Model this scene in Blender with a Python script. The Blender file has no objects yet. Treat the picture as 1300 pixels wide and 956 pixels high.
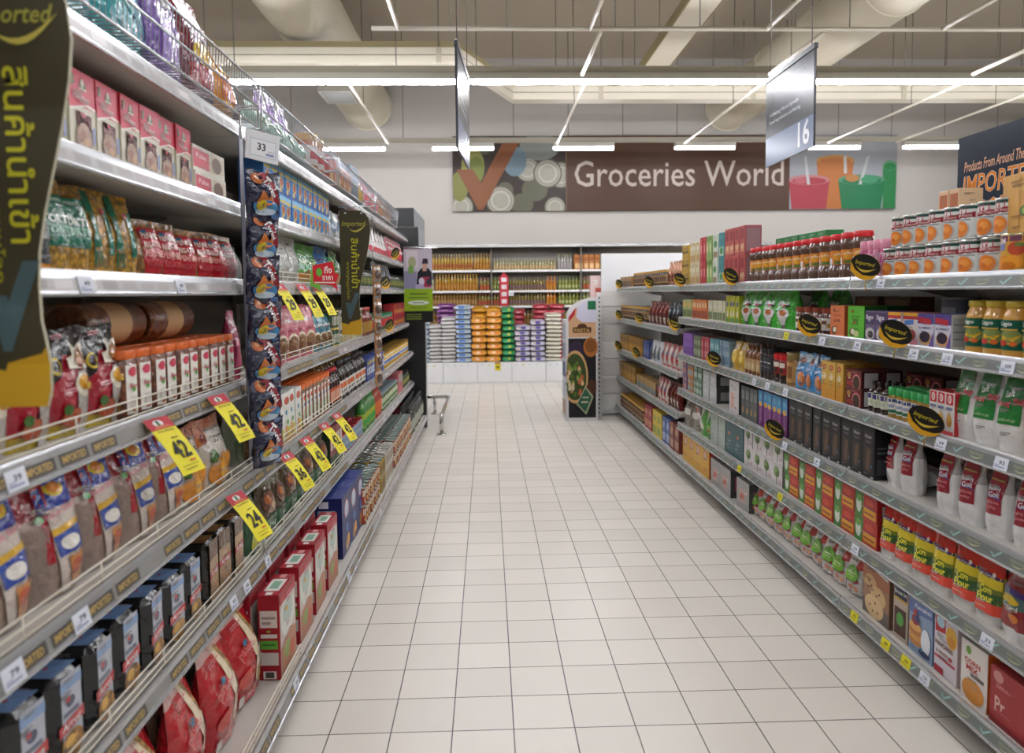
import bpy, math, random
from mathutils import Vector, Matrix
from mathutils.geometry import tessellate_polygon
rnd = random.Random(11)
scene = bpy.context.scene
COL = scene.collection
PI = math.pi

# ------------------------------------------------------------------ camera
FPX = 935.0
CH = 1.425
ROLL = .0096
PITCH = -math.atan(61.3 / FPX)
YAW = math.atan(30.4 / FPX * math.cos(PITCH))
fw = Vector((math.sin(YAW) * math.cos(PITCH), math.cos(YAW) * math.cos(PITCH), math.sin(PITCH)))
rt = Vector((math.cos(YAW), -math.sin(YAW), 0))
upv = rt.cross(fw)
RT = rt * math.cos(ROLL) - upv * math.sin(ROLL)
UP = upv * math.cos(ROLL) + rt * math.sin(ROLL)
cam_d = bpy.data.cameras.new('camera')
cam = bpy.data.objects.new('camera', cam_d)
COL.objects.link(cam)
m = Matrix((RT, UP, -fw)).transposed().to_4x4()
m.translation = (0, 0, CH)
cam.matrix_world = m
cam_d.sensor_width = 36
cam_d.lens = FPX / 1300 * 36
cam_d.shift_y = -45 / 1300
cam_d.clip_start = .05
cam_d.dof.use_dof = True
cam_d.dof.focus_distance = 3.3
cam_d.dof.aperture_fstop = 2.8
scene.camera = cam

def proj_u(X, Y, Z):
    d = Vector((X, Y, Z - CH))
    return 650 + FPX * d.dot(RT) / d.dot(fw)

def yat(u, X, z):
    """distance along the aisle at which a point on plane X, height z, stands at column u of the frame"""
    lo, hi = .3, 30.
    for _ in range(40):
        mid = (lo + hi) / 2
        far = abs(proj_u(X, mid, z) - 619) < abs(u - 619)
        if far: hi = mid
        else: lo = mid
    return (lo + hi) / 2

# ------------------------------------------------------------------ colours and materials
def lin(h):
    if not isinstance(h, str): return tuple(h)[:3]
    out = []
    for i in (0, 2, 4):
        c = int(h[i:i + 2], 16) / 255
        out.append(c / 12.92 if c < .04045 else ((c + .055) / 1.055) ** 2.4)
    return tuple(out)

MATS = {}
def material(name, rough=.5, metal=0, bump=0, bscale=40, spec=.5, coat=0, grain=0, gscale=90, clear=0, vary=.06, trans=0, col=None, emit=0, detail=2, stretch=None):
    mt = bpy.data.materials.new(name)
    mt.use_nodes = True
    nt = mt.node_tree
    N, L = nt.nodes, nt.links
    N.clear()
    out = N.new('ShaderNodeOutputMaterial')
    if emit:
        e = N.new('ShaderNodeEmission')
        e.inputs[0].default_value = (*lin(col), 1)
        e.inputs[1].default_value = emit
        L.new(e.outputs[0], out.inputs[0])
        MATS[name] = mt
        return mt
    b = N.new('ShaderNodeBsdfPrincipled')
    at = N.new('ShaderNodeAttribute'); at.attribute_name = 'Col'
    tc = N.new('ShaderNodeTexCoord')
    oi = N.new('ShaderNodeObjectInfo')
    vm = N.new('ShaderNodeVectorMath'); vm.operation = 'ADD'
    sc = N.new('ShaderNodeVectorMath'); sc.operation = 'SCALE'
    cmb = N.new('ShaderNodeCombineXYZ')
    for i in range(3): L.new(oi.outputs['Random'], cmb.inputs[i])
    L.new(cmb.outputs[0], sc.inputs[0]); sc.inputs['Scale'].default_value = 7.3
    L.new(tc.outputs['Object'], vm.inputs[0]); L.new(sc.outputs[0], vm.inputs[1])
    vec = vm.outputs[0]
    if stretch:
        mp = N.new('ShaderNodeMapping'); mp.inputs['Scale'].default_value = stretch
        L.new(vec, mp.inputs[0]); vec = mp.outputs[0]
    nz = N.new('ShaderNodeTexNoise'); nz.inputs['Scale'].default_value = bscale; nz.inputs['Detail'].default_value = detail
    L.new(vec, nz.inputs['Vector'])
    colo = at.outputs['Color']
    if grain:
        vo = N.new('ShaderNodeTexVoronoi'); vo.inputs['Scale'].default_value = gscale
        L.new(vec, vo.inputs['Vector'])
        mr = N.new('ShaderNodeMapRange'); mr.inputs['From Min'].default_value = 0; mr.inputs['From Max'].default_value = .7
        mr.inputs['To Min'].default_value = 1.25; mr.inputs['To Max'].default_value = 1.25 - grain
        L.new(vo.outputs['Distance'], mr.inputs['Value'])
        mx = N.new('ShaderNodeVectorMath'); mx.operation = 'SCALE'
        L.new(colo, mx.inputs[0]); L.new(mr.outputs[0], mx.inputs['Scale'])
        colo = mx.outputs[0]
    else:
        mr = N.new('ShaderNodeMapRange')
        mr.inputs['To Min'].default_value = 1 - vary; mr.inputs['To Max'].default_value = 1 + vary
        L.new(nz.outputs[0], mr.inputs['Value'])
        mx = N.new('ShaderNodeVectorMath'); mx.operation = 'SCALE'
        L.new(colo, mx.inputs[0]); L.new(mr.outputs[0], mx.inputs['Scale'])
        colo = mx.outputs[0]
    L.new(colo, b.inputs['Base Color'])
    b.inputs['Roughness'].default_value = rough
    b.inputs['Metallic'].default_value = metal
    b.inputs['Specular IOR Level'].default_value = spec
    b.inputs['Coat Weight'].default_value = coat
    b.inputs['Coat Roughness'].default_value = .12
    if trans: b.inputs['Transmission Weight'].default_value = trans
    if bump:
        bp = N.new('ShaderNodeBump'); bp.inputs['Strength'].default_value = bump; bp.inputs['Distance'].default_value = .012
        L.new(nz.outputs[0], bp.inputs['Height']); L.new(bp.outputs[0], b.inputs['Normal'])
        if coat: L.new(bp.outputs[0], b.inputs['Coat Normal'])
    sh = b.outputs[0]
    if clear:
        tr = N.new('ShaderNodeBsdfTransparent')
        mxs = N.new('ShaderNodeMixShader'); mxs.inputs[0].default_value = clear
        L.new(sh, mxs.inputs[1]); L.new(tr.outputs[0], mxs.inputs[2]); sh = mxs.outputs[0]
    L.new(sh, out.inputs[0])
    MATS[name] = mt
    return mt

material('carton', .4, bscale=18, vary=.04, spec=.35)
material('paper', .6, bscale=25, vary=.04, spec=.25)
material('film', .22, bump=.55, bscale=26, vary=.08, coat=.3)
material('crinkle', .14, bump=1.0, bscale=32, vary=.1, coat=.6, detail=3)
material('foil', .24, metal=.75, bump=.9, bscale=30, vary=.1, detail=3)
material('grain', .3, bump=.35, bscale=60, grain=.95, gscale=75, coat=.7)
material('finegrain', .35, bump=.3, bscale=120, grain=.7, gscale=190, coat=.5)
material('clear', .12, bump=.5, bscale=30, clear=.72, coat=.5)
material('glass', .06, clear=.45, spec=.8, vary=.02)
material('liquid', .1, spec=.6, coat=.5, vary=.12, bscale=14)
material('plastic', .32, vary=.03)
material('gloss', .12, vary=.02, coat=.5)
material('metal', .3, metal=.85, vary=.05)
material('chrome', .09, metal=1, vary=.02)
material('steel', .27, metal=.65, vary=.08, bscale=7, bump=.12)
material('enamel', .42, vary=.04, bscale=6)
material('paint', .75, vary=.03, bscale=3)
material('signface', .22, bump=.06, bscale=3, vary=.04, coat=.03, spec=.16)
material('board', .5, vary=.03, bscale=5, spec=.25)

# ------------------------------------------------------------------ mesh builder
class MB:
    def __init__(s):
        s.v = []; s.f = []; s.c = []; s.m = []; s.s = []
    def add(s, vs, fs, col, mat='carton', smooth=False):
        b = len(s.v)
        s.v.extend(tuple(v) for v in vs)
        cc = lin(col) if not isinstance(col, list) else None
        for i, f in enumerate(fs):
            s.f.append(tuple(b + k for k in f))
            s.c.append(cc if cc else lin(col[i]))
            s.m.append(mat); s.s.append(smooth)
    def mesh(s, name):
        me = bpy.data.meshes.new(name)
        me.from_pydata(s.v, [], s.f)
        names = list(dict.fromkeys(s.m))
        for n in names: me.materials.append(MATS[n])
        ix = {n: i for i, n in enumerate(names)}
        me.polygons.foreach_set('material_index', [ix[k] for k in s.m])
        me.polygons.foreach_set('use_smooth', s.s)
        a = me.attributes.new('Col', 'FLOAT_COLOR', 'FACE')
        flat = []
        for c in s.c: flat.extend((c[0], c[1], c[2], 1.))
        a.data.foreach_set('color', flat)
        me.update()
        return me

def box(mb, x0, y0, z0, x1, y1, z1, col, mat='carton', bev=0, cols=None):
    """box; cols: {'F','B','L','R','T','D'} overrides, front is -y"""
    cols = cols or {}
    c = [cols.get(k, col) for k in 'DTFBLR']
    if not bev:
        v = [(x0, y0, z0), (x1, y0, z0), (x1, y1, z0), (x0, y1, z0), (x0, y0, z1), (x1, y0, z1), (x1, y1, z1), (x0, y1, z1)]
        mb.add(v, [(3, 2, 1, 0), (4, 5, 6, 7), (0, 1, 5, 4), (2, 3, 7, 6), (3, 0, 4, 7), (1, 2, 6, 5)], c, mat)
        return
    e = bev
    v = []; X = (x0, x1); Y = (y0, y1); Z = (z0, z1)
    ids = {}
    for i in (0, 1):
        for j in (0, 1):
            for k in (0, 1):
                si, sj, sk = (1 if i == 0 else -1), (1 if j == 0 else -1), (1 if k == 0 else -1)
                ids[i, j, k, 'x'] = len(v); v.append((X[i], Y[j] + sj * e, Z[k] + sk * e))
                ids[i, j, k, 'y'] = len(v); v.append((X[i] + si * e, Y[j], Z[k] + sk * e))
                ids[i, j, k, 'z'] = len(v); v.append((X[i] + si * e, Y[j] + sj * e, Z[k]))
    g = lambda i, j, k, a: ids[i, j, k, a]
    f = [(g(0, 1, 0, 'z'), g(1, 1, 0, 'z'), g(1, 0, 0, 'z'), g(0, 0, 0, 'z')), (g(0, 0, 1, 'z'), g(1, 0, 1, 'z'), g(1, 1, 1, 'z'), g(0, 1, 1, 'z')),
         (g(0, 0, 0, 'y'), g(1, 0, 0, 'y'), g(1, 0, 1, 'y'), g(0, 0, 1, 'y')), (g(1, 1, 0, 'y'), g(0, 1, 0, 'y'), g(0, 1, 1, 'y'), g(1, 1, 1, 'y')),
         (g(0, 1, 0, 'x'), g(0, 0, 0, 'x'), g(0, 0, 1, 'x'), g(0, 1, 1, 'x')), (g(1, 0, 0, 'x'), g(1, 1, 0, 'x'), g(1, 1, 1, 'x'), g(1, 0, 1, 'x'))]
    cc = list(c)
    F, D, T, B = c[2], c[0], c[1], c[3]
    for j in (0, 1):
        for k in (0, 1):
            q = (g(0, j, k, 'y'), g(1, j, k, 'y'), g(1, j, k, 'z'), g(0, j, k, 'z'))
            f.append(q if (j == 0) == (k == 1) else q[::-1]); cc.append(F if j == 0 else B)
    for i in (0, 1):
        for k in (0, 1):
            q = (g(i, 0, k, 'x'), g(i, 1, k, 'x'), g(i, 1, k, 'z'), g(i, 0, k, 'z'))
            f.append(q if (i == 1) == (k == 1) else q[::-1]); cc.append(c[4] if i == 0 else c[5])
    for i in (0, 1):
        for j in (0, 1):
            q = (g(i, j, 0, 'x'), g(i, j, 1, 'x'), g(i, j, 1, 'y'), g(i, j, 0, 'y'))
            f.append(q if (i == 0) == (j == 0) else q[::-1]); cc.append(F if j == 0 else B)
    for i in (0, 1):
        for j in (0, 1):
            for k in (0, 1):
                q = (g(i, j, k, 'x'), g(i, j, k, 'y'), g(i, j, k, 'z'))
                f.append(q if (i + j + k) % 2 == 0 else q[::-1]); cc.append(F if j == 0 else B)
    mb.add(v, f, cc, mat)

def lathe(mb, prof, seg, col, mat='plastic', cols=None, cap0=True, cap1=True, cx=0, cy=0):
    """prof [(r,z)...] bottom to top; cols per band"""
    vs = []; fs = []; cc = []
    for r, z in prof:
        for i in range(seg):
            a = 2 * PI * i / seg
            vs.append((cx + r * math.cos(a), cy + r * math.sin(a), z))
    for j in range(len(prof) - 1):
        for i in range(seg):
            k = (i + 1) % seg
            fs.append((j * seg + i, j * seg + k, (j + 1) * seg + k, (j + 1) * seg + i))
            cc.append(cols[j] if cols else col)
    mb.add(vs, fs, cc, mat, True)
    b = len(prof) - 1
    if cap0: mb.add(vs[:seg], [tuple(range(seg - 1, -1, -1))], cols[0] if cols else col, mat)
    if cap1: mb.add(vs[b * seg:], [tuple(range(seg))], cols[-1] if cols else col, mat)

def tube(mb, pts, r, col, mat='enamel', seg=6, closed=False):
    pts = [Vector(p) for p in pts]
    rings = []
    n = len(pts)
    up0 = None
    for i, p in enumerate(pts):
        a = pts[i - 1] if i else p
        b = pts[i + 1] if i < n - 1 else p
        t = (b - a).normalized()
        if up0 is None or abs(t.dot(up0)) > .95:
            up0 = Vector((0, 0, 1)) if abs(t.z) < .9 else Vector((1, 0, 0))
        s1 = t.cross(up0).normalized(); s2 = t.cross(s1).normalized()
        rings.append([p + (s1 * math.cos(2 * PI * k / seg) + s2 * math.sin(2 * PI * k / seg)) * r for k in range(seg)])
    vs = [v for R in rings for v in R]
    fs = []
    for i in range(n - 1):
        for k in range(seg):
            q = (k + 1) % seg
            fs.append((i * seg + k, i * seg + q, (i + 1) * seg + q, (i + 1) * seg + k))
    fs.append(tuple(range(seg))[::-1]); fs.append(tuple((n - 1) * seg + k for k in range(seg)))
    mb.add(vs, fs, col, mat, True)

# ------------------------------------------------------------------ print on surfaces
_TX = {}
def glyphs(s, bold=0, shear=0):
    k = (s, bold, shear)
    if k not in _TX:
        cu = bpy.data.curves.new('t', 'FONT')
        cu.body = s; cu.resolution_u = 2; cu.offset = bold; cu.shear = shear
        ob = bpy.data.objects.new('t', cu)
        me = bpy.data.meshes.new_from_object(ob)
        vs = [(v.co.x, v.co.y) for v in me.vertices]
        fs = [tuple(p.vertices) for p in me.polygons]
        bpy.data.objects.remove(ob); bpy.data.curves.remove(cu); bpy.data.meshes.remove(me)
        if vs:
            x0 = min(v[0] for v in vs); x1 = max(v[0] for v in vs); y0 = min(v[1] for v in vs); y1 = max(v[1] for v in vs)
            w = max(1e-6, x1 - x0); h = max(1e-6, y1 - y0)
            vs = [((x - x0) / w - .5, (y - y0) / h - .5) for x, y in vs]
        else: w = h = 1
        _TX[k] = (vs, fs, w / h)
    return _TX[k]

def crescent(x0, x1, y0, y1, sag, th, n=9):
    """outline of a swoosh from (x0,y0) to (x1,y1) hanging by sag, thickest th"""
    lo = []; hi = []
    for i in range(n):
        t = i / (n - 1); x = x0 + (x1 - x0) * t; b = y0 + (y1 - y0) * t ** 2 - sag * math.sin(PI * t ** .85)
        lo.append((x, b - th / 2 * math.sin(PI * t))); hi.append((x, b + th / 2 * math.sin(PI * t)))
    return lo + hi[::-1][1:-1]

class Surf:
    """maps (a,b) in metres on a face to a point and a normal; W,H its size; a from -W/2, b from 0"""
    def __init__(s, fn, W, H, curved=False): s.fn = fn; s.W = W; s.H = H; s.curved = curved
    def at(s, a, b, off):
        p, n = s.fn(a, b)
        return (p[0] + n[0] * off, p[1] + n[1] * off, p[2] + n[2] * off)

def flat(o, ax, ay, n, W, H):
    o, ax, ay, n = Vector(o), Vector(ax), Vector(ay), Vector(n)
    return Surf(lambda a, b: (o + ax * a + ay * b, n), W, H)

def prints(mb, S, lst, mat, off=.0004, step=.00025):
    for d in lst:
        k = d[0]; mt = mat
        o = off; off += step
        X = lambda f: (f - .5) * S.W
        Yf = lambda f: f * S.H
        if k == 'r':
            a0, b0, a1, b1, col = d[1:6]
            if len(d) > 6: mt = d[6]
            nx = max(1, int(abs(a1 - a0) * S.W / .014)) if S.curved else 1
            ny = max(1, int(abs(b1 - b0) * S.H / .018)) if S.curved else 1
            vs = [S.at(X(a0 + (a1 - a0) * i / nx), Yf(b0 + (b1 - b0) * j / ny), o) for j in range(ny + 1) for i in range(nx + 1)]
            fs = [(j * (nx + 1) + i, j * (nx + 1) + i + 1, (j + 1) * (nx + 1) + i + 1, (j + 1) * (nx + 1) + i) for j in range(ny) for i in range(nx)]
            mb.add(vs, fs, col, mt, S.curved)
        elif k in 'eo':                       # ellipse: fractions of width and height
            ca, cb, ra, rb, col = d[1:6]
            if len(d) > 6: mt = d[6]
            seg = 20
            rings = 3 if S.curved else 1
            vs = [S.at(X(ca), Yf(cb), o)]
            for q in range(1, rings + 1):
                for i in range(seg):
                    t = 2 * PI * i / seg
                    ea, eb = X(ca) + ra * S.W * q / rings * math.cos(t), Yf(cb) + rb * S.H * q / rings * math.sin(t)
                    if not S.curved: ea = max(-S.W / 2, min(S.W / 2, ea)); eb = max(0, min(S.H, eb))
                    vs.append(S.at(ea, eb, o))
            fs = [(0, 1 + i, 1 + (i + 1) % seg) for i in range(seg)]
            for q in range(rings - 1):
                for i in range(seg):
                    j = (i + 1) % seg
                    fs.append((1 + q * seg + i, 1 + (q + 1) * seg + i, 1 + (q + 1) * seg + j, 1 + q * seg + j))
            mb.add(vs, fs, col, mt, S.curved)
        elif k == 'p':                        # polygon, fan about its mean point
            pts, col = d[1:3]
            if len(d) > 3: mt = d[3]
            P = []
            for i in range(len(pts)):
                p, q = pts[i], pts[(i + 1) % len(pts)]
                n = 3 if S.curved else 1
                for t in range(n): P.append((p[0] + (q[0] - p[0]) * t / n, p[1] + (q[1] - p[1]) * t / n))
            nq = len(pts)
            cr = [(pts[(i + 1) % nq][0] - pts[i][0]) * (pts[(i + 2) % nq][1] - pts[(i + 1) % nq][1]) - (pts[(i + 1) % nq][1] - pts[i][1]) * (pts[(i + 2) % nq][0] - pts[(i + 1) % nq][0]) for i in range(nq)]
            if min(cr) < -1e-9 and max(cr) > 1e-9:      # not convex
                tri = tessellate_polygon([[Vector((a, b, 0)) for a, b in P]])
                out = []
                for t in tri:
                    (a0, b0), (a1, b1), (a2, b2) = [P[i] for i in t]
                    out.append(t if (a1 - a0) * (b2 - b0) - (b1 - b0) * (a2 - a0) > 0 else t[::-1])
                mb.add([S.at(X(a), Yf(b), o + (.0012 if S.curved else 0)) for a, b in P], out, col, mt, S.curved)
                if S.curved: off += .0012
                continue
            cx = sum(p[0] for p in P) / len(P); cy = sum(p[1] for p in P) / len(P)
            n = len(P)
            rings = 3 if S.curved else 1
            vs = [S.at(X(cx), Yf(cy), o)]
            for q in range(1, rings + 1):
                for p in P: vs.append(S.at(X(cx + (p[0] - cx) * q / rings), Yf(cy + (p[1] - cy) * q / rings), o))
            area = sum(P[i][0] * P[(i + 1) % n][1] - P[(i + 1) % n][0] * P[i][1] for i in range(n))
            fs = [(0, 1 + i, 1 + (i + 1) % n) for i in range(n)]
            for q in range(rings - 1):
                for i in range(n):
                    j = (i + 1) % n
                    fs.append((1 + q * n + i, 1 + (q + 1) * n + i, 1 + (q + 1) * n + j, 1 + q * n + j))
            if area < 0: fs = [f[::-1] for f in fs]
            mb.add(vs, fs, col, mt, S.curved)
        elif k == 't':                        # text, centre, height fraction of H, colour, width fraction, turn, bold, slant
            s, ca, cb, hf, col = d[1:6]
            wf = d[6] if len(d) > 6 else None
            rot = d[7] if len(d) > 7 else 0
            bold = d[8] if len(d) > 8 else .012
            sh = d[9] if len(d) > 9 else 0
            vs, fs, ar = glyphs(s, bold, sh)
            h = hf * S.H; w = wf * S.W if wf else h * ar
            if rot in (90, -90) and wf: w = wf * S.H; h = hf * S.W
            c, sn = math.cos(math.radians(rot)), math.sin(math.radians(rot))
            if S.curved: o += .003 if S.H > .14 else .0012
            out = []
            for x, y in vs:
                x *= w; y *= h
                out.append(S.at(X(ca) + x * c - y * sn, Yf(cb) + x * sn + y * c, o))
            mb.add(out, fs, col, mt)

# ------------------------------------------------------------------ objects
SUF = {}
def put(name, data, parent=None, mw=None):
    o = bpy.data.objects.new(name, data)
    COL.objects.link(o)
    if parent is not None: o.parent = parent
    if mw is not None: o.matrix_world = mw
    return o

def tag(o, label, cat, group=None):
    o['label'] = label; o['category'] = cat
    if group: o['group'] = group
    return o

def struct(o, label=None):
    o['kind'] = 'structure'
    if label: o['label'] = label
    return o

ORD = 'first second third fourth fifth sixth seventh eighth ninth tenth eleventh twelfth thirteenth fourteenth fifteenth sixteenth seventeenth eighteenth nineteenth twentieth'.split()
TENS = {2: 'twenty', 3: 'thirty', 4: 'forty', 5: 'fifty', 6: 'sixty', 7: 'seventy', 8: 'eighty', 9: 'ninety'}
def ordinal(i):
    if i <= 20: return ORD[i - 1]
    t, u = divmod(i, 10)
    if u == 0: return TENS[t][:-1] + 'ieth'
    return TENS[t] + '-' + ORD[u - 1]

class Kind:
    """a product: name, category, size and a list of (part name, mesh, part label) - one mesh without parts, or parts under an Empty"""
    def __init__(s, name, cat, w, d, h, parts): s.name = name; s.cat = cat; s.w = w; s.d = d; s.h = h; s.parts = parts
    def new(s, mw):
        if len(s.parts) == 1:
            return put(s.name, s.parts[0][1], None, mw)
        r = put(s.name, None, None, mw)
        r.empty_display_size = .03
        for pn, me, pl in s.parts:
            o = put(pn, me, r)
            if pl: o['label'] = pl
        return r

PENDING = []        # (object, description, place) in the order from the near end
def later(o, desc, place): PENDING.append((o, desc, place))

def finish_labels():
    by = {}
    for o, d, p in PENDING: by.setdefault((d, p), []).append(o)
    for (d, p), os_ in by.items():
        for i, o in enumerate(os_):
            if len(os_) == 1: o['label'] = f'{d} on {p}' if not p.startswith('on ') else f'{d} {p}'
            else:
                o['label'] = f'{ordinal(i + 1)} {d} from near end, {p}'
                if len(o['label'].split()) > 16: o['label'] = f'{ordinal(i + 1)} {d} from near, {p}'
                if len(o['label'].split()) > 16: print('LONG', o['label'])
                o['group'] = f'{d} row, {p}'
# ------------------------------------------------------------------ product bodies
def shade(c, k):
    r = [int(c[i:i + 2], 16) for i in (0, 2, 4)]
    t = 255 if k > 0 else 0
    return ''.join('%02x' % int(v + (t - v) * abs(k)) for v in r)
def fine_print(F, col, seed, dense=1.):
    """small lines of type, a seal and a bar code, as every package carries them"""
    r = random.Random(seed)
    out = list(F)
    dark = sum(int(col[i:i + 2], 16) for i in (0, 2, 4)) < 330
    for _ in range(int(r.randint(3, 5) * dense)):
        x = r.uniform(.1, .45); y = r.uniform(.06, .94); w_ = r.uniform(.2, .45)
        c = shade(col, (.55 if dark else -.5) * r.uniform(.5, 1))
        out += [('r', x, y, x + w_, y + .012, c), ('r', x, y - .022, x + w_ * r.uniform(.5, .95), y - .012, c)]
    if r.random() < .6:
        x, y = r.uniform(.2, .8), r.uniform(.15, .85)
        out += [('e', x, y, .07, .03, r.choice(['d9d4c8', 'c9a23c', 'b3343c', '3f6a8a', '4f8a4a', 'e3ddd0']))]
    return out

def K_carton(name, cat, w, d, h, col, F=(), S=(), T=(), side=None, top=None, mat='carton', bev=.0015):
    mb = MB()
    side = side or col; top = top or col
    if mat in ('carton', 'film') and 'sign' not in name and 'ticket' not in name: F = fine_print(F, col, int(w * 1e4 + h * 1e3 + len(F)), .8); T = T or fine_print((), top, int(d * 1e4), .5); S = S or fine_print((), side, int(h * 1e4), 1.2)
    box(mb, -w / 2, -d / 2, 0, w / 2, d / 2, h, col, mat, bev, {'L': side, 'R': side, 'T': top, 'B': side})
    prints(mb, flat((0, -d / 2, 0), (1, 0, 0), (0, 0, 1), (0, -1, 0), w, h), F, mat)
    if S:
        prints(mb, flat((w / 2, 0, 0), (0, 1, 0), (0, 0, 1), (1, 0, 0), d, h), S, mat)
        prints(mb, flat((-w / 2, 0, 0), (0, -1, 0), (0, 0, 1), (-1, 0, 0), d, h), S, mat)
    if T: prints(mb, flat((0, -d / 2, h), (1, 0, 0), (0, 1, 0), (0, 0, 1), w, d), T, mat)
    return Kind(name, cat, w, d, h, [(name, mb.mesh(name), None)])

def smooth01(t):
    t = max(0, min(1, t)); return t * t * (3 - 2 * t)

def K_pouch(name, cat, w, d, h, col, F=(), bands=None, mat='film', gus=.75, belly=.35, seal=.07, p=2.6, topw=1., botw=.96, seed=1, amp=.0025, nx=12, nz=16, dmat=None, neck=0, back=None):
    """standing bag: gusseted foot, belly, pinched and sealed top"""
    r = random.Random(seed)
    ph = [r.uniform(0, 6.28) for _ in range(8)]
    def thick(v):
        if v > 1 - seal: return .0012
        if v < belly: g = gus + (1 - gus) * smooth01(v / belly)
        else:
            t = (v - belly) / (1 - seal - belly)
            g = 1 - t ** 1.7
        return max(.0012, d / 2 * g)
    def wid(v):
        if v < .12: s = botw + (1 - botw) * v / .12
        else: s = 1 + (topw - 1) * smooth01((v - .3) / .7)
        if neck: s *= 1 - neck * math.exp(-((v - .78) / .09) ** 2)
        return s
    def surf(u, v, back):
        T = thick(v)
        k = max(0, 1 - abs(u) ** p) ** (1 / p)
        e = amp * (math.sin(5 * u + ph[0] + 7 * v) + math.sin(11 * v + ph[1] - 3 * u) + .6 * math.sin(9 * u + 15 * v + ph[2])) * (.3 + .7 * k)
        if T < .002: e = amp * .6 * math.sin(4 * u + ph[3])
        y = (T * k + (e if T > .002 else 0) * (1 if T > .002 else 0))
        lean = (e if T < .002 else 0) + amp * 2.2 * math.sin(2.2 * u + ph[4]) * smooth01((v - .75) / .25)
        hz = h * v + (amp * 1.5 * math.sin(3 * u + ph[5]) if v > .97 else 0)
        return (u * w / 2 * wid(v), (y if back else -y) + lean, hz)
    mb = MB()
    for bk in (False, True):
        vs = []; fs = []; cc = []
        for j in range(nz + 1):
            for i in range(nx + 1):
                u = -math.cos(PI * i / nx) * .6 + (-1 + 2 * i / nx) * .4
                vs.append(surf(u, j / nz, bk))
        for j in range(nz):
            v = (j + .5) / nz
            c = col
            if bands:
                for e, bc in bands:
                    c = bc
                    if v < e: break
            for i in range(nx):
                q = (j * (nx + 1) + i, j * (nx + 1) + i + 1, (j + 1) * (nx + 1) + i + 1, (j + 1) * (nx + 1) + i)
                fs.append(q[::-1] if bk else q)
                cc.append(c if not (bk and back) else back)
        mb.add(vs, fs, cc, mat, True)
    n = nx + 1
    T0 = [surf(-math.cos(PI * i / nx) * .6 + (-1 + 2 * i / nx) * .4, 0, False) for i in range(n)] + [surf(-math.cos(PI * i / nx) * .6 + (-1 + 2 * i / nx) * .4, 0, True) for i in range(n - 1, -1, -1)]
    mb.add(T0, [tuple(range(len(T0) - 1, -1, -1))], bands[0][1] if bands else col, mat)
    def fn(a, b):
        v = max(0, min(1, b / h)); u = max(-.985, min(.985, 2 * a / (w * wid(v))))
        p0 = Vector(surf(u, v, False))
        pu = Vector(surf(min(1, u + .02), v, False)) - Vector(surf(max(-1, u - .02), v, False))
        pv = Vector(surf(u, min(1, v + .02), False)) - Vector(surf(u, max(0, v - .02), False))
        nn = pu.cross(pv)
        if nn.length < 1e-9: nn = Vector((0, -1, 0))
        return p0, nn.normalized()
    F = fine_print(F, col, seed, .8)
    prints(mb, Surf(fn, w, h, True), F, dmat or mat, off=.0022, step=.0005)
    zm = min(v[2] for v in mb.v)
    if zm < 0: mb.v = [(x, y, max(z, 0)) for x, y, z in mb.v]
    return Kind(name, cat, w, d, h, [(name, mb.mesh(name), None)])

def lathe_surf(prof, W, z0, z1):
    def rad(z):
        for (r0, a), (r1, b) in zip(prof, prof[1:]):
            if a <= z <= b and b > a: return r0 + (r1 - r0) * (z - a) / (b - a)
        return prof[-1][0]
    def fn(a, b):
        z = z0 + b
        r = rad(min(max(z, prof[0][1]), prof[-1][1]))
        t = a / max(r, .005)
        n = Vector((math.sin(t), -math.cos(t), 0))
        return Vector((n.x * r, n.y * r, z)), n
    return Surf(fn, W, z1 - z0, True)

def K_jar(name, cat, r, h, prof, body, lid=None, lab=None, F=(), lidcol='aa2222', lidmat='plastic', bodymat='liquid', seg=20, single=False, lz=None, labcol='eeeeee', sq=False, bodycols=None, labmat='paper', labels=(None, None, None), arc=None):
    """body of revolution with a lid [(r,z)] and a wrapped label from lz[0] to lz[1]; sq squares the section"""
    A, B, Cc = MB(), MB(), MB()
    lathe(A, prof, seg, body, bodymat, cols=bodycols)
    if lid: lathe(B, lid, seg, lidcol, lidmat)
    if lz:
        P = [(rr + .0006, z) for rr, z in prof]
        S = lathe_surf(P, 2 * PI * r, lz[0], lz[1])
        zs = sorted({lz[0], lz[1], *[z for _r, z in prof if lz[0] < z < lz[1]]})
        if arc is None:
            lathe(Cc, [(Vector(S.fn(0, z - lz[0])[0]).xy.length, z) for z in zs], seg, labcol, labmat, cap0=False, cap1=False)
        else:
            S2 = Surf(S.fn, r * arc, S.H, True)
            prints(Cc, S2, [('r', 0, 0, 1, 1, labcol)], labmat, off=.0003)
        prints(Cc, Surf(S.fn, r * (arc or 2.4), S.H, True), F, labmat, off=.0008)
    for mb in (A, B, Cc):
        if sq:
            out = []
            for x, y, z in mb.v:
                L = math.hypot(x, y)
                if L > 1e-6:
                    q = max(abs(x), abs(y)) / L
                    k = 1 / (q + (1 - q) * .45)
                    x *= k; y *= k
                out.append((x, y, z))
            mb.v = out
    parts = [('body', A, labels[0])] + ([('lid', B, labels[1])] if lid else []) + ([('label', Cc, labels[2])] if lz else [])
    if single:
        for _n, mb, _l in parts[1:]:
            A.v, b0 = A.v + mb.v, len(A.v)
            A.f += [tuple(i + b0 for i in f) for f in mb.f]
            A.c += mb.c; A.m += mb.m; A.s += mb.s
        return Kind(name, cat, 2 * r, 2 * r, h, [(name, A.mesh(name), None)])
    return Kind(name, cat, 2 * r, 2 * r, h, [(n, mb.mesh(name + '_' + n), l) for n, mb, l in parts])

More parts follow.
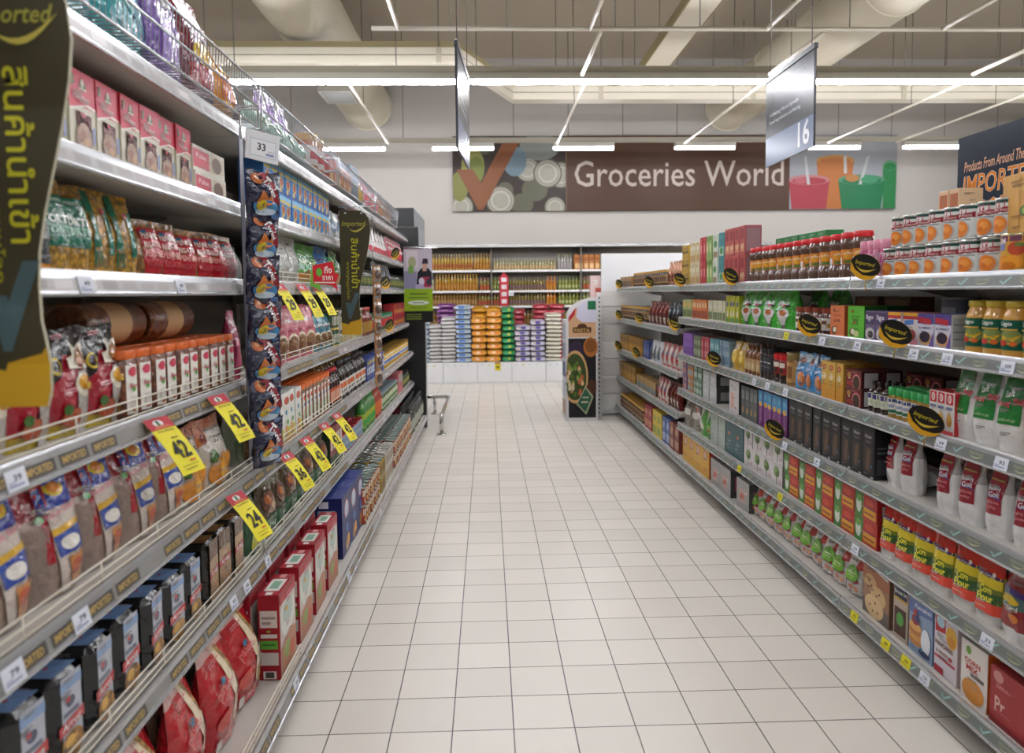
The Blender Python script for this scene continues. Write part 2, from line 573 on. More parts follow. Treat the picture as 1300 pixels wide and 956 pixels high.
def K_can(name, cat, r, h, col, F=(), top='c9c9c4', single=False, bands=None, ring=None):
    prof = [(r * .95, 0), (r, .004), (r, h - .004), (r * .95, h)]
    mb = MB(); tp = MB(); bt = mb
    zb = [(r, .006)] + ([(r, e * h) for e, _c in bands[:-1]] if bands else []) + [(r, h - .006)]
    lathe(mb, zb, 24, col, 'carton', cols=[c for _e, c in bands] if bands else None, cap0=True, cap1=False)
    S = lathe_surf(zb, 2.3 * r, 0, h)
    prints(mb, S, F, 'carton', off=.0005)
    lathe(bt, [(r * .97, 0), (r * 1.02, .001), (r * 1.02, .006), (r, .0065)], 24, top, 'metal', cap1=False)
    lathe(tp, [(r, h - .0065), (r * 1.02, h - .006), (r * 1.02, h), (r * .95, h), (r * .93, h - .004), (r * .55, h - .004), (r * .52, h - .003), (.001, h - .003)], 24, ring or top, 'metal', cap0=False, cap1=False)
    if single:
        mb.v, b0 = mb.v + tp.v, len(mb.v)
        mb.f += [tuple(i + b0 for i in f) for f in tp.f]; mb.c += tp.c; mb.m += tp.m; mb.s += tp.s
        return Kind(name, cat, 2 * r, 2 * r, h, [(name, mb.mesh(name), None)])
    return Kind(name, cat, 2 * r, 2 * r, h, [('body', mb.mesh(name + '_body'), 'paper-wrapped can body'), ('lid', tp.mesh(name + '_lid'), 'ring-pressed metal lid')])

def bottle_prof(r, h, neck=.38, sh=.62, nh=.8):
    return [(r * .9, 0), (r, .006), (r, h * sh), (r * .92, h * (sh + .05)), (r * (neck + .2), h * (nh - .05)), (r * neck, h * nh), (r * neck, h * .92)]

def K_bottle(name, cat, r, h, body, cap, lab, F=(), neck=.38, sh=.62, nh=.8, lz=(.12, .5), single=True, seg=14, bodymat='liquid', lidmat='plastic', labels=(None, None, None)):
    pr = bottle_prof(r, h, neck, sh, nh)
    rc = r * (neck + .06)
    return K_jar(name, cat, r, h, pr, body, lid=[(rc, h * .9), (rc, h * .995), (rc * .9, h)], lidcol=cap, lidmat=lidmat, bodymat=bodymat, lz=(h * lz[0], h * lz[1]), labcol=lab, F=F, single=single, seg=seg, labels=labels)

def K_sack(name, cat, w, d, h, col, F=(), seed=1, mat='film', nx=14, ny=10, col2=None):
    """a filled sack lying flat, front end facing -y; col2 colours its two end bands"""
    r = random.Random(seed); ph = [r.uniform(0, 6.28) for _ in range(4)]
    vs = []; fs = []; cc = []
    def pt(a, t):
        u = -1 + 2 * a
        e = max(.7, 1 - abs(u) ** 9.)
        cs, sn = math.cos(t), math.sin(t)
        x = w / 2 * math.copysign(abs(cs) ** .6, cs)
        z = h / 2 * math.copysign(abs(sn) ** .5, sn) * e
        x *= 1 + .03 * math.sin(6 * a + ph[0])
        return (u * d / 2 if False else x, u * d / 2, h / 2 + z + .004 * math.sin(9 * a + 3 * t + ph[1]) * e * abs(math.sin(t)))
    for i in range(nx + 1):
        for j in range(ny * 2):
            vs.append(pt(i / nx, PI * j / ny))
    n2 = ny * 2
    for i in range(nx):
        for j in range(n2):
            k = (j + 1) % n2
            fs.append((i * n2 + j, (i + 1) * n2 + j, (i + 1) * n2 + k, i * n2 + k)[::-1])
            cc.append(col2 if col2 and (i < 3 or i >= nx - 3) else col)
    fs.append(tuple(range(n2))); cc.append(col2 or col)
    fs.append(tuple(nx * n2 + j for j in range(n2 - 1, -1, -1))); cc.append(col2 or col)
    vs = [(x, y, max(0, z)) for x, y, z in vs]
    mb = MB(); mb.add(vs, fs, cc, mat, True)
    prints(mb, flat((0, -d / 2, h * .2), (1, 0, 0), (0, 0, 1), (0, -1, 0), w * .8, h * .6), F, mat, off=.001)
    return Kind(name, cat, w, d, h, [(name, mb.mesh(name), None)])
# ------------------------------------------------------------------ the setting
def at(u, v, Y):
    d = fw * FPX + RT * (u - 650) - UP * (v - 433)
    t = Y / d.y
    return Vector((d.x * t, Y, CH + d.z * t))

def simple(name, col, rough=.7, nscale=4, vary=.03, bump=0, stretch=None):
    mt = bpy.data.materials.new(name); mt.use_nodes = True
    nt = mt.node_tree; N, L = nt.nodes, nt.links
    b = N['Principled BSDF']
    tc = N.new('ShaderNodeTexCoord'); nz = N.new('ShaderNodeTexNoise'); nz.inputs['Scale'].default_value = nscale; nz.inputs['Detail'].default_value = 4
    mp = N.new('ShaderNodeMapping')
    if stretch: mp.inputs['Scale'].default_value = stretch
    L.new(tc.outputs['Object'], mp.inputs[0]); L.new(mp.outputs[0], nz.inputs['Vector'])
    mx = N.new('ShaderNodeMix'); mx.data_type = 'RGBA'
    c = lin(col)
    mx.inputs['A'].default_value = (*[k * (1 - vary) for k in c], 1); mx.inputs['B'].default_value = (*[min(1, k * (1 + vary)) for k in c], 1)
    L.new(nz.outputs[0], mx.inputs['Factor']); L.new(mx.outputs['Result'], b.inputs['Base Color'])
    b.inputs['Roughness'].default_value = rough
    if bump:
        bp = N.new('ShaderNodeBump'); bp.inputs['Strength'].default_value = bump; bp.inputs['Distance'].default_value = .01
        L.new(nz.outputs[0], bp.inputs['Height']); L.new(bp.outputs[0], b.inputs['Normal'])
    MATS[name] = mt
    return mt

def floor_material():
    mt = bpy.data.materials.new('floor_tiles'); mt.use_nodes = True
    nt = mt.node_tree; N, L = nt.nodes, nt.links
    b = N['Principled BSDF']
    tc = N.new('ShaderNodeTexCoord'); sp = N.new('ShaderNodeSeparateXYZ'); L.new(tc.outputs['Object'], sp.inputs[0])
    def mth(op, a, bb=None):
        n = N.new('ShaderNodeMath'); n.operation = op
        for i, k in enumerate((a, bb)):
            if k is None: continue
            if isinstance(k, (int, float)): n.inputs[i].default_value = k
            else: L.new(k, n.inputs[i])
        return n.outputs[0]
    ox = mth('ADD', sp.outputs[0], .131); oy = mth('ADD', sp.outputs[1], -.12)
    dx = mth('PINGPONG', ox, .1); dy = mth('PINGPONG', oy, .1)
    dm = mth('MINIMUM', dx, dy)
    mr = N.new('ShaderNodeMapRange'); mr.inputs['From Min'].default_value = .0013; mr.inputs['From Max'].default_value = .0026
    L.new(dm, mr.inputs['Value'])
    fx = mth('FLOOR', mth('DIVIDE', ox, .2)); fy = mth('FLOOR', mth('DIVIDE', oy, .2))
    cb = N.new('ShaderNodeCombineXYZ'); L.new(fx, cb.inputs[0]); L.new(fy, cb.inputs[1])
    wn = N.new('ShaderNodeTexWhiteNoise'); wn.noise_dimensions = '2D'; L.new(cb.outputs[0], wn.inputs['Vector'])
    nz = N.new('ShaderNodeTexNoise'); nz.inputs['Scale'].default_value = 2.2; nz.inputs['Detail'].default_value = 6; L.new(tc.outputs['Object'], nz.inputs['Vector'])
    tv = mth('ADD', mth('MULTIPLY', wn.outputs['Value'], .5), mth('MULTIPLY', nz.outputs[0], .6))
    tile = N.new('ShaderNodeMix'); tile.data_type = 'RGBA'
    tile.inputs['A'].default_value = (*lin('d5cfc5'), 1); tile.inputs['B'].default_value = (*lin('e7e1d7'), 1); L.new(tv, tile.inputs['Factor'])
    mx = N.new('ShaderNodeMix'); mx.data_type = 'RGBA'
    mx.inputs['A'].default_value = (*lin('4a4744'), 1); L.new(tile.outputs['Result'], mx.inputs['B']); L.new(mr.outputs[0], mx.inputs['Factor'])
    L.new(mx.outputs['Result'], b.inputs['Base Color'])
    rr = N.new('ShaderNodeMapRange'); rr.inputs['To Min'].default_value = .26; rr.inputs['To Max'].default_value = .42
    L.new(nz.outputs[0], rr.inputs['Value']); L.new(rr.outputs[0], b.inputs['Roughness'])
    bp = N.new('ShaderNodeBump'); bp.inputs['Strength'].default_value = .5; bp.inputs['Distance'].default_value = .0015
    L.new(mr.outputs[0], bp.inputs['Height']); L.new(bp.outputs[0], b.inputs['Normal'])
    MATS['floor_tiles'] = mt
floor_material()
simple('wall_paint', 'a8a39d', .8, 2)
simple('wall_upper', 'b5aa9c', .85, 1.2)
simple('ceiling_deck', 'aea392', .9, .8, .06, stretch=(6, .2, 1))
simple('taupe', '8c8378', .8, 2)
simple('duct_metal', 'd2cab6', .55, 2.5, .07)
simple('cream_tray', 'd3cbb9', .6, 3, .04)
simple('ochre_tray', '8f835f', .7, 3, .06)

def sbox(name, x0, y0, z0, x1, y1, z1, mat):
    mb = MB(); box(mb, x0, y0, z0, x1, y1, z1, 'ffffff', mat)
    return put(name, mb.mesh(name))

mb = MB()
mb.add([(-9, -4, 0), (13, -4, 0), (13, 14, 0), (-9, 14, 0)], [(0, 1, 2, 3)], 'ffffff', 'floor_tiles')
struct(put('floor', mb.mesh('floor')))
struct(sbox('ceiling', -9, -4, 5.4, 13, 14, 5.5, 'ceiling_deck'))
struct(sbox('wall_back', -9, 13.35, 0, 13, 13.5, 5.4, 'taupe'))
WY = 12.8
struct(sbox('wall_bulkhead', -9, WY, 2.262, 13, 13.35, 5.4, 'wall_paint'))
# polished strip along the bulkhead's lower edge
mb = MB()
box(mb, -9, WY - .012, 2.215, 13, WY + .02, 2.262, '9d9c9a', 'steel')
struct(put('trim_back', mb.mesh('trim_back')))

# ------------------------------------------------------------------ shelving
LX = -1.38; RX = 1.99
LSH = {'A': (1.953, -.835), 'B': (1.685, -.835), 'C': (1.428, -.835), 'D': (1.088, -.835), 'E': (.785, -.798), 'F': (.47, -.795), 'G': (.1, -.668)}
RSH = {'A': (1.424, 1.475), 'B': (1.18, 1.475), 'C': (.902, 1.475), 'D': (.634, 1.475), 'E': (.362, 1.475), 'F': (.1, 1.46)}
rSH = {'A': (1.424, 1.475), 'B': (1.087, 1.475), 'C': (.745, 1.475), 'D': (.43, 1.475), 'F': (.1, 1.46)}
ORDN = {'A': 'top', 'B': 'second', 'C': 'third', 'D': 'fourth', 'E': 'fifth', 'F': 'sixth', 'G': 'bottom'}
PHR = {}
for k in LSH: PHR['L' + k] = f'left gondola {ORDN[k]} shelf'
for k in RSH: PHR['R' + k] = f'right gondola {"bottom" if k == "F" else ORDN[k]} shelf'
for k in rSH: PHR['r' + k] = f'right gondola far-bay {"bottom" if k == "F" else ORDN[k]} shelf'

def shmat(side, X, Y, Z, yaw=0):
    return Matrix.Translation((X, Y, Z)) @ Matrix.Rotation((PI / 2 if side == 'L' else -PI / 2) + yaw, 4, 'Z')

def bay(side, Y0, Y1, shelves, label, fences=(), near_end=False, dark='6d675f'):
    L = Y1 - Y0; Yc = (Y0 + Y1) / 2
    Xb = LX if side == 'L' else RX
    M = shmat(side, Xb, Yc, 0)
    root = put('shelving_bay', None, None, M); tag(root, label, 'shelving', f'{"left" if side == "L" else "right"} gondola shelving bays')
    top = max(z for z, _x in shelves.values())
    H = top + .12 if side == 'L' else top + .06
    mb = MB()
    box(mb, -L / 2, 0, .02, L / 2, .03, H, 'b9b4ac' if side == 'R' else '8d867c', 'enamel')
    for i in range(1, int(H / .2)):
        box(mb, -L / 2, -.0015, i * .2, L / 2, 0, i * .2 + .006, '6b665f', 'enamel')
    put('back_panel', mb.mesh('back_panel'), root)
    for sx in (-1, 1):
        mb = MB()
        x = sx * (L / 2 - .0135)
        box(mb, x - .012, -.022, 0, x + .012, -.0018, H, 'c4c0b8', 'enamel')
        prints(mb, flat((x, -.022, 0), (1, 0, 0), (0, 0, 1), (0, -1, 0), .024, H), [('r', .35, (i * .05 + .02) / H, .65, (i * .05 + .045) / H, '222222') for i in range(int(H / .05))], 'enamel')
        put('upright', mb.mesh('upright'), root)
    zb, xb = shelves[max(shelves)]
    yfb = -abs(xb - Xb)
    mb = MB(); box(mb, -L / 2 + .002, yfb + .09, 0, L / 2 - .002, -.025, .095, '3b3936', 'enamel')
    put('plinth', mb.mesh('plinth'), root)
    for k, (z, xf) in shelves.items():
        yf = -abs(xf - Xb)
        mb = MB()
        box(mb, -L / 2 + .002, yf + .004, z + .012, L / 2 - .002, -.024, z + .042, 'c2beb6', 'enamel')
        if k != max(shelves):
            for sx in (-1, 1):
                x = sx * (L / 2 - .03)
                mb.add([(x - .003, -.024, z + .012), (x + .003, -.024, z + .012), (x + .003, -.024, z - .05), (x - .003, -.024, z - .05), (x - .003, yf + .27, z + .012), (x + .003, yf + .27, z + .012), (x + .003, yf + .27, z), (x - .003, yf + .27, z)],
                       [(3, 2, 1, 0), (4, 5, 6, 7), (0, 4, 7, 3), (1, 2, 6, 5), (3, 7, 6, 2)], 'b5b0a8', 'enamel')
        sh = put('shelf', mb.mesh('shelf'), root)
        mb = MB()
        e = .014
        x0, x1 = -L / 2 + .003, L / 2 - .003
        P = [(yf + .004, .05), (yf - .002, .052), (yf - .004, .047), (yf - e, .004), (yf - e - .004, .003), (yf - e - .003, -.002), (yf - e + .004, -.002), (yf + .004, .01)]
        vs = [(x, y, z + q) for x in (x0, x1) for y, q in P]
        n = len(P)
        mb.add(vs, [(i, (i + 1) % n, n + (i + 1) % n, n + i) for i in range(n)][::-1] + [tuple(range(n))[::-1], tuple(n + i for i in range(n))], 'bfc1c3', 'steel')
        dl = Vector((0, -(e - .004), -(.043))); ln = dl.length
        nrm = Vector((0, -.043, .010)).normalized()
        S = flat((0, yf - e, z + .004), (1, 0, 0), (-dl).normalized(), nrm, x1 - x0, ln)
        pr = []
        if side == 'L':
            if k in 'EFGD' and Y0 < 4:
                pr.append(('r', .005, .1, .995, .72, '8b8a86'))
                t = .11
                nn = int((x1 - x0) / t)
                for i in range(nn):
                    c = (i + .5) / nn
                    if i % 5 == 3: continue
                    pr += [('r', c - .44 / nn, .12, c + .44 / nn, .7, '4c4a47'), ('t', 'IMPORTED', c, .41, .34, 'b89a58', .72 / nn, 0, .03)]
            else:
                pr.append(('r', .005, .12, .995, .68, 'a9a6a4' if k in 'ABC' else 'b9aeb0'))
                nn = int((x1 - x0) / .085)
                for i in range(nn):
                    pr.append(('r', (i + .1) / nn, .2, (i + .82) / nn, .62, rnd.choice(['8f8a88', 'c9c6c4', 'a39a9c', '9d9896'])))
        else:
            pr.append(('r', .004, .08, .996, .76, '6c716e'))
            pr.append(('r', .004, .76, .996, .8, '9fa3a1'))
            t = .17; nn = int((x1 - x0) / t)
            for i in range(nn):
                c = (i + .5) / nn
                pr += [('t', 'Imported', c - .2 / nn, .5, .3, 'a9ab84', .32 / nn, 0, 0, .3), ('p', crescent(c - .36 / nn, c - .02 / nn, .36, .42, .16, .09), 'b7b98c'),
                       ('p', [(c + .2 / nn, .42), (c + .25 / nn, .42), (c + .3 / nn, .28), (c + .42 / nn, .68), (c + .47 / nn, .68), (c + .31 / nn, .14)], '8fb9b3')]
        prints(mb, S, pr, 'carton', off=.0004, step=0.00002)
        put('price_rail', mb.mesh('price_rail'), sh)
        if k in fences:
            mb = MB()
            for q in (.012, .03, .05):
                tube(mb, [(x0 + .02, yf + .008, z + .042 + q), (x1 - .02, yf + .008, z + .042 + q)], .0022, 'e2dccb', 'enamel', 5)
            nn = int(L / .24)
            for i in range(nn + 1):
                x = x0 + .02 + (x1 - x0 - .04) * i / nn
                tube(mb, [(x, yf + .008, z + .043), (x, yf + .008, z + .094)], .0022, 'e2dccb', 'enamel', 5)
            put('wire_fence', mb.mesh('wire_fence'), sh)
    return root

LB = [.72, 2.575, 4.06, 5.45, 6.75, 7.74]
RBY = [1.45, 2.95, 4.29, 5.64, 6.985, 8.33]
nm = ['nearest', 'second', 'third', 'fourth', 'farthest']
for i in range(5):
    bay('L', LB[i], LB[i + 1], LSH, f'{nm[i]} steel shelving bay of the left gondola along the aisle', fences='DEFG' if i == 0 else ('CDEF' if i == 1 else ''))
for i in range(5):
    bay('R', RBY[i], RBY[i + 1], RSH if i < 3 else rSH, f'{nm[i]} steel shelving bay of the right gondola along the aisle')

def sh_of(key):
    d = {'L': LSH, 'R': RSH, 'r': rSH}[key[0]]
    return ('L' if key[0] == 'L' else 'R'), d[key[1]][0] + .0425, d[key[1]][1]

def row(kind, key, u0, u1, n, desc, rows=1, stack=1, inset=.024, yaw=0, jit=.03, lean=0, fit=True, gap=.003, rowgap=.006, dz=0, place=None, back=0, single_desc=None, hj=0):
    """n things side by side along the shelf between frame columns u0 (near) and u1, in rows behind one another and stacked"""
    side, z, X = sh_of(key)
    sg = -1 if side == 'L' else 1
    Xf = X + sg * inset
    Y0, Y1 = sorted((yat(u0, Xf, z), yat(u1, Xf, z)))
    sp = (Y1 - Y0) / n
    if fit and sp > kind.w * 1.25:
        n = max(1, round((Y1 - Y0) / (kind.w * 1.06))); sp = (Y1 - Y0) / n
    lift = kind.d / 2 * math.sin(abs(lean) * 1.2) * 1.05
    sx = (sp - gap) / kind.w if fit else 1
    sx = max(.72, min(1.3, sx))
    place = place or PHR[key]
    for q in range(rows):
        for s in range(stack):
            for i in range(n):
                Y = Y0 + (i + .5) * sp
                x = Xf + sg * (kind.d / 2 + back + q * (kind.d + rowgap) + rnd.uniform(0, .006))
                a = yaw + rnd.uniform(-jit, jit)
                M = shmat(side, x, Y, z + dz + lift + s * (kind.h + .0006)) @ Matrix.Rotation(a, 4, 'Z')
                if lean: M = M @ Matrix.Rotation(-lean * rnd.uniform(.6, 1.2), 4, 'X')
                M = M @ Matrix.Diagonal((sx, 1, 1 + rnd.uniform(-hj, hj), 1))
                o = kind.new(M)
                pre = []
                if stack == 2: pre.append(('lower', 'upper')[s])
                elif stack > 2: pre.append(ORDN['ABCDEFG'[s]] + '-layer' if s else 'bottom-layer')
                if rows > 1: pre.append(('front-row', 'second-row', 'third-row')[q])
                later(o, ' '.join(pre + [desc]), place)
                o['category'] = kind.cat

def one(kind, side, X, Y, Z, desc, place, yaw=0, lean=0, roll=0, scale=None, label=None):
    if abs(lean) < .5 and kind.d > .03: Z += kind.d / 2 * math.sin(abs(lean)) * 1.05
    M = shmat(side, X, Y, Z) @ Matrix.Rotation(yaw, 4, 'Z')
    if lean: M = M @ Matrix.Rotation(-lean, 4, 'X')
    if roll: M = M @ Matrix.Rotation(roll, 4, 'Y')
    if scale: M = M @ Matrix.Diagonal((*scale, 1))
    o = kind.new(M); o['category'] = kind.cat
    if label: o['label'] = label
    else: later(o, desc, place)
    return o
# ------------------------------------------------------------------ products, left gondola
# pulse pasta cartons on the second shelf
pulse = K_carton('pasta_carton', 'carton', .15, .06, .19, 'cfc9b4', side='c0bda2', top='c8374a',
    F=[('r', 0, .6, 1, 1, 'd2455a'), ('p', [(0, .6), (0, .54), (.3, .58), (.7, .64), (1, .62), (1, .66), (0, .68)], 'd2455a'), ('p', [(0, .55), (.3, .59), (.7, .65), (1, .63), (1, .6), (.6, .62), (.25, .56), (0, .52)], 'efe6dc'),
       ('t', 'Pulse Pasta', .45, .7, .05, 'f6dede', .6), ('e', .5, .84, .12, .06, '3f6b45'), ('e', .5, .87, .06, .05, 'd8c9b0'), ('r', .36, .79, .64, .81, 'f0e0d0'), ('e', .12, .9, .05, .03, '4c7a52'), ('e', .12, .84, .05, .03, '4c7a52'),
       ('p', [(.25, .3), (.75, .3), (.78, .52), (.22, .54)], '4a2222', 'foil'), ('e', .48, .24, .3, .17, 'b48a6a', 'finegrain'), ('e', .42, .27, .12, .05, '93604a'), ('e', .56, .2, .12, .05, 'c9a27c'), ('r', .62, .1, .95, .14, 'd2455a'), ('r', .8, .2, .9, .4, '8b93bf')],
    S=[('r', 0, .6, 1, 1, 'b52436'), ('r', .15, .1, .85, .5, 'aaa88a')])
row(pulse, 'LB', 52, 245, 7, 'tall red-topped pasta carton', inset=.05, jit=.06)
pflat = K_carton('pasta_carton', 'carton', .2, .12, .078, 'e6e0d2', side='d9d2c2', top='efe9dc', F=[('r', 0, .15, .48, .85, 'd24f60'), ('t', 'Pulse', .24, .62, .2, 'f3d9d9', .3), ('p', [(.5, .1), (.95, .2), (.95, .85), (.55, .9)], 'd8c7a8'), ('e', .72, .5, .16, .32, '6a4632')])
row(pflat, 'LB', 247, 290, 1, 'flat-laid red and cream pasta carton', stack=2, inset=.04)
bluec = K_carton('cereal_carton', 'carton', .09, .1, .115, '3b7fc4', side='3a6fb0', top='a8cde6',
    F=[('r', 0, .72, 1, 1, '8cc4e4'), ('r', .1, .74, .9, .84, 'e0c54c'), ('e', .5, .48, .3, .22, 'd9b45a'), ('e', .5, .5, .2, .14, 'c9573f'), ('r', .1, .06, .9, .22, '2d4f9a'), ('e', .3, .2, .16, .09, 'e4cf8f')])
row(bluec, 'LB', 338, 420, 8, 'small blue cereal carton', stack=2, jit=.02)
pinkp = K_pouch('snack_pouch', 'pouch', .14, .06, .2, 'd98a97', F=[('r', .1, .1, .9, .4, 'd9475a'), ('e', .5, .62, .25, .18, 'f1e7e2'), ('e', .5, .62, .12, .1, 'c23b4c')], seed=3)
palep = K_pouch('snack_pouch', 'pouch', .15, .06, .17, 'cdd6d8', F=[('e', .5, .5, .3, .25, '5f86a8')], seed=5)
whitep = K_pouch('snack_pouch', 'pouch', .17, .07, .21, 'ebe4e2', F=[('r', .05, .04, .95, .3, 'd8515f'), ('e', .55, .6, .2, .15, 'c9424f'), ('e', .55, .6, .1, .08, 'f5eeee')], seed=6, topw=.6)
row(palep, 'LB', 421, 437, 2, 'pale silver snack pouch')
row(pinkp, 'LB', 438, 470, 5, 'pink snack pouch')
row(whitep, 'LB', 471, 492, 3, 'white heart-print snack pouch')
row(pinkp, 'LB', 493, 512, 5, 'small rose snack pouch')

# pasta bags on the third shelf
tort = K_pouch('pasta_bag', 'bag', .13, .075, .2, 'd9a53a', mat='grain', gus=.9, p=4, seal=.05, amp=.0012, seed=2, dmat='film',
    F=[('r', .06, .3, .94, .84, '0f6a55'), ('t', 'TORTI', .5, .58, .085, 'e8efe4', .8, 0, .03), ('t', 'TORTI', .5, .47, .08, '8fc7a9', .8, 0, .02), ('t', 'TORTI', .5, .37, .075, '2f8f70', .8, 0, .02), ('t', 'TORTI', .5, .69, .07, '2f8f70', .8, 0, .02), ('r', .06, .86, .94, .97, 'c9922e', 'grain'), ('t', 'Cosimo', .5, .78, .05, 'cfd9c8', .5)])
fork = K_pouch('pasta_bag', 'bag', .12, .09, .205, 'd6a236', mat='grain', gus=.95, p=4, seal=.04, amp=.0012, seed=4, dmat='film',
    F=[('r', 0, 0, .16, .97, '12684f'), ('r', .72, .25, 1, .78, '0f6a55'), ('p', [(.3, .97), (.5, .97), (.46, .5), (.5, .4), (.5, .12), (.46, .12), (.45, .34), (.42, .34), (.41, .12), (.38, .12), (.37, .34), (.34, .34), (.33, .12), (.29, .12), (.29, .4), (.34, .5)], '12684f')])
penne = K_pouch('pasta_bag', 'bag', .105, .08, .155, 'c08a45', mat='grain', gus=.9, p=4, seal=.08, amp=.0012, seed=8, dmat='film',
    F=[('r', .42, .1, .94, .86, 'b3202e'), ('t', 'PENNE', .68, .72, .1, 'f0d8d0', .44, 0, .03), ('t', 'RIGATE', .68, .57, .1, 'f0d8d0', .44, 0, .03), ('t', 'PENNE', .68, .42, .1, 'e39a92', .44, 0, .03), ('t', 'RIGATE', .68, .27, .1, 'c9565a', .44, 0, .03)])
darkp = K_pouch('dry_food_pouch', 'pouch', .15, .07, .17, '3b4046', mat='crinkle', F=[('r', 0, 0, 1, .12, 'd58a2e'), ('r', .2, .4, .8, .8, '6b6f74')], seed=9)
row(darkp, 'LC', 22, 66, 2, 'dark grey pouch with orange foot')
row(tort, 'LC', 66, 118, 2, 'green-labelled pasta bag', inset=.05, yaw=-.3, jit=.08)
row(fork, 'LC', 119, 178, 2, 'pasta bag with green fork print', inset=.05, yaw=-.35, jit=.1)
row(penne, 'LC', 182, 300, 6, 'red-labelled pasta bag', inset=.05, yaw=-.5, jit=.15, hj=.04)
clearb = K_pouch('rice_bag', 'bag', .1, .06, .12, 'c9ccd0', mat='clear', seed=10, F=[('r', .2, .1, .8, .6, 'dfe4e8')])
row(clearb, 'LC', 300, 312, 1, 'small clear white bag')
wgreen = K_pouch('rice_pouch', 'pouch', .14, .08, .215, 'd5dad8', mat='crinkle', F=[('e', .55, .4, .35, .2, '3e8c5a'), ('t', 'RICE', .55, .42, .07, 'e4efe6'), ('r', .1, .7, .9, .8, '9fb3ac')], seed=12)
silv = K_pouch('rice_pouch', 'pouch', .14, .08, .218, 'bfc0bc', mat='crinkle', F=[('r', .25, .1, .75, .55, 'a4a69f'), ('r', .3, .65, .7, .85, 'd8d9d4')], seed=13)
greenp = K_pouch('rice_pouch', 'pouch', .15, .09, .205, '5aa33c', mat='crinkle', F=[('e', .5, .55, .34, .2, '2d7a35'), ('r', .2, .08, .8, .3, 'd08a35'), ('t', 'Good', .5, .56, .08, 'dbe8a0')], seed=14)
bluep = K_pouch('rice_pouch', 'pouch', .15, .09, .212, '2f6fb5', mat='crinkle', F=[('e', .5, .5, .36, .22, '274f93'), ('r', .15, .1, .85, .28, '49a3a8'), ('t', 'Good', .5, .5, .09, 'e8e8d8')], seed=15)
row(wgreen, 'LC', 341, 357, 1, 'white pouch with green oval', yaw=-.25, inset=.05)
row(silv, 'LC', 358, 381, 2, 'silver crinkled rice pouch', yaw=-.25, inset=.05)
row(greenp, 'LC', 382, 404, 2, 'bright green rice pouch', yaw=-.25, inset=.05)
row(bluep, 'LC', 405, 427, 2, 'blue rice pouch', yaw=-.25, inset=.05)
row(greenp, 'LC', 428, 437, 1, 'single green rice pouch beside the hanging sign')

JP = lambda r, h: [(r * .94, 0), (r, .008), (r, h * .86), (r * .92, h * .9)]
dkjar = K_jar('sauce_jar', 'jar', .04, .13, [(.037, 0), (.04, .006), (.04, .095), (.03, .11)], '2e3a22', lid=[(.032, .108), (.032, .13)], lidcol='1f1f1d', lz=(.02, .085), labcol='56603a', F=[('r', .3, .2, .7, .8, 'a3a35a')], single=True)
row(dkjar, 'LC', 438, 474, 9, 'dark olive sauce jar', rows=2)
blks = K_pouch('seaweed_pouch', 'pouch', .13, .05, .2, '2f3137', mat='crinkle', F=[('r', .15, .1, .85, .3, '6d7f8c'), ('r', .3, .45, .7, .8, '9aa5ad')], seed=17)
row(blks, 'LC', 476, 497, 5, 'black seaweed pouch')
row(dkjar, 'LC', 498, 515, 9, 'short dark olive jar')

# noodle bags, barrels of beans and bean jars on the fourth shelf
noodle = K_pouch('noodle_bag', 'bag', .155, .07, .225, 'a8202f', mat='crinkle', seal=.05, gus=.7, seed=21, bands=[(.1, 'b8a12e'), (.72, 'a31f30'), (1, '171416')], back='171416',
    F=[('p', [(0, .45), (.38, .6), (.42, .76), (0, .82)], '171416'), ('e', .22, .66, .14, .08, 'c9b02e'), ('e', .22, .66, .1, .055, '171416'), ('p', [(.6, 0), (1, 0), (1, .62), (.66, .58), (.55, .3)], 'b9b3ad'), ('e', .76, .46, .2, .11, 'e8e0cc'), ('e', .77, .48, .15, .07, 'd9a23c'), ('p', [(.5, .62), (.96, .6), (.98, .86), (.72, .8), (.6, .86), (.62, .74), (.46, .72)], 'efe9d6'), ('p', [(.66, .66), (.9, .64), (.9, .82), (.72, .78)], 'a3672d'), ('e', .42, .18, .22, .09, 'b4502c'), ('e', .3, .26, .08, .05, '3d6b2c'), ('t', 'ORIENTAL', .76, .12, .03, 'b38a2e', .34), ('t', 'Gold', .76, .18, .05, 'b38a2e', .24)])
row(noodle, 'LD', -45, 162, 4, 'black and red noodle bag', inset=.04, yaw=-.1, jit=.08, hj=.02)
barrel = K_jar('bean_tub', 'tub', .055, .3, [(.05, 0), (.055, .01), (.055, .28), (.05, .3)], '7d431f', bodymat='grain', lid=[(.056, .284), (.057, .305)], lidcol='a9672c', lidmat='clear', lz=(.09, .2), labcol='c8a57a', single=True)
for Yb in (1.9, 2.225):
    M = Matrix.Translation((-.985, Yb, 1.131 + .166 + .0575)) @ Matrix.Rotation(PI / 2, 4, 'X') @ Matrix.Translation((0, 0, -.15))
    # the tubs lie along the shelf on top of the rear row of jars
    o = barrel.new(M); o['category'] = 'tub'; later(o, 'lying clear tub of brown beans', 'on top of orange-lidded jars')
pet = K_jar('bean_jar', 'jar', .0375, .165, [(.035, 0), (.038, .006), (.038, .138), (.034, .146)], '8a4c24', bodymat='grain', sq=True, lid=[(.037, .144), (.038, .146), (.038, .163), (.037, .165)], lidcol='d8682c', lz=(.012, .13), arc=1.45, labcol='e9e4dc', seg=24,
    F=[('e', .5, .86, .36, .1, 'c6475c'), ('r', .3, .42, .7, .66, 'd9e2d0'), ('t', 'Bean', .5, .58, .1, 'b23a4a', .6), ('e', .5, .5, .16, .05, '5f9a4c'), ('r', .25, .1, .75, .36, 'cbc6be'), ('r', .3, .04, .7, .09, 'b0643c')], labels=(None, 'orange lid', 'white paper label'))
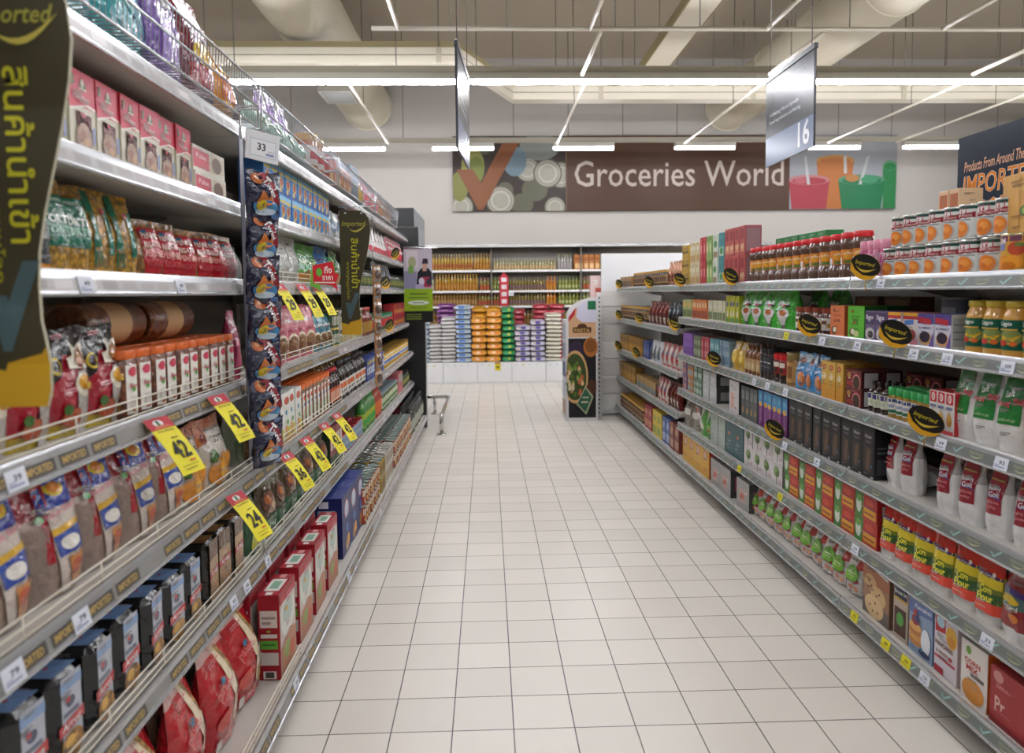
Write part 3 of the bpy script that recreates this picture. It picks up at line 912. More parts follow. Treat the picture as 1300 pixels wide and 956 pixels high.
row(pet, 'LD', 163, 302, 10, 'orange-lidded square bean jar', inset=.022, jit=.04)
pet2 = Kind('bean_jar', 'jar', pet.w, pet.d, pet.h, pet.parts)
row(pet2, 'LD', 163, 302, 10, 'rear orange-lidded bean jar', inset=.022, back=.082, jit=.05)
mag = K_pouch('bean_bag', 'bag', .1, .07, .24, 'a32c56', mat='crinkle', seed=22, F=[('r', .2, .2, .8, .6, 'c24f74')])
row(mag, 'LD', 303, 313, 1, 'magenta bag at the bay joint')
musl = K_pouch('muesli_pouch', 'pouch', .155, .08, .245, 'cf6f80', seed=23, seal=.06, F=[('r', .08, .6, .92, .95, 'd98491'), ('e', .5, .3, .36, .2, 'e9d9c0'), ('e', .5, .29, .3, .16, 'a8794a', 'grain'), ('t', 'Muesli', .5, .72, .08, 'f4e6e4', .6), ('r', .25, .52, .75, .57, 'a84458'), ('e', .2, .12, .15, .07, 'b98a58')], topw=.92)
muslb = K_pouch('muesli_pouch', 'pouch', .14, .08, .19, '4f8a9c', seed=24, seal=.06, F=[('e', .5, .32, .34, .2, 'e3d6bd'), ('e', .5, .31, .28, .16, '9a7448', 'grain'), ('t', 'Muesli', .5, .7, .1, 'e8f0ee', .6)], topw=.92)
row(musl, 'LD', 342, 402, 4, 'pink muesli pouch', yaw=-.25, inset=.035)
row(muslb, 'LD', 403, 424, 2, 'teal muesli pouch', yaw=-.25, inset=.035)
wcan = K_can('food_can', 'can', .036, .1, 'd9d6c8', F=[('r', .2, .1, .8, .5, '6b8a5a'), ('r', .2, .62, .8, .85, '3c4a44'), ('e', .5, .3, .2, .16, 'c7a25a')], single=True)
gcan = K_can('food_can', 'can', .036, .1, '3f5a44', F=[('r', .15, .2, .85, .7, 'c9cbb8'), ('r', .25, .35, .75, .5, '46464a')], single=True, top='b89a4a')
row(gcan, 'LD', 425, 433, 2, 'green vegetable can', stack=2)
row(wcan, 'LD', 434, 462, 8, 'white vegetable can', stack=2, rows=2)
sauce = K_bottle('sauce_bottle', 'bottle', .03, .2, '7d2a1c', 'c2402c', 'a8813a', single=True)
row(sauce, 'LD', 463, 474, 4, 'red chilli sauce bottle', rows=2)
coff = K_jar('coffee_jar', 'jar', .035, .13, JP(.035, .13), '3a5a3c', lid=[(.034, .115), (.034, .135)], lidcol='1f6b48', lz=(.03, .09), labcol='b3353a', single=True)
row(coff, 'LD', 475, 500, 8, 'green-capped red-label jar', stack=1, rows=2)
redbox = K_carton('tea_carton', 'carton', .1, .1, .1, 'b5303a', F=[('r', .1, .5, .9, .9, '8f1f2a'), ('e', .5, .3, .3, .18, 'd9b23c')])
row(redbox, 'LD', 501, 516, 7, 'small red tea carton', stack=2)

# rice vermicelli, nuts and bottles on the fifth shelf
verm = K_pouch('noodle_bag', 'bag', .17, .075, .245, 'b9a79a', mat='crinkle', seal=.06, gus=.6, seed=31, bands=[(.62, 'a38d7f'), (.68, 'd0bdb2'), (1, '951a26')],
    F=[('p', [(.38, .3), (.5, .3), (.58, 1), (.4, 1)], '9a1c28'), ('p', [(.45, 1), (.95, 1), (.95, .72), (.4, .7)], '2c3f9a'), ('e', .72, .88, .14, .07, 'e4c43a'), ('e', .72, .88, .08, .04, 'e08a2c'), ('p', [(.5, .72), (.98, .74), (1, .02), (.62, .02), (.5, .4)], 'cfc2b7'), ('t', 'Rice Stick', .7, .7, .05, 'd98a9a', .5, 10, .02), ('p', [(.5, .56), (.95, .6), (.95, .54), (.5, .5)], 'd6a93c'), ('p', [(.5, .5), (.95, .54), (.95, .34), (.55, .32)], '2f4a9a'), ('e', .75, .42, .14, .06, 'e8e4dc'), ('p', [(.7, .3), (.95, .32), (.98, .06), (.74, .04)], 'd08a4c'), ('e', .84, .2, .1, .08, 'c05a3a'), ('t', 'IIIIIIIIIIIIIIIIIIII', .24, .33, .55, 'a08f84', .4)])
row(verm, 'LE', -30, 235, 5, 'red and clear rice noodle bag', inset=.05, yaw=-.25, jit=.12, lean=.05, hj=.03)
cot = K_pouch('snack_bag', 'bag', .25, .08, .21, 'd9d2c6', mat='crinkle', seal=.05, gus=.7, seed=32, bands=[(.8, 'd8cfc2'), (1, 'b5622c')],
    F=[('p', [(0, .6), (.3, .75), (.26, 1), (0, 1)], 'c9702c'), ('e', .14, .72, .08, .08, '8f3a1c'), ('t', 'COTUA', .6, .66, .1, '3f3a34', .55), ('r', .35, .8, .8, .84, '8a7a5c'), ('e', .34, .2, .26, .2, 'd98a1c'), ('e', .6, .24, .22, .2, 'e69a22'), ('e', .84, .22, .18, .2, 'e08f1c'), ('e', .5, .16, .1, .1, 'f0b23c'), ('p', [(.1, .4), (.22, .56), (.34, .44), (.24, .34)], '3f6b2c')])
row(cot, 'LE', 237, 300, 1, 'white bag printed with orange fruit', inset=.04, lean=.12)
clearg = K_pouch('leaf_bag', 'bag', .12, .07, .24, '6f7a66', mat='clear', seed=33, F=[('r', .15, .1, .85, .5, '4c6b3a'), ('r', .2, .6, .8, .8, 'b9c0b4')])
row(clearg, 'LE', 301, 316, 1, 'clear bag of dried green leaves')
nutp = K_pouch('nut_bag', 'bag', .13, .07, .2, 'c79a68', mat='grain', seed=34, F=[('r', .5, .3, 1, .9, 'd9d6ce', 'film')], dmat='grain')
nutw = K_carton('nut_carton', 'carton', .09, .1, .2, 'dcdcd6', side='c9c9c4', top='cfcfc9', F=[('e', .5, .84, .36, .08, 'c2553c'), ('r', .3, .5, .7, .66, 'c8d6c0'), ('e', .4, .6, .14, .05, '4a78b0'), ('e', .6, .4, .16, .06, '5f9a4c'), ('p', [(.05, 0), (.95, 0), (.8, .28), (.2, .36)], 'c79a5c'), ('r', .65, .1, .95, .3, 'c9c43a')])
nuto = K_jar('nut_jar', 'jar', .036, .2, [(.034, 0), (.036, .006), (.036, .175), (.033, .18)], 'a3693a', bodymat='grain', sq=True, lid=[(.037, .178), (.037, .2)], lidcol='dd6f33', lz=(.015, .16), arc=1.1, labcol='e6e2da', F=[('e', .5, .85, .3, .08, 'c0513c'), ('r', .25, .1, .75, .5, 'b7c9a8'), ('r', .3, .6, .7, .7, '5a86b0')], labels=(None, 'orange lid', 'white label'))
row(nutp, 'LE', 330, 352, 1, 'bag of pale nuts beside the hanging snack strip')
row(nutw, 'LE', 353, 384, 3, 'white nut carton', rows=2)
row(nuto, 'LE', 385, 421, 6, 'orange-lidded nut jar', rows=2)
soyr = K_bottle('soy_sauce_bottle', 'bottle', .03, .2, '2a1512', 'b3222a', 'b8542e', F=[('r', .2, .2, .8, .8, 'd9a38a')])
soyb = K_bottle('soy_sauce_bottle', 'bottle', .03, .22, '1f1714', '1c1b1b', 'd9d6d0', F=[('r', .2, .5, .8, .85, 'c9693a'), ('r', .3, .2, .7, .35, '3d3d40')])
soyy = K_bottle('oil_bottle', 'bottle', .034, .25, '8f6b1f', 'd9a92c', 'b8953a')
row(soyr, 'LE', 422, 434, 4, 'red-capped soy sauce bottle')
row(soyb, 'LE', 435, 452, 7, 'black-capped soy sauce bottle')
row(soyb, 'LE', 453, 466, 6, 'plain dark sauce bottle')
row(soyy, 'LE', 424, 468, 14, 'yellow-capped oil bottle at the back', back=.09, inset=.05)
tin = K_carton('milk_powder_carton', 'carton', .09, .09, .15, '3c4f93', F=[('r', 0, .3, 1, .6, 'd9dde4'), ('e', .5, .45, .25, .1, '3f6fb5'), ('r', .2, .75, .8, .9, 'd9c23c')])
yjar = K_jar('mustard_jar', 'jar', .035, .13, JP(.035, .13), 'c99a2a', lid=[(.035, .116), (.035, .135)], lidcol='8a6a2c', lz=(.03, .1), labcol='e6e2cf', F=[('r', .1, .1, .9, .45, '4a68b0'), ('r', .2, .6, .8, .85, 'd9b23c')], single=True)
row(tin, 'LE', 467, 488, 6, 'blue and white milk powder carton', rows=1)
row(yjar, 'LE', 489, 519, 16, 'yellow mustard jar', rows=2, gap=.022)

# black and blue rice bricks on the sixth shelf
arr = K_carton('rice_brick', 'rice', .1, .13, .185, '15161b', side='15161b', top='15161b', mat='film', bev=.02,
    F=[('r', .22, .08, .86, .95, 'aeb3bf'), ('r', .2, .8, .88, .9, '7f9cc4'), ('e', .5, .66, .14, .06, '3c4460'), ('r', .25, .52, .75, .57, '5b6175'), ('p', [(.1, .34), (.9, .4), (.9, .52), (.1, .46)], 'b3242c'), ('t', 'Arroz', .5, .43, .08, 'e9dede', .62, 4, .02, .2), ('e', .5, .2, .36, .15, 'c98f3a', 'grain'), ('e', .42, .24, .16, .07, 'dcae5c')],
    T=[('r', .14, .08, .88, .85, '7fa2d6'), ('e', .5, .36, .06, .04, 'b8485a'), ('p', [(.16, .3), (.5, .38), (.86, .3), (.5, .42)], '7d9ccc')])
row(arr, 'LF', 20, 262, 7, 'black rice brick with blue top', inset=.03, jit=.1, rows=2, hj=.04, rowgap=.03, fit=False)
arb = K_carton('rice_brick', 'rice', .1, .13, .19, '1c1714', side='1c1714', top='1c1714', mat='film', bev=.02,
    F=[('r', .1, .02, .9, .98, 'a98a68'), ('r', .1, .7, .9, .98, '5f3f26'), ('p', [(.1, .4), (.9, .46), (.9, .56), (.1, .5)], 'b3242c'), ('t', 'Arroz', .5, .48, .08, 'e9dede', .62, 4, .02, .2), ('e', .5, .22, .36, .15, 'b8803c', 'grain')],
    T=[('r', .14, .1, .86, .6, '9a6a3c')])
row(arb, 'LF', 264, 312, 3, 'black rice brick with brown top', inset=.03, rows=2, jit=.08, rowgap=.03, fit=False)
herb = K_pouch('herb_bag', 'bag', .15, .08, .23, '5a4a36', mat='crinkle', seed=41, seal=.08, F=[('r', .05, .03, .95, .34, '1f5a36'), ('t', 'Thai', .5, .2, .08, 'd5e0cc', .4), ('e', .5, .56, .38, .17, '8f4a2c', 'grain'), ('e', .4, .6, .14, .07, 'b5693c'), ('e', .6, .5, .12, .06, 'c9a878'), ('r', .1, .82, .9, .9, '6a6a52')], topw=.85)
herbg = K_pouch('herb_bag', 'bag', .16, .08, .2, '2c5a38', mat='crinkle', seed=42, F=[('r', .1, .1, .5, .5, 'b8b83a'), ('t', 'Green', .5, .72, .09, 'd0dccc', .6), ('e', .66, .36, .22, .14, 'c9d0c0')])
row(herbg, 'LF', 325, 338, 1, 'dark green packet of dried herbs')
row(herb, 'LF', 340, 420, 5, 'clear spice bag with green foot', jit=.1, hj=.04, inset=.03)
tall = K_carton('biscuit_carton', 'carton', .06, .08, .22, '7a1f28', side='2c4a33', F=[('r', 0, 0, 1, .3, '1f4a30'), ('r', .2, .45, .8, .8, 'd9cfc2')])
row(tall, 'LF', 421, 436, 3, 'slim dark red and green carton')
redcan = K_can('drink_can', 'can', .033, .115, '9fb0bd', F=[('r', .2, .2, .8, .8, '5f7f9c'), ('r', .3, .4, .7, .6, 'd5dde2')], top='b83a44', single=True, ring='b83a44')
row(redcan, 'LF', 437, 462, 7, 'red-topped silver can', rows=3)
gbot = K_bottle('green_bottle', 'bottle', .033, .24, '3f8a3a', '2f7a3f', 'a8b53c', F=[('r', .2, .1, .8, .6, '3f9a4a')])
obot = K_bottle('orange_bottle', 'bottle', .033, .24, 'a8402a', 'a8242c', 'd06a3a')
row(gbot, 'LF', 463, 478, 6, 'green drink bottle')
row(obot, 'LF', 479, 486, 4, 'orange-red sauce bottle')
smj = K_jar('pickle_jar', 'jar', .036, .14, JP(.036, .14), '5c6b3a', lid=[(.035, .125), (.035, .143)], lidcol='8d9da8', lz=(.02, .1), labcol='c7ccb2', F=[('r', .2, .2, .8, .5, '4d7a45')], single=True)
row(smj, 'LF', 487, 506, 9, 'silver-lidded pickle jar', rows=2, gap=.02)
pkc = K_carton('noodle_carton', 'carton', .1, .1, .18, 'c26a70', F=[('r', .1, .5, .9, .9, '8f9a90')])
row(pkc, 'LF', 507, 512, 3, 'dusty pink carton')
row(dkjar, 'LF', 513, 520, 9, 'dark olive jar at the shelf end')

# pasta bags, cartons and tins on the bottom shelf
rbag = K_pouch('pasta_bag', 'bag', .19, .1, .3, 'b5232c', mat='crinkle', seed=51, seal=.07, gus=.55, topw=.9, bands=[(.9, 'b5232c'), (1, 'd5a9a4')],
    F=[('p', [(.55, .9), (.72, .9), (.9, .2), (.78, .04), (.7, .12), (.78, .45)], 'd9b06a', 'grain'), ('p', [(.5, .93), (.58, .93), (.8, .4), (.72, .1), (.66, .12)], 'e8d5b8'), ('e', .84, .42, .07, .09, 'dcd6cc'), ('e', .84, .42, .05, .07, '6b4a48'), ('t', 'SEMOLA', .42, .1, .06, 'e3b0a8', .5, 8), ('t', 'pasta', .35, .55, .12, 'cf5b58', .4, 20), ('e', .3, .28, .22, .1, 'c9463f'), ('r', .08, .03, .2, .13, 'e3dcd4')])
row(rbag, 'LG', 190, 344, 4, 'red crinkled pasta bag', inset=.07, jit=.2, lean=.12, hj=.04)
row(rbag, 'LG', 160, 318, 4, 'rear red pasta bag', inset=.07, back=.17, jit=.3, lean=.05, hj=.05)
rcar = K_carton('cereal_carton', 'carton', .19, .072, .29, '9c1f2b', side='9c1f2b', top='9c1f2b',
    F=[('r', .03, .02, .97, .97, 'c9bdb2'), ('e', .5, .66, .42, .26, 'd6d9d2'), ('e', .5, .7, .3, .14, 'b4c2b8'), ('p', [(.05, .02), (.95, .02), (.95, .4), (.6, .46), (.05, .34)], 'b07a5c'), ('e', .4, .26, .2, .1, '8a9a52'), ('e', .7, .2, .16, .09, 'c0604a'), ('r', .03, .86, .97, .97, 'ab2a34')],
    S=[('r', .1, .62, .9, .82, 'd5cdc6'), ('r', .18, .72, .82, .75, '9a8f8a'), ('r', .18, .66, .6, .69, '9a8f8a'), ('r', .12, .5, .88, .545, 'd8d0c8'), ('r', .1, .37, .9, .47, '5fa33c'), ('r', .2, .41, .8, .43, '35702a'), ('r', .08, .18, .92, .33, 'c4bfba'), ('r', .2, .02, .8, .11, 'ddd8d2'), ('r', .3, .03, .7, .1, '4a4442'), ('e', .5, .58, .1, .012, '8fae3c')],
    T=[('r', .2, .15, .75, .85, 'd9d6cf'), ('r', .3, .3, .65, .7, '7da58c'), ('r', .02, .35, .14, .65, 'e9e0da'), ('r', .8, .3, .96, .6, 'cf8f8c')])
row(rcar, 'LG', 356, 432, 4, 'red muesli carton', inset=.03, rows=2, rowgap=.03, fit=False, jit=.02)
nav = K_carton('cereal_carton', 'carton', .2, .13, .3, '1b2a63', side='1b2460', top='2a3a7c', F=[('e', .55, .74, .28, .16, 'c2503c'), ('e', .55, .74, .24, .14, 'b8c2d4'), ('e', .6, .42, .12, .08, '3f78c0'), ('e', .55, .16, .22, .12, 'd9912c', 'grain'), ('e', .72, .2, .12, .1, 'e0a23c')], S=[('r', .1, .5, .75, .8, '9fa8b8'), ('r', .1, .05, .9, .4, '141a44'), ('r', .15, .84, .5, .95, 'dfe2ea')])
row(nav, 'LG', 436, 462, 1, 'tall navy cereal carton', inset=.045)
row(nav, 'LG', 430, 462, 2, 'rear navy cereal carton', inset=.045, back=.15)
tcan = K_can('food_can', 'can', .037, .105, '8e2f2a', F=[('r', .15, .5, .85, .85, 'd9d2b8'), ('e', .5, .3, .25, .16, 'c9a05a')], single=True, top='8f9e98')
ycan = K_can('food_can', 'can', .037, .105, 'a8882c', F=[('r', .2, .2, .8, .7, '4b4456')], single=True, top='9aa39a')
row(tcan, 'LG', 464, 484, 8, 'dark red food can', stack=2, rows=3)
row(ycan, 'LG', 485, 491, 3, 'yellow food can', stack=2, rows=3)
kcan = K_can('food_can', 'can', .037, .105, 'c9c2b4', F=[('r', .2, .2, .8, .8, '6b4a3a')], single=True)
row(kcan, 'LG', 492, 501, 5, 'cream food can', stack=2, rows=3)
row(tcan, 'LG', 502, 523, 13, 'red tomato can', stack=2, rows=3)
dkb = K_bottle('vinegar_bottle', 'bottle', .033, .26, '1a1d1a', '2b2b2b', 'a5a89a')
row(dkb, 'LG', 524, 538, 14, 'dark vinegar bottle', rows=2)
rcap = K_bottle('syrup_bottle', 'bottle', .033, .28, '6d1f24', 'b02838', '8d2a30')
row(rcap, 'LG', 520, 536, 8, 'red-capped bottle at the back', back=.2)
# ------------------------------------------------------------------ products, right gondola
ocan = K_can('food_can', 'can', .043, .112, 'd5d5d0', bands=[(.12, 'd5d5d0'), (.86, 'd9d9d4'), (1, '14453a')], top='c2c2bd',
    F=[('r', .28, .74, .66, .9, 'a33a50'), ('t', 'SPC', .47, .82, .08, 'eddfe0', .26), ('p', [(.06, .58), (.94, .62), (.94, .78), (.06, .72)], '8d1c28'), ('t', 'BAKED BEANS', .5, .68, .06, 'e0c0bc', .7), ('r', .2, .54, .8, .58, '8f9498'), ('e', .46, .3, .34, .25, 'b9b6b2'), ('e', .44, .3, .3, .23, 'd97a26'), ('e', .5, .34, .16, .1, 'e59440'), ('e', .36, .24, .12, .08, 'c96a1c')])
row(ocan, 'RA', 1258, 1112, 7, 'lower-tier white can of orange beans', inset=.03, yaw=.3, jit=.2, gap=.006)
row(ocan, 'RA', 1274, 1122, 8, 'upper-tier white can of orange beans', inset=.035, dz=.1127, yaw=.3, jit=.2, gap=.006)
row(ocan, 'RA', 1274, 1122, 7, 'rear white can of orange beans', inset=.13, jit=.25)
peach = K_can('food_can', 'can', .044, .115, 'd09a3a', F=[('r', .1, .8, .9, 1, '6a3a52'), ('t', 'DM', .3, .82, .14, 'e6d6d8', .26), ('p', [(.05, .55), (.4, .6), (.4, .76), (.05, .76)], '7a86b0'), ('e', .7, .62, .22, .17, 'b5482c'), ('e', .76, .72, .12, .05, '5f7a3a'), ('e', .35, .26, .26, .2, 'd9861f'), ('e', .62, .28, .24, .18, 'e0982c'), ('e', .5, .18, .2, .12, 'c97418')], top='c2b68e')
row(peach, 'RA', 1440, 1260, 5, 'yellow peach can', yaw=.3)
wood = K_carton('fruit_carton', 'carton', .16, .12, .17, 'c9974a', side='b9b8b2', top='d9ae63', F=[('r', .1, 0, .13, 1, 'c18d40'), ('r', .3, 0, .33, 1, 'cf9f54'), ('r', .5, 0, .53, 1, 'c18d40'), ('e', .85, .6, .22, .2, 'b53c3a'), ('e', .72, .36, .2, .1, '4f6b2c'), ('e', .72, .36, .12, .06, '9ab04c')])
one(wood, 'R', 1.58, yat(1308, 1.55, 1.62), 1.4665 + .1155, 'fruit carton', '', label='wood-grain fruit carton standing on the yellow peach cans', yaw=-.1)
pinkj = K_jar('jam_jar', 'jar', .03, .15, [(.028, 0), (.03, .006), (.03, .105), (.027, .115)], 'c25f86', lid=[(.029, .114), (.03, .118), (.03, .145), (.026, .15)], lidcol='d58aa0', lz=(.012, .1), labcol='cf9ab0', F=[('e', .25, .5, .1, .2, '8f2a5a'), ('e', .55, .7, .1, .2, 'b5487a'), ('e', .55, .28, .1, .2, '8f2a5a'), ('e', .8, .5, .1, .2, 'b5487a')], single=True)
row(pinkj, 'RA', 1120, 1088, 4, 'pink patterned jar', rows=2)
pinkp2 = K_carton('tea_carton', 'carton', .07, .09, .16, 'd9b58e', F=[('r', .1, .6, .9, .9, 'b8683c'), ('r', .2, .1, .8, .5, 'e6d9bd')])
row(pinkp2, 'RA', 1144, 1122, 1, 'cream and orange tea carton', back=.2, stack=2)
cofj = K_jar('coffee_jar', 'jar', .045, .2, [(.04, 0), (.044, .008), (.045, .05), (.038, .062), (.037, .068), (.037, .13), (.04, .138), (.043, .15), (.038, .172), (.033, .176)], '5a4034', lid=[(.036, .174), (.037, .176), (.037, .197), (.035, .2)], lidcol='c9252b', lz=(.068, .128), labcol='c9782c',
    F=[('r', 0, 0, .4, .45, 'd5d0cc'), ('r', .1, .1, .3, .3, '8a8f98'), ('e', .65, .6, .2, .3, 'd99a2e'), ('r', .5, .05, .95, .25, '5c7a3c'), ('t', 'coffee', .65, .75, .2, 'e9dcc0', .36)], labels=('ribbed glass jar of brown coffee', 'red lid', 'orange label'), seg=22)
row(cofj, 'RA', 1088, 946, 13, 'red-lidded coffee jar', inset=.028, yaw=.3, jit=.3)
greenc = K_carton('tea_carton', 'carton', .1, .09, .25, '2f7a46', top='37884f', F=[('r', .1, .1, .9, .5, '3f9a5c'), ('e', .5, .7, .3, .1, '5aa870')], S=[('r', .2, .2, .8, .7, '3a8a50')])
row(greenc, 'RA', 1010, 952, 5, 'tall rear green tea carton', back=.14)
redt = K_carton('tea_carton', 'carton', .075, .1, .17, 'b0504a', side='a35f66', top='bf7a74', F=[('r', .1, .1, .9, .4, 'c98a6c'), ('r', .2, .55, .8, .9, '8f2a33'), ('e', .5, .3, .3, .1, 'd9b48a')], S=[('r', .1, .1, .9, .9, '9a7a80')])
row(redt, 'RA', 944, 919, 4, 'tall red tea carton', stack=2)
tealt = K_carton('tea_carton', 'carton', .075, .1, .165, '3f8288', side='6b8f90', F=[('r', .1, .1, .9, .45, 'c3ccc4'), ('e', .5, .3, .3, .14, '3f8a4a')])
row(tealt, 'RA', 918, 911, 1, 'teal tea carton', stack=2)
whitt = K_carton('tea_carton', 'carton', .075, .1, .165, 'c9cfc2', F=[('e', .5, .6, .36, .14, '4a8a4a'), ('r', .1, .08, .9, .3, '8d7a5a')])
row(whitt, 'RA', 910, 904, 1, 'white tea carton with green oval', stack=2)
grt = K_carton('tea_carton', 'carton', .075, .1, .165, '8aa864', F=[('e', .5, .5, .36, .2, 'c5cf9a'), ('r', .1, .8, .9, .95, '5f8a3c')])
row(grt, 'RA', 903, 896, 1, 'pale green tea carton', stack=2)
rd2 = K_carton('tea_carton', 'carton', .075, .1, .165, 'b5343e', F=[('e', .5, .5, .3, .2, 'd9868a')])
row(rd2, 'RA', 895, 888, 1, 'bright red tea carton', stack=2)
crm = K_carton('tea_carton', 'carton', .075, .1, .155, 'cdbf98', F=[('r', .1, .1, .9, .4, 'b58f5a'), ('r', .2, .6, .8, .8, 'e2dac0')])
row(crm, 'RA', 887, 875, 2, 'cream tea carton', stack=2)
yel = K_carton('tea_carton', 'carton', .09, .1, .1, 'b8953a', F=[('r', .1, .4, .9, .6, '5a4522'), ('r', .3, .7, .7, .85, '7a5f2c')])
row(yel, 'RA', 874, 865, 2, 'mustard yellow carton', stack=3)
cop = K_pouch('coffee_pouch', 'pouch', .12, .06, .2, 'c08a6c', mat='foil', seed=61, F=[('r', .2, .2, .8, .5, '8f4a3c')])
row(cop, 'rA', 863, 846, 4, 'copper foil coffee pouch')
cjar = K_jar('coffee_jar', 'jar', .038, .14, JP(.038, .14), '3c281c', lid=[(.037, .124), (.037, .144)], lidcol='b58a3c', lz=(.03, .1), labcol='9a7a52', F=[('r', .2, .2, .8, .8, '5c463c')], single=True)
row(cjar, 'rA', 844, 803, 14, 'gold-lidded coffee jar', rows=2)
brc = K_carton('coffee_carton', 'carton', .1, .1, .12, '8f6a30', F=[('r', .1, .1, .9, .6, '4a3426')])
row(brc, 'rA', 801, 787, 6, 'brown and gold coffee carton')

# second shelf
ligo = K_jar('fruit_jar', 'jar', .045, .165, [(.042, 0), (.045, .006), (.045, .112), (.043, .122), (.036, .14), (.036, .145)], 'd9a548', bodymat='liquid', lid=[(.037, .146), (.0385, .148), (.0385, .163), (.036, .165)], lidcol='b9a12e', lz=(.022, .11), labcol='0f5a46',
    F=[('t', 'Ligo', .36, .86, .17, 'e8ece4', .42, 0, .02), ('e', .5, .42, .34, .26, '7f8a4a'), ('p', [(.25, .26), (.5, .2), (.8, .5), (.6, .44), (.45, .4), (.3, .5)], 'e0b52e'), ('e', .3, .24, .14, .1, 'b53c2c'), ('e', .6, .22, .1, .08, 'd96a2c'), ('r', .12, .66, .7, .71, 'c9a24a')], labels=('glass jar of fruit in syrup', 'yellow lid', 'green label'), seg=24)
row(ligo, 'RB', 1500, 1214, 9, 'yellow-lidded fruit jar with green label', yaw=.42, jit=.06)
bigcan = K_can('food_can', 'can', .06, .15, '5a5f6a', single=True, top='8f9298', F=[('r', .2, .2, .8, .8, '7f858f')])
one(bigcan, 'R', 1.64, yat(1232, 1.64, 1.3) + .05, 1.2225, 'can', '', label='large grey can standing behind the yellow-lidded fruit jars', scale=(1, 1, 1.15))
blub = K_carton('dried_fruit_carton', 'carton', .078, .06, .118, 'c9c6d6', side='d8d6d0', top='4b3f7a', F=[('r', 0, .7, 1, 1, '4f4285'), ('p', [(.05, .74), (.8, .68), (.84, .84), (.05, .9)], 'b32a36'), ('t', 'BLUEBERRY', .5, .58, .06, '4a4a66', .8), ('e', .5, .28, .4, .2, 'd0a06a'), ('e', .48, .32, .32, .16, '2f2438'), ('p', [(.7, 0), (1, 0), (1, .5)], '6a55a0')], S=[('r', .1, .1, .9, .9, 'b9b7b2'), ('r', .1, .3, .9, .32, '4a4a4a'), ('r', .1, .5, .9, .52, '4a4a4a'), ('r', .1, .7, .9, .72, '4a4a4a')])
row(blub, 'RB', 1206, 1164, 2, 'purple blueberry carton', rows=2)
rais = K_carton('dried_fruit_carton', 'carton', .078, .06, .118, 'd9cfd0', top='c23a3a', F=[('r', 0, .8, 1, 1, 'b8323c'), ('r', 0, .9, 1, 1, 'd9a22e'), ('p', [(.1, .6), (.7, .66), (.7, .8), (.1, .76)], '4b7ab8'), ('e', .6, .34, .26, .16, '9c3a44'), ('p', [(0, 0), (1, 0), (1, .22), (0, .1)], 'd9899c')])
row(rais, 'RB', 1163, 1126, 2, 'red and white raisin carton', rows=2)
prun = K_carton('dried_fruit_carton', 'carton', .078, .06, .118, '6b5f7f', top='7f5a9a', F=[('r', .05, .55, .95, .95, '473a5c'), ('t', 'ligo', .45, .78, .2, 'e6e2ea', .7, 0, .02), ('e', .5, .25, .44, .2, 'c9c4c0'), ('e', .55, .22, .26, .12, '3a2a2e')])
row(prun, 'RB', 1125, 1097, 2, 'dark purple prune carton', rows=2)
k5 = K_carton('snack_carton', 'carton', .1, .09, .135, '5fb83a', side='2f6b2c', top='4a9a30', F=[('t', "K'S", .5, .5, .14, '2f5a24', .3, 0, .02), ('t', 'COCONUT', .5, .68, .05, '2f5a24', .6), ('e', .3, .2, .18, .13, '5a3a24'), ('e', .33, .22, .12, .09, 'e6dfc4'), ('e', .55, .16, .16, .1, 'c9d28a'), ('e', .3, .84, .08, .06, '8a6a3c')])
j5 = K_carton('snack_carton', 'carton', .1, .09, .135, 'd97a4a', side='b55f36', top='c96d40', F=[('t', 'JAR', .5, .5, .12, '5a2a1c', .5, 0, .02), ('t', 'COCONUT', .5, .68, .05, '7a3a24', .6), ('e', .3, .2, .18, .13, '4a2f20'), ('e', .34, .22, .12, .09, 'e6dfc4'), ('e', .3, .84, .08, .06, '8a4a2c')])
row(k5, 'RB', 1096, 1073, 1, 'bright green coconut snack carton', rows=2)
row(j5, 'RB', 1072, 1050, 1, 'orange coconut snack carton', rows=2)
brwn = K_carton('biscuit_carton', 'carton', .2, .1, .1, '7a5238', F=[('r', .1, .2, .9, .8, '9a7452')])
for i, u in enumerate((1110, 1150)):
    one(brwn, 'R', 1.76, yat(u, 1.75, 1.3), 1.2225 + .1, 'brown carton', '', label=('brown biscuit carton behind the purple prune cartons', 'brown biscuit carton behind the red raisin cartons')[i], scale=(1, 1, .7))
    one(brwn, 'R', 1.76, yat(u, 1.75, 1.3), 1.2225, 'brown carton', '', label=('lower brown carton behind the purple prune cartons', 'lower brown carton behind the red raisin cartons')[i])
nutj = K_jar('chocolate_jar', 'jar', .048, .12, [(.045, 0), (.048, .006), (.048, .095), (.044, .1)], '5a2c1c', lid=[(.047, .098), (.048, .1), (.048, .12)], lidcol='8a3f2a', lz=(.02, .075), labcol='dcd8d0', F=[('r', .1, .5, .6, .8, '6a4a3a'), ('e', .75, .4, .16, .2, 'b58a4a')], labels=(None, 'brown lid', 'white label'))
row(nutj, 'RB', 1049, 1005, 2, 'brown-lidded jar with white label', yaw=.3)
hend = K_pouch('coffee_pouch', 'pouch', .17, .09, .205, '3fae32', mat='crinkle', seed=62, seal=.05, gus=.8, topw=.86, F=[('t', 'choice', .5, .74, .06, '1c3a1c', .4), ('t', 'Black', .5, .66, .09, 'e4ecdc', .55, 0, .02, .2), ('r', .25, .57, .75, .62, '1c2a1c'), ('e', .5, .38, .24, .15, 'd9d6d0'), ('e', .5, .42, .14, .08, 'b06a34'), ('p', [(.3, .3), (.7, .3), (.6, .12), (.4, .12)], 'cfccc8'), ('r', .4, .04, .62, .12, '3a3a36')])
row(hend, 'RB', 1000, 938, 4, 'bright green coffee pouch', inset=.03, yaw=.2)
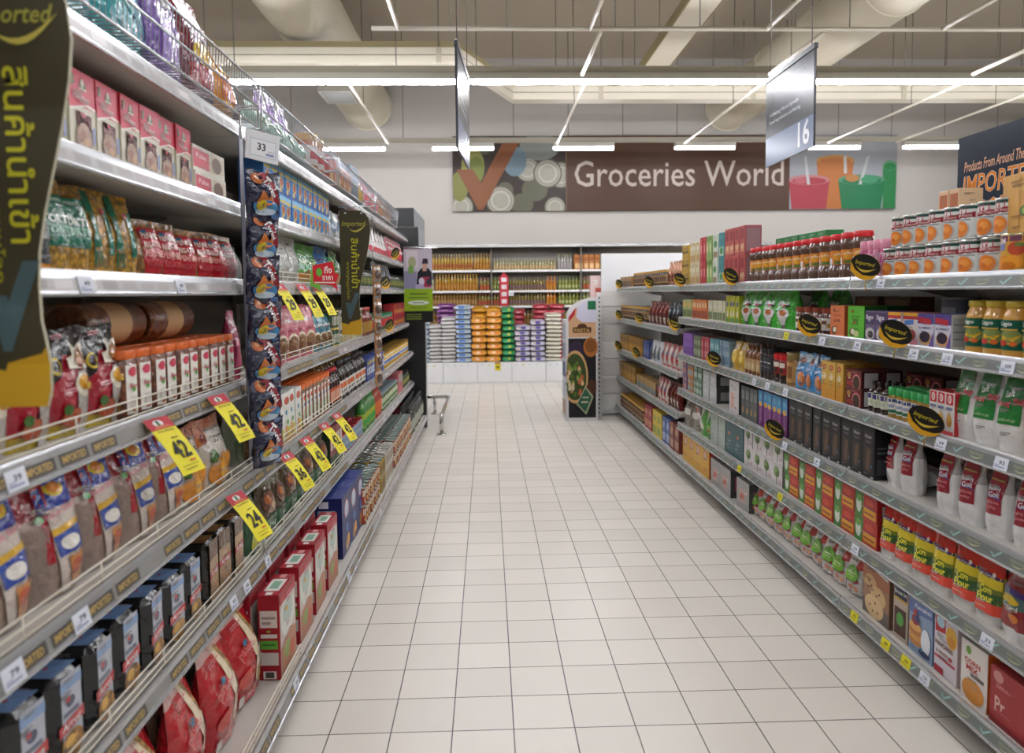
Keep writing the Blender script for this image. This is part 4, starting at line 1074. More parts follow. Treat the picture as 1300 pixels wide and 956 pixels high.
row(hend, 'RB', 1030, 985, 2, 'rear green coffee pouch', back=.14, inset=.03)
ygp = K_carton('cereal_bar_carton', 'carton', .06, .08, .17, 'b8b83a', F=[('e', .5, .7, .3, .1, '3a4a8a'), ('e', .5, .35, .3, .1, 'd9d2c0'), ('r', .1, .05, .9, .2, '4a8a3a')])
row(ygp, 'RB', 937, 921, 3, 'yellow-green bar carton')
sacs = [K_carton('drink_sachet_carton', 'carton', .05, .1, .14, c, F=[('r', .1, .1, .9, .45, c2), ('r', .2, .6, .8, .85, c3)]) for c, c2, c3 in (('c9c8a8', '5f7a4a', 'd9d4c0'), ('c9743a', '8f3a2c', 'e2c99a'), ('a8b07a', '4f6b3c', 'd9b45a'))]
row(sacs[0], 'RB', 920, 898, 5, 'cream and green sachet carton')
row(sacs[1], 'RB', 897, 878, 6, 'orange sachet carton')
row(sacs[2], 'RB', 877, 866, 4, 'olive sachet carton')
brp = K_pouch('coffee_pouch', 'pouch', .14, .07, .21, '6b2c26', mat='foil', seed=63, F=[('r', .2, .1, .8, .35, 'cfc4ba'), ('e', .5, .6, .25, .14, '8f4a3a')], topw=.7)
bkp = K_pouch('coffee_pouch', 'pouch', .14, .07, .21, '2f3338', mat='foil', seed=64, F=[('r', .2, .1, .8, .35, 'b8a06a'), ('e', .5, .6, .25, .14, '6b7a80')], topw=.8)
row(bkp, 'rB', 861, 846, 3, 'dark silver coffee pouch')
row(brp, 'rB', 845, 822, 5, 'maroon foil coffee pouch')
row(cjar, 'rB', 820, 787, 15, 'gold-lidded coffee jar', rows=1)

# third shelf: salt, cookies, spice jars, tea
saltg = K_pouch('salt_bag', 'bag', .115, .07, .235, 'd9d8d6', mat='film', seed=65, seal=.04, gus=.75, belly=.25, neck=.14, topw=.94, p=3.4, bands=[(.55, 'dddcda'), (1, 'b9bcb8')], amp=.0018,
    F=[('r', .12, .34, .8, .6, '1f7a35'), ('t', 'iodised salt', .44, .4, .04, '9ac08f', .5), ('p', [(.12, .6), (.8, .62), (.86, .96), (.2, .96)], '2a6b35'), ('t', 'Prung Thip', .48, .6, .1, 'd0455a', .8, 12, .02, .3), ('t', 'Salt', .42, .72, .08, 'e8e6e0', .3, 12, .0, .3)])
row(saltg, 'RC', 1291, 1204, 3, 'white salt bag with green label', inset=.04, yaw=.2, jit=.15)
oran = K_pouch('sugar_bag', 'bag', .14, .08, .21, 'd9822a', seed=66, seal=.05, gus=.8, bands=[(.24, 'd8c4a8'), (1, 'd9822a')], F=[('t', 'Sugar', .45, .5, .12, '3a3f9a', .6, 0, .02, .2), ('r', .15, .64, .7, .72, '2f6b35'), ('r', .1, .3, .8, .36, '5a4a9a')])
row(oran, 'RC', 1490, 1292, 4, 'orange sugar bag', yaw=.15)
cook = K_carton('cracker_carton', 'carton', .062, .07, .14, 'd9d5d0', side='c23a40', top='b52a32', F=[('r', .1, .72, .9, .98, 'c42f38'), ('e', .5, .85, .2, .1, 'e6dcd6'), ('t', 'B', .5, .85, .1, 'c42f38'), ('r', .15, .6, .85, .66, '6a7aa0'), ('e', .5, .34, .3, .14, 'c98a3c'), ('e', .5, .42, .22, .1, 'd6a052'), ('r', .0, .0, 1, .1, 'c9424a')])
row(cook, 'RC', 1208, 1178, 3, 'red and white cracker carton', rows=2)
spice = K_jar('spice_jar', 'jar', .03, .115, [(.028, 0), (.03, .005), (.03, .08), (.026, .088)], 'a8842f', lid=[(.031, .086), (.031, .113), (.029, .115)], lidcol='2f9a4e', lz=(.015, .074), labcol='dddad2', F=[('r', .05, .75, .95, .95, '3f4a78'), ('r', .2, .4, .8, .6, '9aa0b8'), ('r', .1, .08, .9, .28, '2f6b4c')], labels=(None, 'green cap', 'white label'))
row(spice, 'RC', 1176, 1123, 6, 'green-capped spice jar', yaw=.35, jit=.3)
row(spice, 'RC', 1176, 1123, 6, 'rear green-capped spice jar', back=.07, jit=.3)
vanb = K_bottle('vanilla_bottle', 'bottle', .026, .12, '2a1610', '1a1614', 'cfd2bb', F=[('r', .1, .6, .9, .95, '4a3a78'), ('r', .2, .2, .8, .45, 'a8b89a')], lz=(.18, .62), sh=.66, single=False, labels=(None, 'black cap', 'pale green label'))
row(vanb, 'RC', 1121, 1097, 3, 'small brown vanilla bottle', rows=2)
teab = K_carton('tea_carton', 'carton', .1, .08, .075, '4a1a1c', side='3a1416', top='5a2024', F=[('r', .02, .02, .98, .98, '6b1c20'), ('e', .22, .7, .1, .14, 'c9a23c'), ('t', '9', .22, .7, .2, '3a1416'), ('e', .7, .35, .26, .45, 'd98a8a'), ('e', .7, .33, .22, .38, '3f2a1c'), ('e', .3, .25, .2, .12, '9a2a24')], S=[('r', .15, .1, .85, .9, 'b8b6b8')])
row(teab, 'RC', 1095, 1071, 1, 'black and red tea carton', stack=2, rows=2)
row(teab, 'RC', 1140, 1098, 2, 'dark rear tea carton', stack=2, back=.16)
yelt = K_carton('tea_carton', 'carton', .075, .08, .165, 'd0a850', side='b98a3a', top='cfa95a', F=[('p', [(0, 0), (1, 0), (1, .5), (0, .3)], 'c98f2c'), ('e', .45, .84, .28, .07, 'b5482c'), ('t', 'TEA', .45, .84, .05, 'e8d8b0', .3), ('e', .45, .6, .3, .08, 'e2d2b0'), ('r', .25, .46, .65, .48, '8a6a2c')])
row(yelt, 'RC', 1069, 1042, 2, 'golden yellow tea carton', rows=2)
bluep2 = K_pouch('milk_powder_pouch', 'pouch', .12, .07, .175, '4a93cc', mat='crinkle', seed=68, F=[('p', [(0, .6), (1, .7), (1, .95), (0, .95)], 'b9cbd8'), ('e', .5, .78, .26, .08, '7a3a34'), ('e', .6, .26, .28, .2, 'c9703c'), ('e', .6, .26, .18, .13, 'd9996a'), ('t', 'Coco', .45, .55, .08, 'e8f0f4', .5, 10, .02)])
row(bluep2, 'RC', 1041, 1006, 3, 'blue pouch with brown biscuit print', jit=.25, lean=.08)
glj = K_jar('coffee_jar', 'jar', .038, .17, [(.036, 0), (.038, .006), (.038, .13), (.036, .135)], '8a5f34', lid=[(.038, .133), (.039, .135), (.039, .168), (.036, .17)], lidcol='7a6430', lz=(.02, .12), labcol='b58a52', F=[('r', .2, .2, .8, .8, '7a4f2c')], labels=(None, 'gold-brown lid', None))
row(glj, 'RC', 1005, 994, 1, 'tall gold-brown coffee jar')
rcj = K_jar('coffee_jar', 'jar', .034, .15, [(.032, 0), (.034, .006), (.034, .115), (.031, .12)], '2f1c14', lid=[(.034, .118), (.034, .15)], lidcol='c4222a', lz=(.045, .112), labcol='8f2a2a', F=[('r', .15, .55, .85, .9, 'd9d2c4'), ('e', .5, .3, .25, .2, '3a241c')], labels=(None, 'red cap', None))
row(rcj, 'RC', 993, 978, 2, 'red-capped coffee jar', rows=2)
bkj = K_jar('coffee_jar', 'jar', .03, .165, [(.028, 0), (.03, .006), (.03, .13), (.026, .138)], '2a1f1a', lid=[(.028, .136), (.028, .165)], lidcol='26282c', lz=(.04, .12), labcol='3c3f44', F=[('r', .2, .6, .8, .66, 'c9c6c0'), ('r', .2, .3, .8, .34, '8a8a88')], single=True)
row(bkj, 'RC', 977, 963, 2, 'black-lidded dark jar', rows=2)
honb = K_bottle('syrup_bottle', 'bottle', .03, .18, '7a4a24', '5a4438', 'b5956a', F=[('e', .5, .4, .3, .3, 'c9b48a')])
row(honb, 'RC', 962, 943, 3, 'amber syrup bottle', rows=2)
yelb = K_pouch('sugar_bag', 'bag', .15, .08, .17, 'c9a23c', mat='film', seed=69, F=[('e', .5, .45, .32, .25, 'e0c060'), ('r', .1, .75, .9, .92, 'd9c9a0')])
row(yelb, 'RC', 942, 926, 2, 'shiny yellow sugar bag')
for c, c2, a, b, n, ds in (('8aa3b0', '5f7f95', 925, 913, 4, 'pale blue-grey slim carton'), ('5f9aa3', 'a8c9c8', 912, 900, 4, 'turquoise slim carton'), ('b04a52', 'd08a8a', 899, 890, 3, 'brick red slim carton'), ('5a6b50', 'a3a88a', 889, 880, 4, 'grey-green slim carton'), ('8a5fb0', '6a4590', 878, 866, 2, 'violet slim carton')):
    row(K_carton('slim_carton', 'carton', .05, .09, .16, c, F=[('r', .1, .1, .9, .4, c2), ('r', .2, .6, .8, .8, c2)]), 'RC', a, b, n, ds)
wr = K_pouch('creamer_pouch', 'pouch', .15, .07, .2, 'cfc6ba', mat='crinkle', seed=70, F=[('p', [(.3, 1), (.8, 1), (.7, .2), (.5, .1), (.35, .3)], 'a3222e'), ('e', .55, .6, .14, .1, '3f5f9a'), ('r', .1, .04, .9, .12, 'b5555c')])
row(wr, 'rC', 861, 838, 4, 'white and red creamer pouch')
blp = K_pouch('creamer_pouch', 'pouch', .15, .07, .19, 'b8bcc0', mat='crinkle', seed=71, F=[('e', .5, .45, .34, .3, '1f3346')])
row(blp, 'rC', 837, 824, 3, 'silver pouch with dark oval')
nvc = K_carton('coffee_carton', 'carton', .07, .1, .17, '34457a', F=[('r', .2, .2, .8, .5, '7a86a8')])
row(nvc, 'rC', 823, 816, 2, 'navy coffee carton')
ylc = K_carton('coffee_carton', 'carton', .07, .1, .17, '8a6426', side='7a5a24', top='6b5020', F=[('r', .1, .1, .9, .5, 'b5872c'), ('e', .5, .7, .2, .1, '4a3a1c')])
row(ylc, 'rC', 815, 787, 9, 'brown-gold coffee carton')

# fourth shelf: red-labelled bags and black cartons
saltr = K_pouch('baking_soda_bag', 'bag', .1, .06, .215, 'd8d7d6', mat='film', seed=72, seal=.04, gus=.7, belly=.25, topw=.9, neck=.08, p=3.6, amp=.0016, bands=[(.62, 'dddcdb'), (1, 'a9a4a2')],
    F=[('p', [(.14, .3), (.78, .32), (.8, .97), (.18, .97)], '8f1c2b'), ('t', 'Baking', .46, .66, .07, 'e3e2ea', .5, 6, .02), ('t', 'Gold', .46, .58, .08, 'dfe0ee', .46, 6, .02), ('r', .2, .53, .74, .545, '3a4a9a'), ('t', 'baking soda', .46, .47, .05, 'd98a90', .56, 4), ('t', 'quality', .44, .4, .045, 'd98a90', .44, 4), ('r', .22, .78, .72, .8, 'b5a25a')])
row(saltr, 'RD', 1470, 1180, 7, 'white bag with maroon label', inset=.04, yaw=.15, jit=.15, fit=False, hj=.02)
row(saltr, 'RD', 1158, 1120, 2, 'close-set white bag with maroon label', inset=.05, yaw=.0, jit=.2, fit=False)
row(saltr, 'RD', 1225, 1150, 3, 'rear white bag with maroon label', back=.14, jit=.3, fit=False)
lay = K_pouch('baking_soda_bag', 'bag', .105, .075, .2, 'd8d7d6', mat='film', seed=73, bands=[(.62, 'dddcdb'), (1, 'a9a4a2')], F=[('r', .2, .3, .8, .95, '8f1c2b')])
one(lay, 'R', 1.62, yat(1170, 1.6, .7) + .02, .6765 + .043, 'bag', '', label='white bag with maroon label lying flat on the right gondola fourth shelf', yaw=.6, lean=PI / 2 - .03)
blkc = K_carton('coffee_carton', 'carton', .085, .07, .205, '1e1e20', side='1a1a1c', top='2a2a2c', F=[('r', .12, .72, .88, .9, '2c2c2f'), ('t', 'Noir', .5, .81, .07, 'b8b6b2', .55), ('r', .2, .12, .8, .62, '3a302a'), ('p', [(.3, .15), (.6, .15), (.7, .55), (.45, .6), (.35, .4)], '5f4636'), ('r', .75, .02, .95, .05, 'cfcdc8')], S=[('r', .15, .1, .9, .4, '3a3c42'), ('r', .15, .5, .7, .55, '55575c'), ('r', .15, .6, .7, .63, '55575c')])
row(blkc, 'RD', 1108, 1000, 9, 'black coffee carton', rows=2, jit=.04)
purp = K_carton('biscuit_carton', 'carton', .06, .07, .2, '6f2370', side='4f1a54', top='4a7ab0', F=[('p', [(0, .62), (1, .56), (1, 1), (0, 1)], '4a93c4'), ('e', .5, .62, .34, .07, 'd9a23c'), ('e', .5, .84, .26, .08, '6ab0d0'), ('t', 'Digestive', .55, .32, .2, 'b58ab8', .4, 90)])
row(purp, 'RD', 998, 962, 5, 'purple and blue slim carton', rows=2)
gryc = K_carton('tea_carton', 'carton', .07, .08, .19, '4c5150', side='3a3e3d', F=[('r', .15, .6, .85, .85, '6f7674'), ('e', .5, .25, .25, .1, 'a38a4a')])
row(gryc, 'RD', 961, 940, 3, 'charcoal tea carton', rows=2)
whc = K_carton('tea_carton', 'carton', .13, .1, .2, 'd0cccb', side='3f4242', F=[('r', .2, .15, .5, .6, 'd9a08f'), ('r', .25, .7, .8, .8, 'c2bfc0')])
row(whc, 'RD', 938, 925, 1, 'white carton with a pale orange print')
whs = K_carton('tea_carton', 'carton', .11, .12, .1, 'b9bbbc', side='3f4140', top='8a8c8c', F=[('r', .2, .3, .8, .7, 'c9cbcb')], S=[('r', .25, .2, .75, .75, '9a9c9f')])
row(whs, 'RD', 908, 892, 1, 'grey-white carton', stack=2)
for c, c2, a, b, n, ds in (('5a7a68', 'b0c0b0', 890, 880, 3, 'muted green slim carton'), ('b5753a', '8fa8b0', 879, 872, 3, 'orange-grey slim carton'), ('7a5f8a', 'c08a7a', 871, 866, 2, 'dusky violet slim carton')):
    row(K_carton('slim_carton', 'carton', .05, .09, .115, c, F=[('r', .1, .1, .9, .4, c2), ('r', .2, .6, .8, .8, c2)]), 'RD', a, b, n, ds, stack=2)
row(brp, 'rD', 861, 846, 4, 'maroon coffee pouch')
row(wr, 'rD', 845, 833, 3, 'white and red pouch')
tanc = K_carton('coffee_carton', 'carton', .12, .1, .12, '9a7a4c', side='5a4a34', F=[('r', .1, .1, .9, .5, '5f7a8a')])
row(tanc, 'rD', 832, 808, 4, 'tan coffee carton')
row(ylc, 'rD', 806, 787, 7, 'brown-gold coffee carton')

# fifth shelf
corn = K_pouch('flour_bag', 'bag', .105, .055, .2, 'd8d6d0', mat='film', seed=74, seal=.04, gus=.9, belly=.3, p=5, amp=.0009, topw=.98, bands=[(.16, 'd8d6d2'), (.34, 'd93a22'), (.74, 'c9b82a'), (1, 'cf2a1c')],
    F=[('r', .0, .74, 1, 1, 'bf2e22'), ('p', [(0, .7), (1, .68), (1, .75), (0, .77)], '3a2a6a'), ('t', "McGarrett", .5, .725, .035, 'd9c9c0', .6), ('r', 0, .56, 1, .7, 'd9c434'), ('r', 0, .3, 1, .5, '2f5a24'), ('r', .0, .49, 1, .56, '6f7a24'), ('t', 'Corn', .56, .52, .11, 'f0e640', .48, 3, .02), ('t', 'Flour', .57, .4, .12, 'f0e640', .6, 3, .02), ('r', 0, .16, 1, .33, 'dc3c22'), ('r', .15, .24, .6, .255, 'e8a890')])
row(corn, 'RE', 1262, 1114, 6, 'red and yellow corn flour bag', inset=.03, yaw=.1, jit=.06, gap=.014)
cusd = K_pouch('flour_bag', 'bag', .1, .055, .195, 'd8d6d0', mat='film', seed=75, seal=.04, gus=.85, bands=[(.2, 'd8d6d2'), (.5, '8a1f24'), (.78, '4a6a6a'), (1, '7a1c24')], F=[('p', [(0, .7), (1, .66), (1, .74), (0, .78)], '3a2a6a'), ('e', .4, .6, .4, .06, 'c9a92e'), ('t', 'Custard', .5, .52, .07, 'd0d4c8', .6, 0, .01), ('e', .65, .36, .16, .07, 'c9702c')])
row(cusd, 'RE', 1296, 1264, 1, 'dark red custard powder bag')
blus = K_pouch('flour_bag', 'bag', .1, .055, .195, 'd8d6d0', mat='film', seed=76, seal=.04, gus=.85, bands=[(.2, 'd8d6d2'), (.5, '2f5a8a'), (1, '7a1c24')], F=[('e', .5, .6, .4, .06, 'c9a92e'), ('r', .1, .3, .9, .4, '8fb0c0')])
row(blus, 'RE', 1500, 1298, 4, 'blue-banded powder bag', yaw=.1)
frut = K_carton('tea_carton', 'carton', .15, .14, .1, 'b5302a', side='9c2024', top='a8282a', F=[('p', [(0, 0), (.35, 0), (.42, 1), (0, 1)], '3f7a34'), ('e', .18, .5, .12, .35, 'cfd6cc'), ('e', .18, .74, .1, .16, '5fa044'), ('r', .42, .12, .96, .5, 'd99a2a'), ('r', .42, .5, .96, .55, '7a2a4a'), ('r', .45, .25, .9, .32, '8f3a2a'), ('e', .68, .74, .2, .14, 'c94a34')],
    S=[('r', .15, .2, .85, .75, 'b9b6b2'), ('r', .2, .3, .8, .33, '6a6866'), ('r', .2, .45, .8, .48, '6a6866'), ('r', .2, .6, .8, .63, '6a6866')])
row(frut, 'RE', 1112, 994, 5, 'red fruit tea carton', stack=2, gap=.006)
tree = K_carton('tea_carton', 'carton', .13, .1, .117, 'd3cfd0', side='8a8682', top='b8b4b0', F=[('r', .47, .05, .53, .55, '5a4a34'), ('e', .5, .62, .26, .24, '5f7a44'), ('e', .4, .7, .14, .14, '86a060'), ('e', .6, .54, .14, .12, '48622f'), ('r', .7, .15, .95, .3, 'c4aab2')])
row(tree, 'RE', 992, 944, 4, 'white tea carton with green tree', stack=2)
tealc = K_carton('tea_carton', 'carton', .17, .1, .22, '2f5a60', side='23444a', F=[('t', 'Gold', .4, .4, .09, '9ab0b0', .4, 0, 0, .3), ('e', .4, .6, .12, .05, 'c2703c')])
row(tealc, 'RE', 943, 921, 2, 'dark teal tea carton')
grc = K_carton('tea_carton', 'carton', .17, .12, .22, 'a9b5ad', side='2a4a48', top='7f8a85', F=[('r', .2, .5, .8, .52, '8fa098'), ('e', .5, .8, .2, .06, '93a49b')])
row(grc, 'RE', 920, 902, 2, 'grey-green tall carton')
grp = K_pouch('bean_bag', 'bag', .13, .07, .22, '4a9a3c', mat='crinkle', seed=77, F=[('r', .1, .5, .5, .9, 'cfd9c0'), ('e', .6, .3, .25, .15, '8ab85a')])
row(grp, 'RE', 901, 886, 2, 'green bag of beans')
brb = K_pouch('bean_bag', 'bag', .17, .08, .22, '9a8f80', mat='grain', seed=78, F=[('r', .1, .4, .9, .6, 'd0ccc4', 'film'), ('e', .4, .25, .2, .1, '3a2a20'), ('e', .65, .75, .2, .1, '3a2a20')], dmat='grain')
row(brb, 'RE', 885, 866, 2, 'clear bag of brown and white beans')

# bottom shelf
cki = K_carton('baking_mix_carton', 'carton', .15, .07, .225, '9a7256', side='7a5f4a', top='8a6a50', F=[('r', 0, .6, 1, 1, 'a0623c'), ('r', 0, 0, 1, .25, '6b5f5a'), ('e', .3, .58, .24, .15, 'c9a274'), ('e', .6, .42, .28, .17, 'd0ac7c'), ('e', .45, .2, .36, .2, 'd9b98a'), *[('e', x, y, .03, .02, '4a2a1c') for x, y in ((.3, .2), (.5, .28), (.6, .14), (.42, .12), (.55, .42), (.66, .48), (.26, .6), (.36, .55))], ('p', [(.5, .86), (.98, .8), (.98, .93), (.5, .98)], 'c9c2bd'), ('t', 'Cookies', .74, .88, .05, '3a3a5a', .4, -6)])
row(cki, 'RF', 1130, 1091, 1, 'brown baking mix carton with round cookies', inset=.03)
brn = K_carton('baking_mix_carton', 'carton', .085, .07, .215, 'b8a898', side='9a8a7c', F=[('r', .05, .72, .95, .92, '2a2a44'), ('t', 'Brownie', .5, .82, .07, 'dfe0ea', .8, 4, .02), ('r', .05, .68, .95, .72, 'c9a23c'), ('r', .1, .08, .9, .55, '4a2a22'), ('e', .5, .36, .24, .12, '4f9a3c')])
row(brn, 'RF', 1150, 1132, 1, 'baking mix carton with dark brownie picture', inset=.03)
pan = K_carton('baking_mix_carton', 'carton', .125, .07, .224, '8ba0bd', side='6a7f9c', top='6a7fa8', F=[('p', [(0, .62), (1, .7), (1, 1), (0, 1)], '5a73a8'), ('t', 'Pancakes', .6, .78, .07, 'e2e8f2', .7, 4, .01, .2), ('e', .3, .2, .28, .07, 'b5793c'), ('e', .3, .28, .28, .07, 'cf9650'), ('e', .3, .36, .28, .07, 'b5793c'), ('e', .3, .44, .27, .07, 'd6a25c'), ('e', .3, .54, .16, .08, '8f2a34'), ('e', .36, .58, .1, .06, '3a3f78'), ('e', .3, .66, .08, .05, 'b3343c'), ('e', .76, .3, .2, .2, 'dde2ea'), ('e', .7, .1, .24, .05, '2f3a5a')])
row(pan, 'RF', 1182, 1152, 1, 'blue pancake mix carton', inset=.03)
piz = K_carton('baking_mix_carton', 'carton', .125, .06, .225, 'd2ccd4', side='c2bcc0', top='d9d4da', F=[('p', [(.05, .62), (.5, .66), (.5, .96), (.05, .98)], 'b3242e'), ('e', .28, .8, .18, .09, 'a8c9dc'), ('e', .76, .66, .24, .16, 'd6a52e'), ('e', .76, .6, .16, .08, 'c9872a'), ('t', 'PANCAKES', .45, .46, .07, '6a4a32', .78, 0, .03), ('t', '& WAFFLES', .45, .34, .06, '8a6a4a', .7, 0, .02), ('r', .05, .24, .95, .28, 'b03a4c'), ('r', .05, .02, .45, .12, 'a8243a')])
row(piz, 'RF', 1214, 1184, 1, 'white waffle mix carton with red logo', inset=.03)
orj = K_carton('baking_mix_carton', 'carton', .11, .09, .185, 'd8d2cc', side='c9622c', top='c2bcb4', F=[('e', .3, .86, .1, .07, '6a9a3c'), ('t', 'CORN', .45, .68, .09, 'b5302c', .6, 0, .03), ('t', 'MIX', .45, .57, .09, 'b5302c', .45, 0, .03), ('r', .4, .44, .9, .5, '6a5a54'), ('e', .5, .2, .42, .2, 'c9873a')], S=[('e', .5, .4, .36, .25, 'd9824a'), ('r', 0, 0, 1, .1, 'b5552a')])
row(orj, 'RF', 1250, 1216, 1, 'white and orange mix carton', inset=.02)
redb = K_carton('baking_mix_carton', 'carton', .2, .09, .17, '9c2f30', side='8a2428', top='a83a3a', F=[('e', .2, .86, .12, .1, 'c98a84'), ('t', 'ZERIA', .3, .7, .07, 'd9938c', .3), ('t', 'Pr', .25, .38, .26, 'd9b0a8', .24, 0, .02), ('r', 0, 0, 1, .08, '7a2024')])
row(redb, 'RF', 1460, 1254, 3, 'brick red mix carton', inset=.02)
row(redb, 'RF', 1340, 1225, 3, 'rear brick red mix carton', back=.13)
soup = K_pouch('dried_fruit_pouch', 'pouch', .1, .05, .165, 'd2cdc8', mat='crinkle', seed=79, seal=.05, gus=.7, topw=.88, F=[('p', [(.55, .6), (.95, .66), (.9, .95), (.65, .9)], 'b5443c'), ('p', [(0, .02), (1, .02), (1, .3), (.7, .36), (.3, .3), (0, .36)], 'a8302c'), ('e', .4, .16, .12, .06, 'd98a6a'), ('e', .7, .14, .12, .06, 'd9a07a'), ('e', .46, .5, .36, .2, '5a9a2c'), ('e', .46, .5, .32, .17, '78b83a'), ('r', .25, .5, .66, .53, 'dbe8c0'), ('r', .3, .44, .6, .46, 'c8dca0'), ('r', .25, .8, .6, .86, '8a8a80')])
row(soup, 'RF', 1086, 952, 11, 'fruit pouch with green circle', inset=.05, yaw=.22, lean=.14, jit=.12)
row(soup, 'RF', 1076, 958, 9, 'rear fruit pouch', back=.1, jit=.2)
dkg = K_pouch('dried_fruit_pouch', 'pouch', .13, .06, .2, '3a4a36', mat='crinkle', seed=80, F=[('e', .5, .5, .34, .24, '6a4a3a'), ('r', .2, .75, .8, .9, '8a8f80')])
row(dkg, 'RF', 1090, 1000, 7, 'dark green rear pouch', back=.2, jit=.2)
gryb = K_carton('tea_carton', 'carton', .16, .14, .17, '9a9a98', side='4a4c4c', top='7f807f', F=[('r', .2, .2, .7, .7, 'b89a94'), ('r', .3, .35, .6, .5, 'c25a44')], S=[('r', .2, .25, .8, .75, 'a84f6a')])
row(gryb, 'RF', 950, 935, 1, 'grey tea carton with pink side')
row(gryb, 'RF', 927, 902, 2, 'grey tea carton with orange print')
ylt = K_carton('tea_carton', 'carton', .15, .1, .215, 'd0a23a', side='c23a2a', top='d6b25a', F=[('e', .5, .7, .24, .16, 'b5606a'), ('e', .5, .7, .18, .12, 'd9b0a0'), ('r', .1, .1, .9, .3, 'c9922a')])
row(ylt, 'RF', 899, 866, 4, 'yellow carton with pink circle')
for c, c2, a, b, n, ds in (('7a3a34', 'b58a6a', 861, 850, 2, 'red-brown carton'), ('3a5590', 'a0aac8', 849, 840, 2, 'blue carton'), ('c9b23a', '8a9a3c', 839, 828, 2, 'yellow carton'), ('8a2a38', 'c08a6a', 827, 818, 2, 'wine red carton')):
    row(K_carton('drink_carton', 'carton', .13, .1, .22, c, F=[('r', .1, .1, .9, .4, c2), ('e', .5, .7, .3, .14, c2)]), 'rF', a, b, n, ds)
row(cjar, 'rF', 816, 787, 14, 'gold-lidded coffee jar', stack=1, rows=2)
# ------------------------------------------------------------------ wire baskets on top of the left gondola and what they hold
def basket(Y0, Y1, label):
    zb, zt = 2.05, 2.2
    xf, xb = -.85, -1.3
    root = put('wire_basket', None, None, Matrix.Translation((xb, Y0, zb)))
    tag(root, label, 'basket', 'wire baskets along the left gondola top')
    mb = MB(); L = Y1 - Y0; D = xf - xb; H = zt - zb
    n = int(L / .024)
    for i in range(n + 1):
        y = L * i / n
        tube(mb, [(0, y, 0), (D, y, 0), (D + .012, y, H)], .0021, 'c9ccd2', 'steel', 4)
    put('wire_mesh', mb.mesh('wire_mesh'), root)
    mb = MB()
    for p, q in (((D + .012, 0, H), (D + .012, L, H)), ((D + .006, 0, H * .5), (D + .006, L, H * .5)), ((D, 0, 0), (D, L, 0)), ((D * .5, 0, -.003), (D * .5, L, -.003)), ((.02, 0, -.003), (.02, L, -.003)),
                 ((0, 0, H), (D + .012, 0, H)), ((0, L, H), (D + .012, L, H)), ((D, 0, 0), (D + .012, 0, H)), ((D, L, 0), (D + .012, L, H)), ((0, 0, 0), (0, 0, H)), ((0, L, 0), (0, L, H)), ((0, 0, H * .5), (D, 0, H * .5)), ((0, L, H * .5), (D, L, H * .5))):
        tube(mb, [p, q], .0038, 'd0d3d8', 'steel', 6)
    put('rim_frame', mb.mesh('rim_frame'), root)
    mb = MB()
    for y in (.08, L / 2, L - .08):
        for x in (D * .5, .04):
            mb = MB(); tube(mb, [(x, y, -.003), (x, y, 1.9958 - zb)], .004, 'c4c7cc', 'chrome', 6)
            put('support_foot', mb.mesh('support_foot'), root)
basket(.95, 2.82, 'nearest chrome wire basket on the left gondola top, holding teal bags')
basket(2.86, 4.26, 'second chrome wire basket on the left gondola top, from camera')
basket(4.3, 5.66, 'third chrome wire basket on the left gondola top')
basket(5.7, 7.05, 'farthest chrome wire basket on the left gondola top')
zb = 2.055
def inbasket(kind, X, Y, desc, yaw=0, lean=0, z=zb, roll=0, sc=None, label=None):
    return one(kind, 'L', X, Y, z, desc, 'wire basket on left gondola', yaw, lean, roll, sc, label)
teal = K_pouch('snack_bag', 'bag', .26, .12, .3, '2f9aa0', mat='crinkle', seed=91, F=[('e', .5, .5, .3, .2, '6ac0c0'), ('r', .1, .8, .9, .9, '1f6f78'), ('r', .1, .05, .9, .2, '247f88')])
for i in range(5): inbasket(teal, -.97 - .015 * (i % 2), .97 + .262 * i, 'shiny teal snack bag', rnd.uniform(-.1, .1), .1)
for i in range(4): inbasket(teal, -1.15, 1.1 + .28 * i, 'rear teal snack bag', rnd.uniform(-.3, .3), .05)
pur = K_pouch('snack_bag', 'bag', .2, .1, .36, '7a55a8', mat='crinkle', seed=92, F=[('e', .4, .72, .3, .18, 'b9b0b0'), ('p', [(.7, .3), (1, .3), (1, 1), (.75, 1)], 'a83a4a'), ('r', .1, .1, .7, .4, '8f6ac0')])
inbasket(pur, -.95, 2.25, '', .1, .1, label='tall purple snack bag in the nearest wire basket')
mar = K_pouch('snack_bag', 'bag', .2, .12, .33, '6b1c2c', mat='crinkle', seed=93, F=[('e', .5, .4, .3, .12, 'd9b23c'), ('r', .1, .1, .9, .28, 'a83a3a'), ('t', 'Taro', .5, .6, .1, 'd98a9a', .5)])
inbasket(mar, -.95, 2.47, '', -.1, .1, label='dark maroon snack bag in the nearest wire basket')
org = K_pouch('snack_bag', 'bag', .18, .12, .22, 'e0982c', mat='crinkle', seed=94, F=[('r', .1, .2, .9, .5, 'd96a1c'), ('e', .5, .7, .3, .12, 'f0c04c')])
inbasket(org, -.95, 2.69, '', .1, .08, label='orange snack bag at the far end of the nearest wire basket')
dkbag = K_pouch('snack_bag', 'bag', .16, .06, .26, '3a3444', mat='crinkle', seed=95, F=[('e', .5, .5, .3, .2, '5a4a6a')])
grbag = K_pouch('snack_bag', 'bag', .16, .08, .24, '2f6a4a', mat='crinkle', seed=96, F=[('e', .5, .5, .3, .2, '7fae8c')])
clbag = K_pouch('snack_bag', 'bag', .18, .1, .12, 'a9c9bd', mat='crinkle', seed=97, F=[('e', .5, .5, .3, .2, '6fa08a')])
inbasket(dkbag, -1.04, 3.02, '', .3, .2, label='dark violet snack bag leaning at the near end of the second basket')
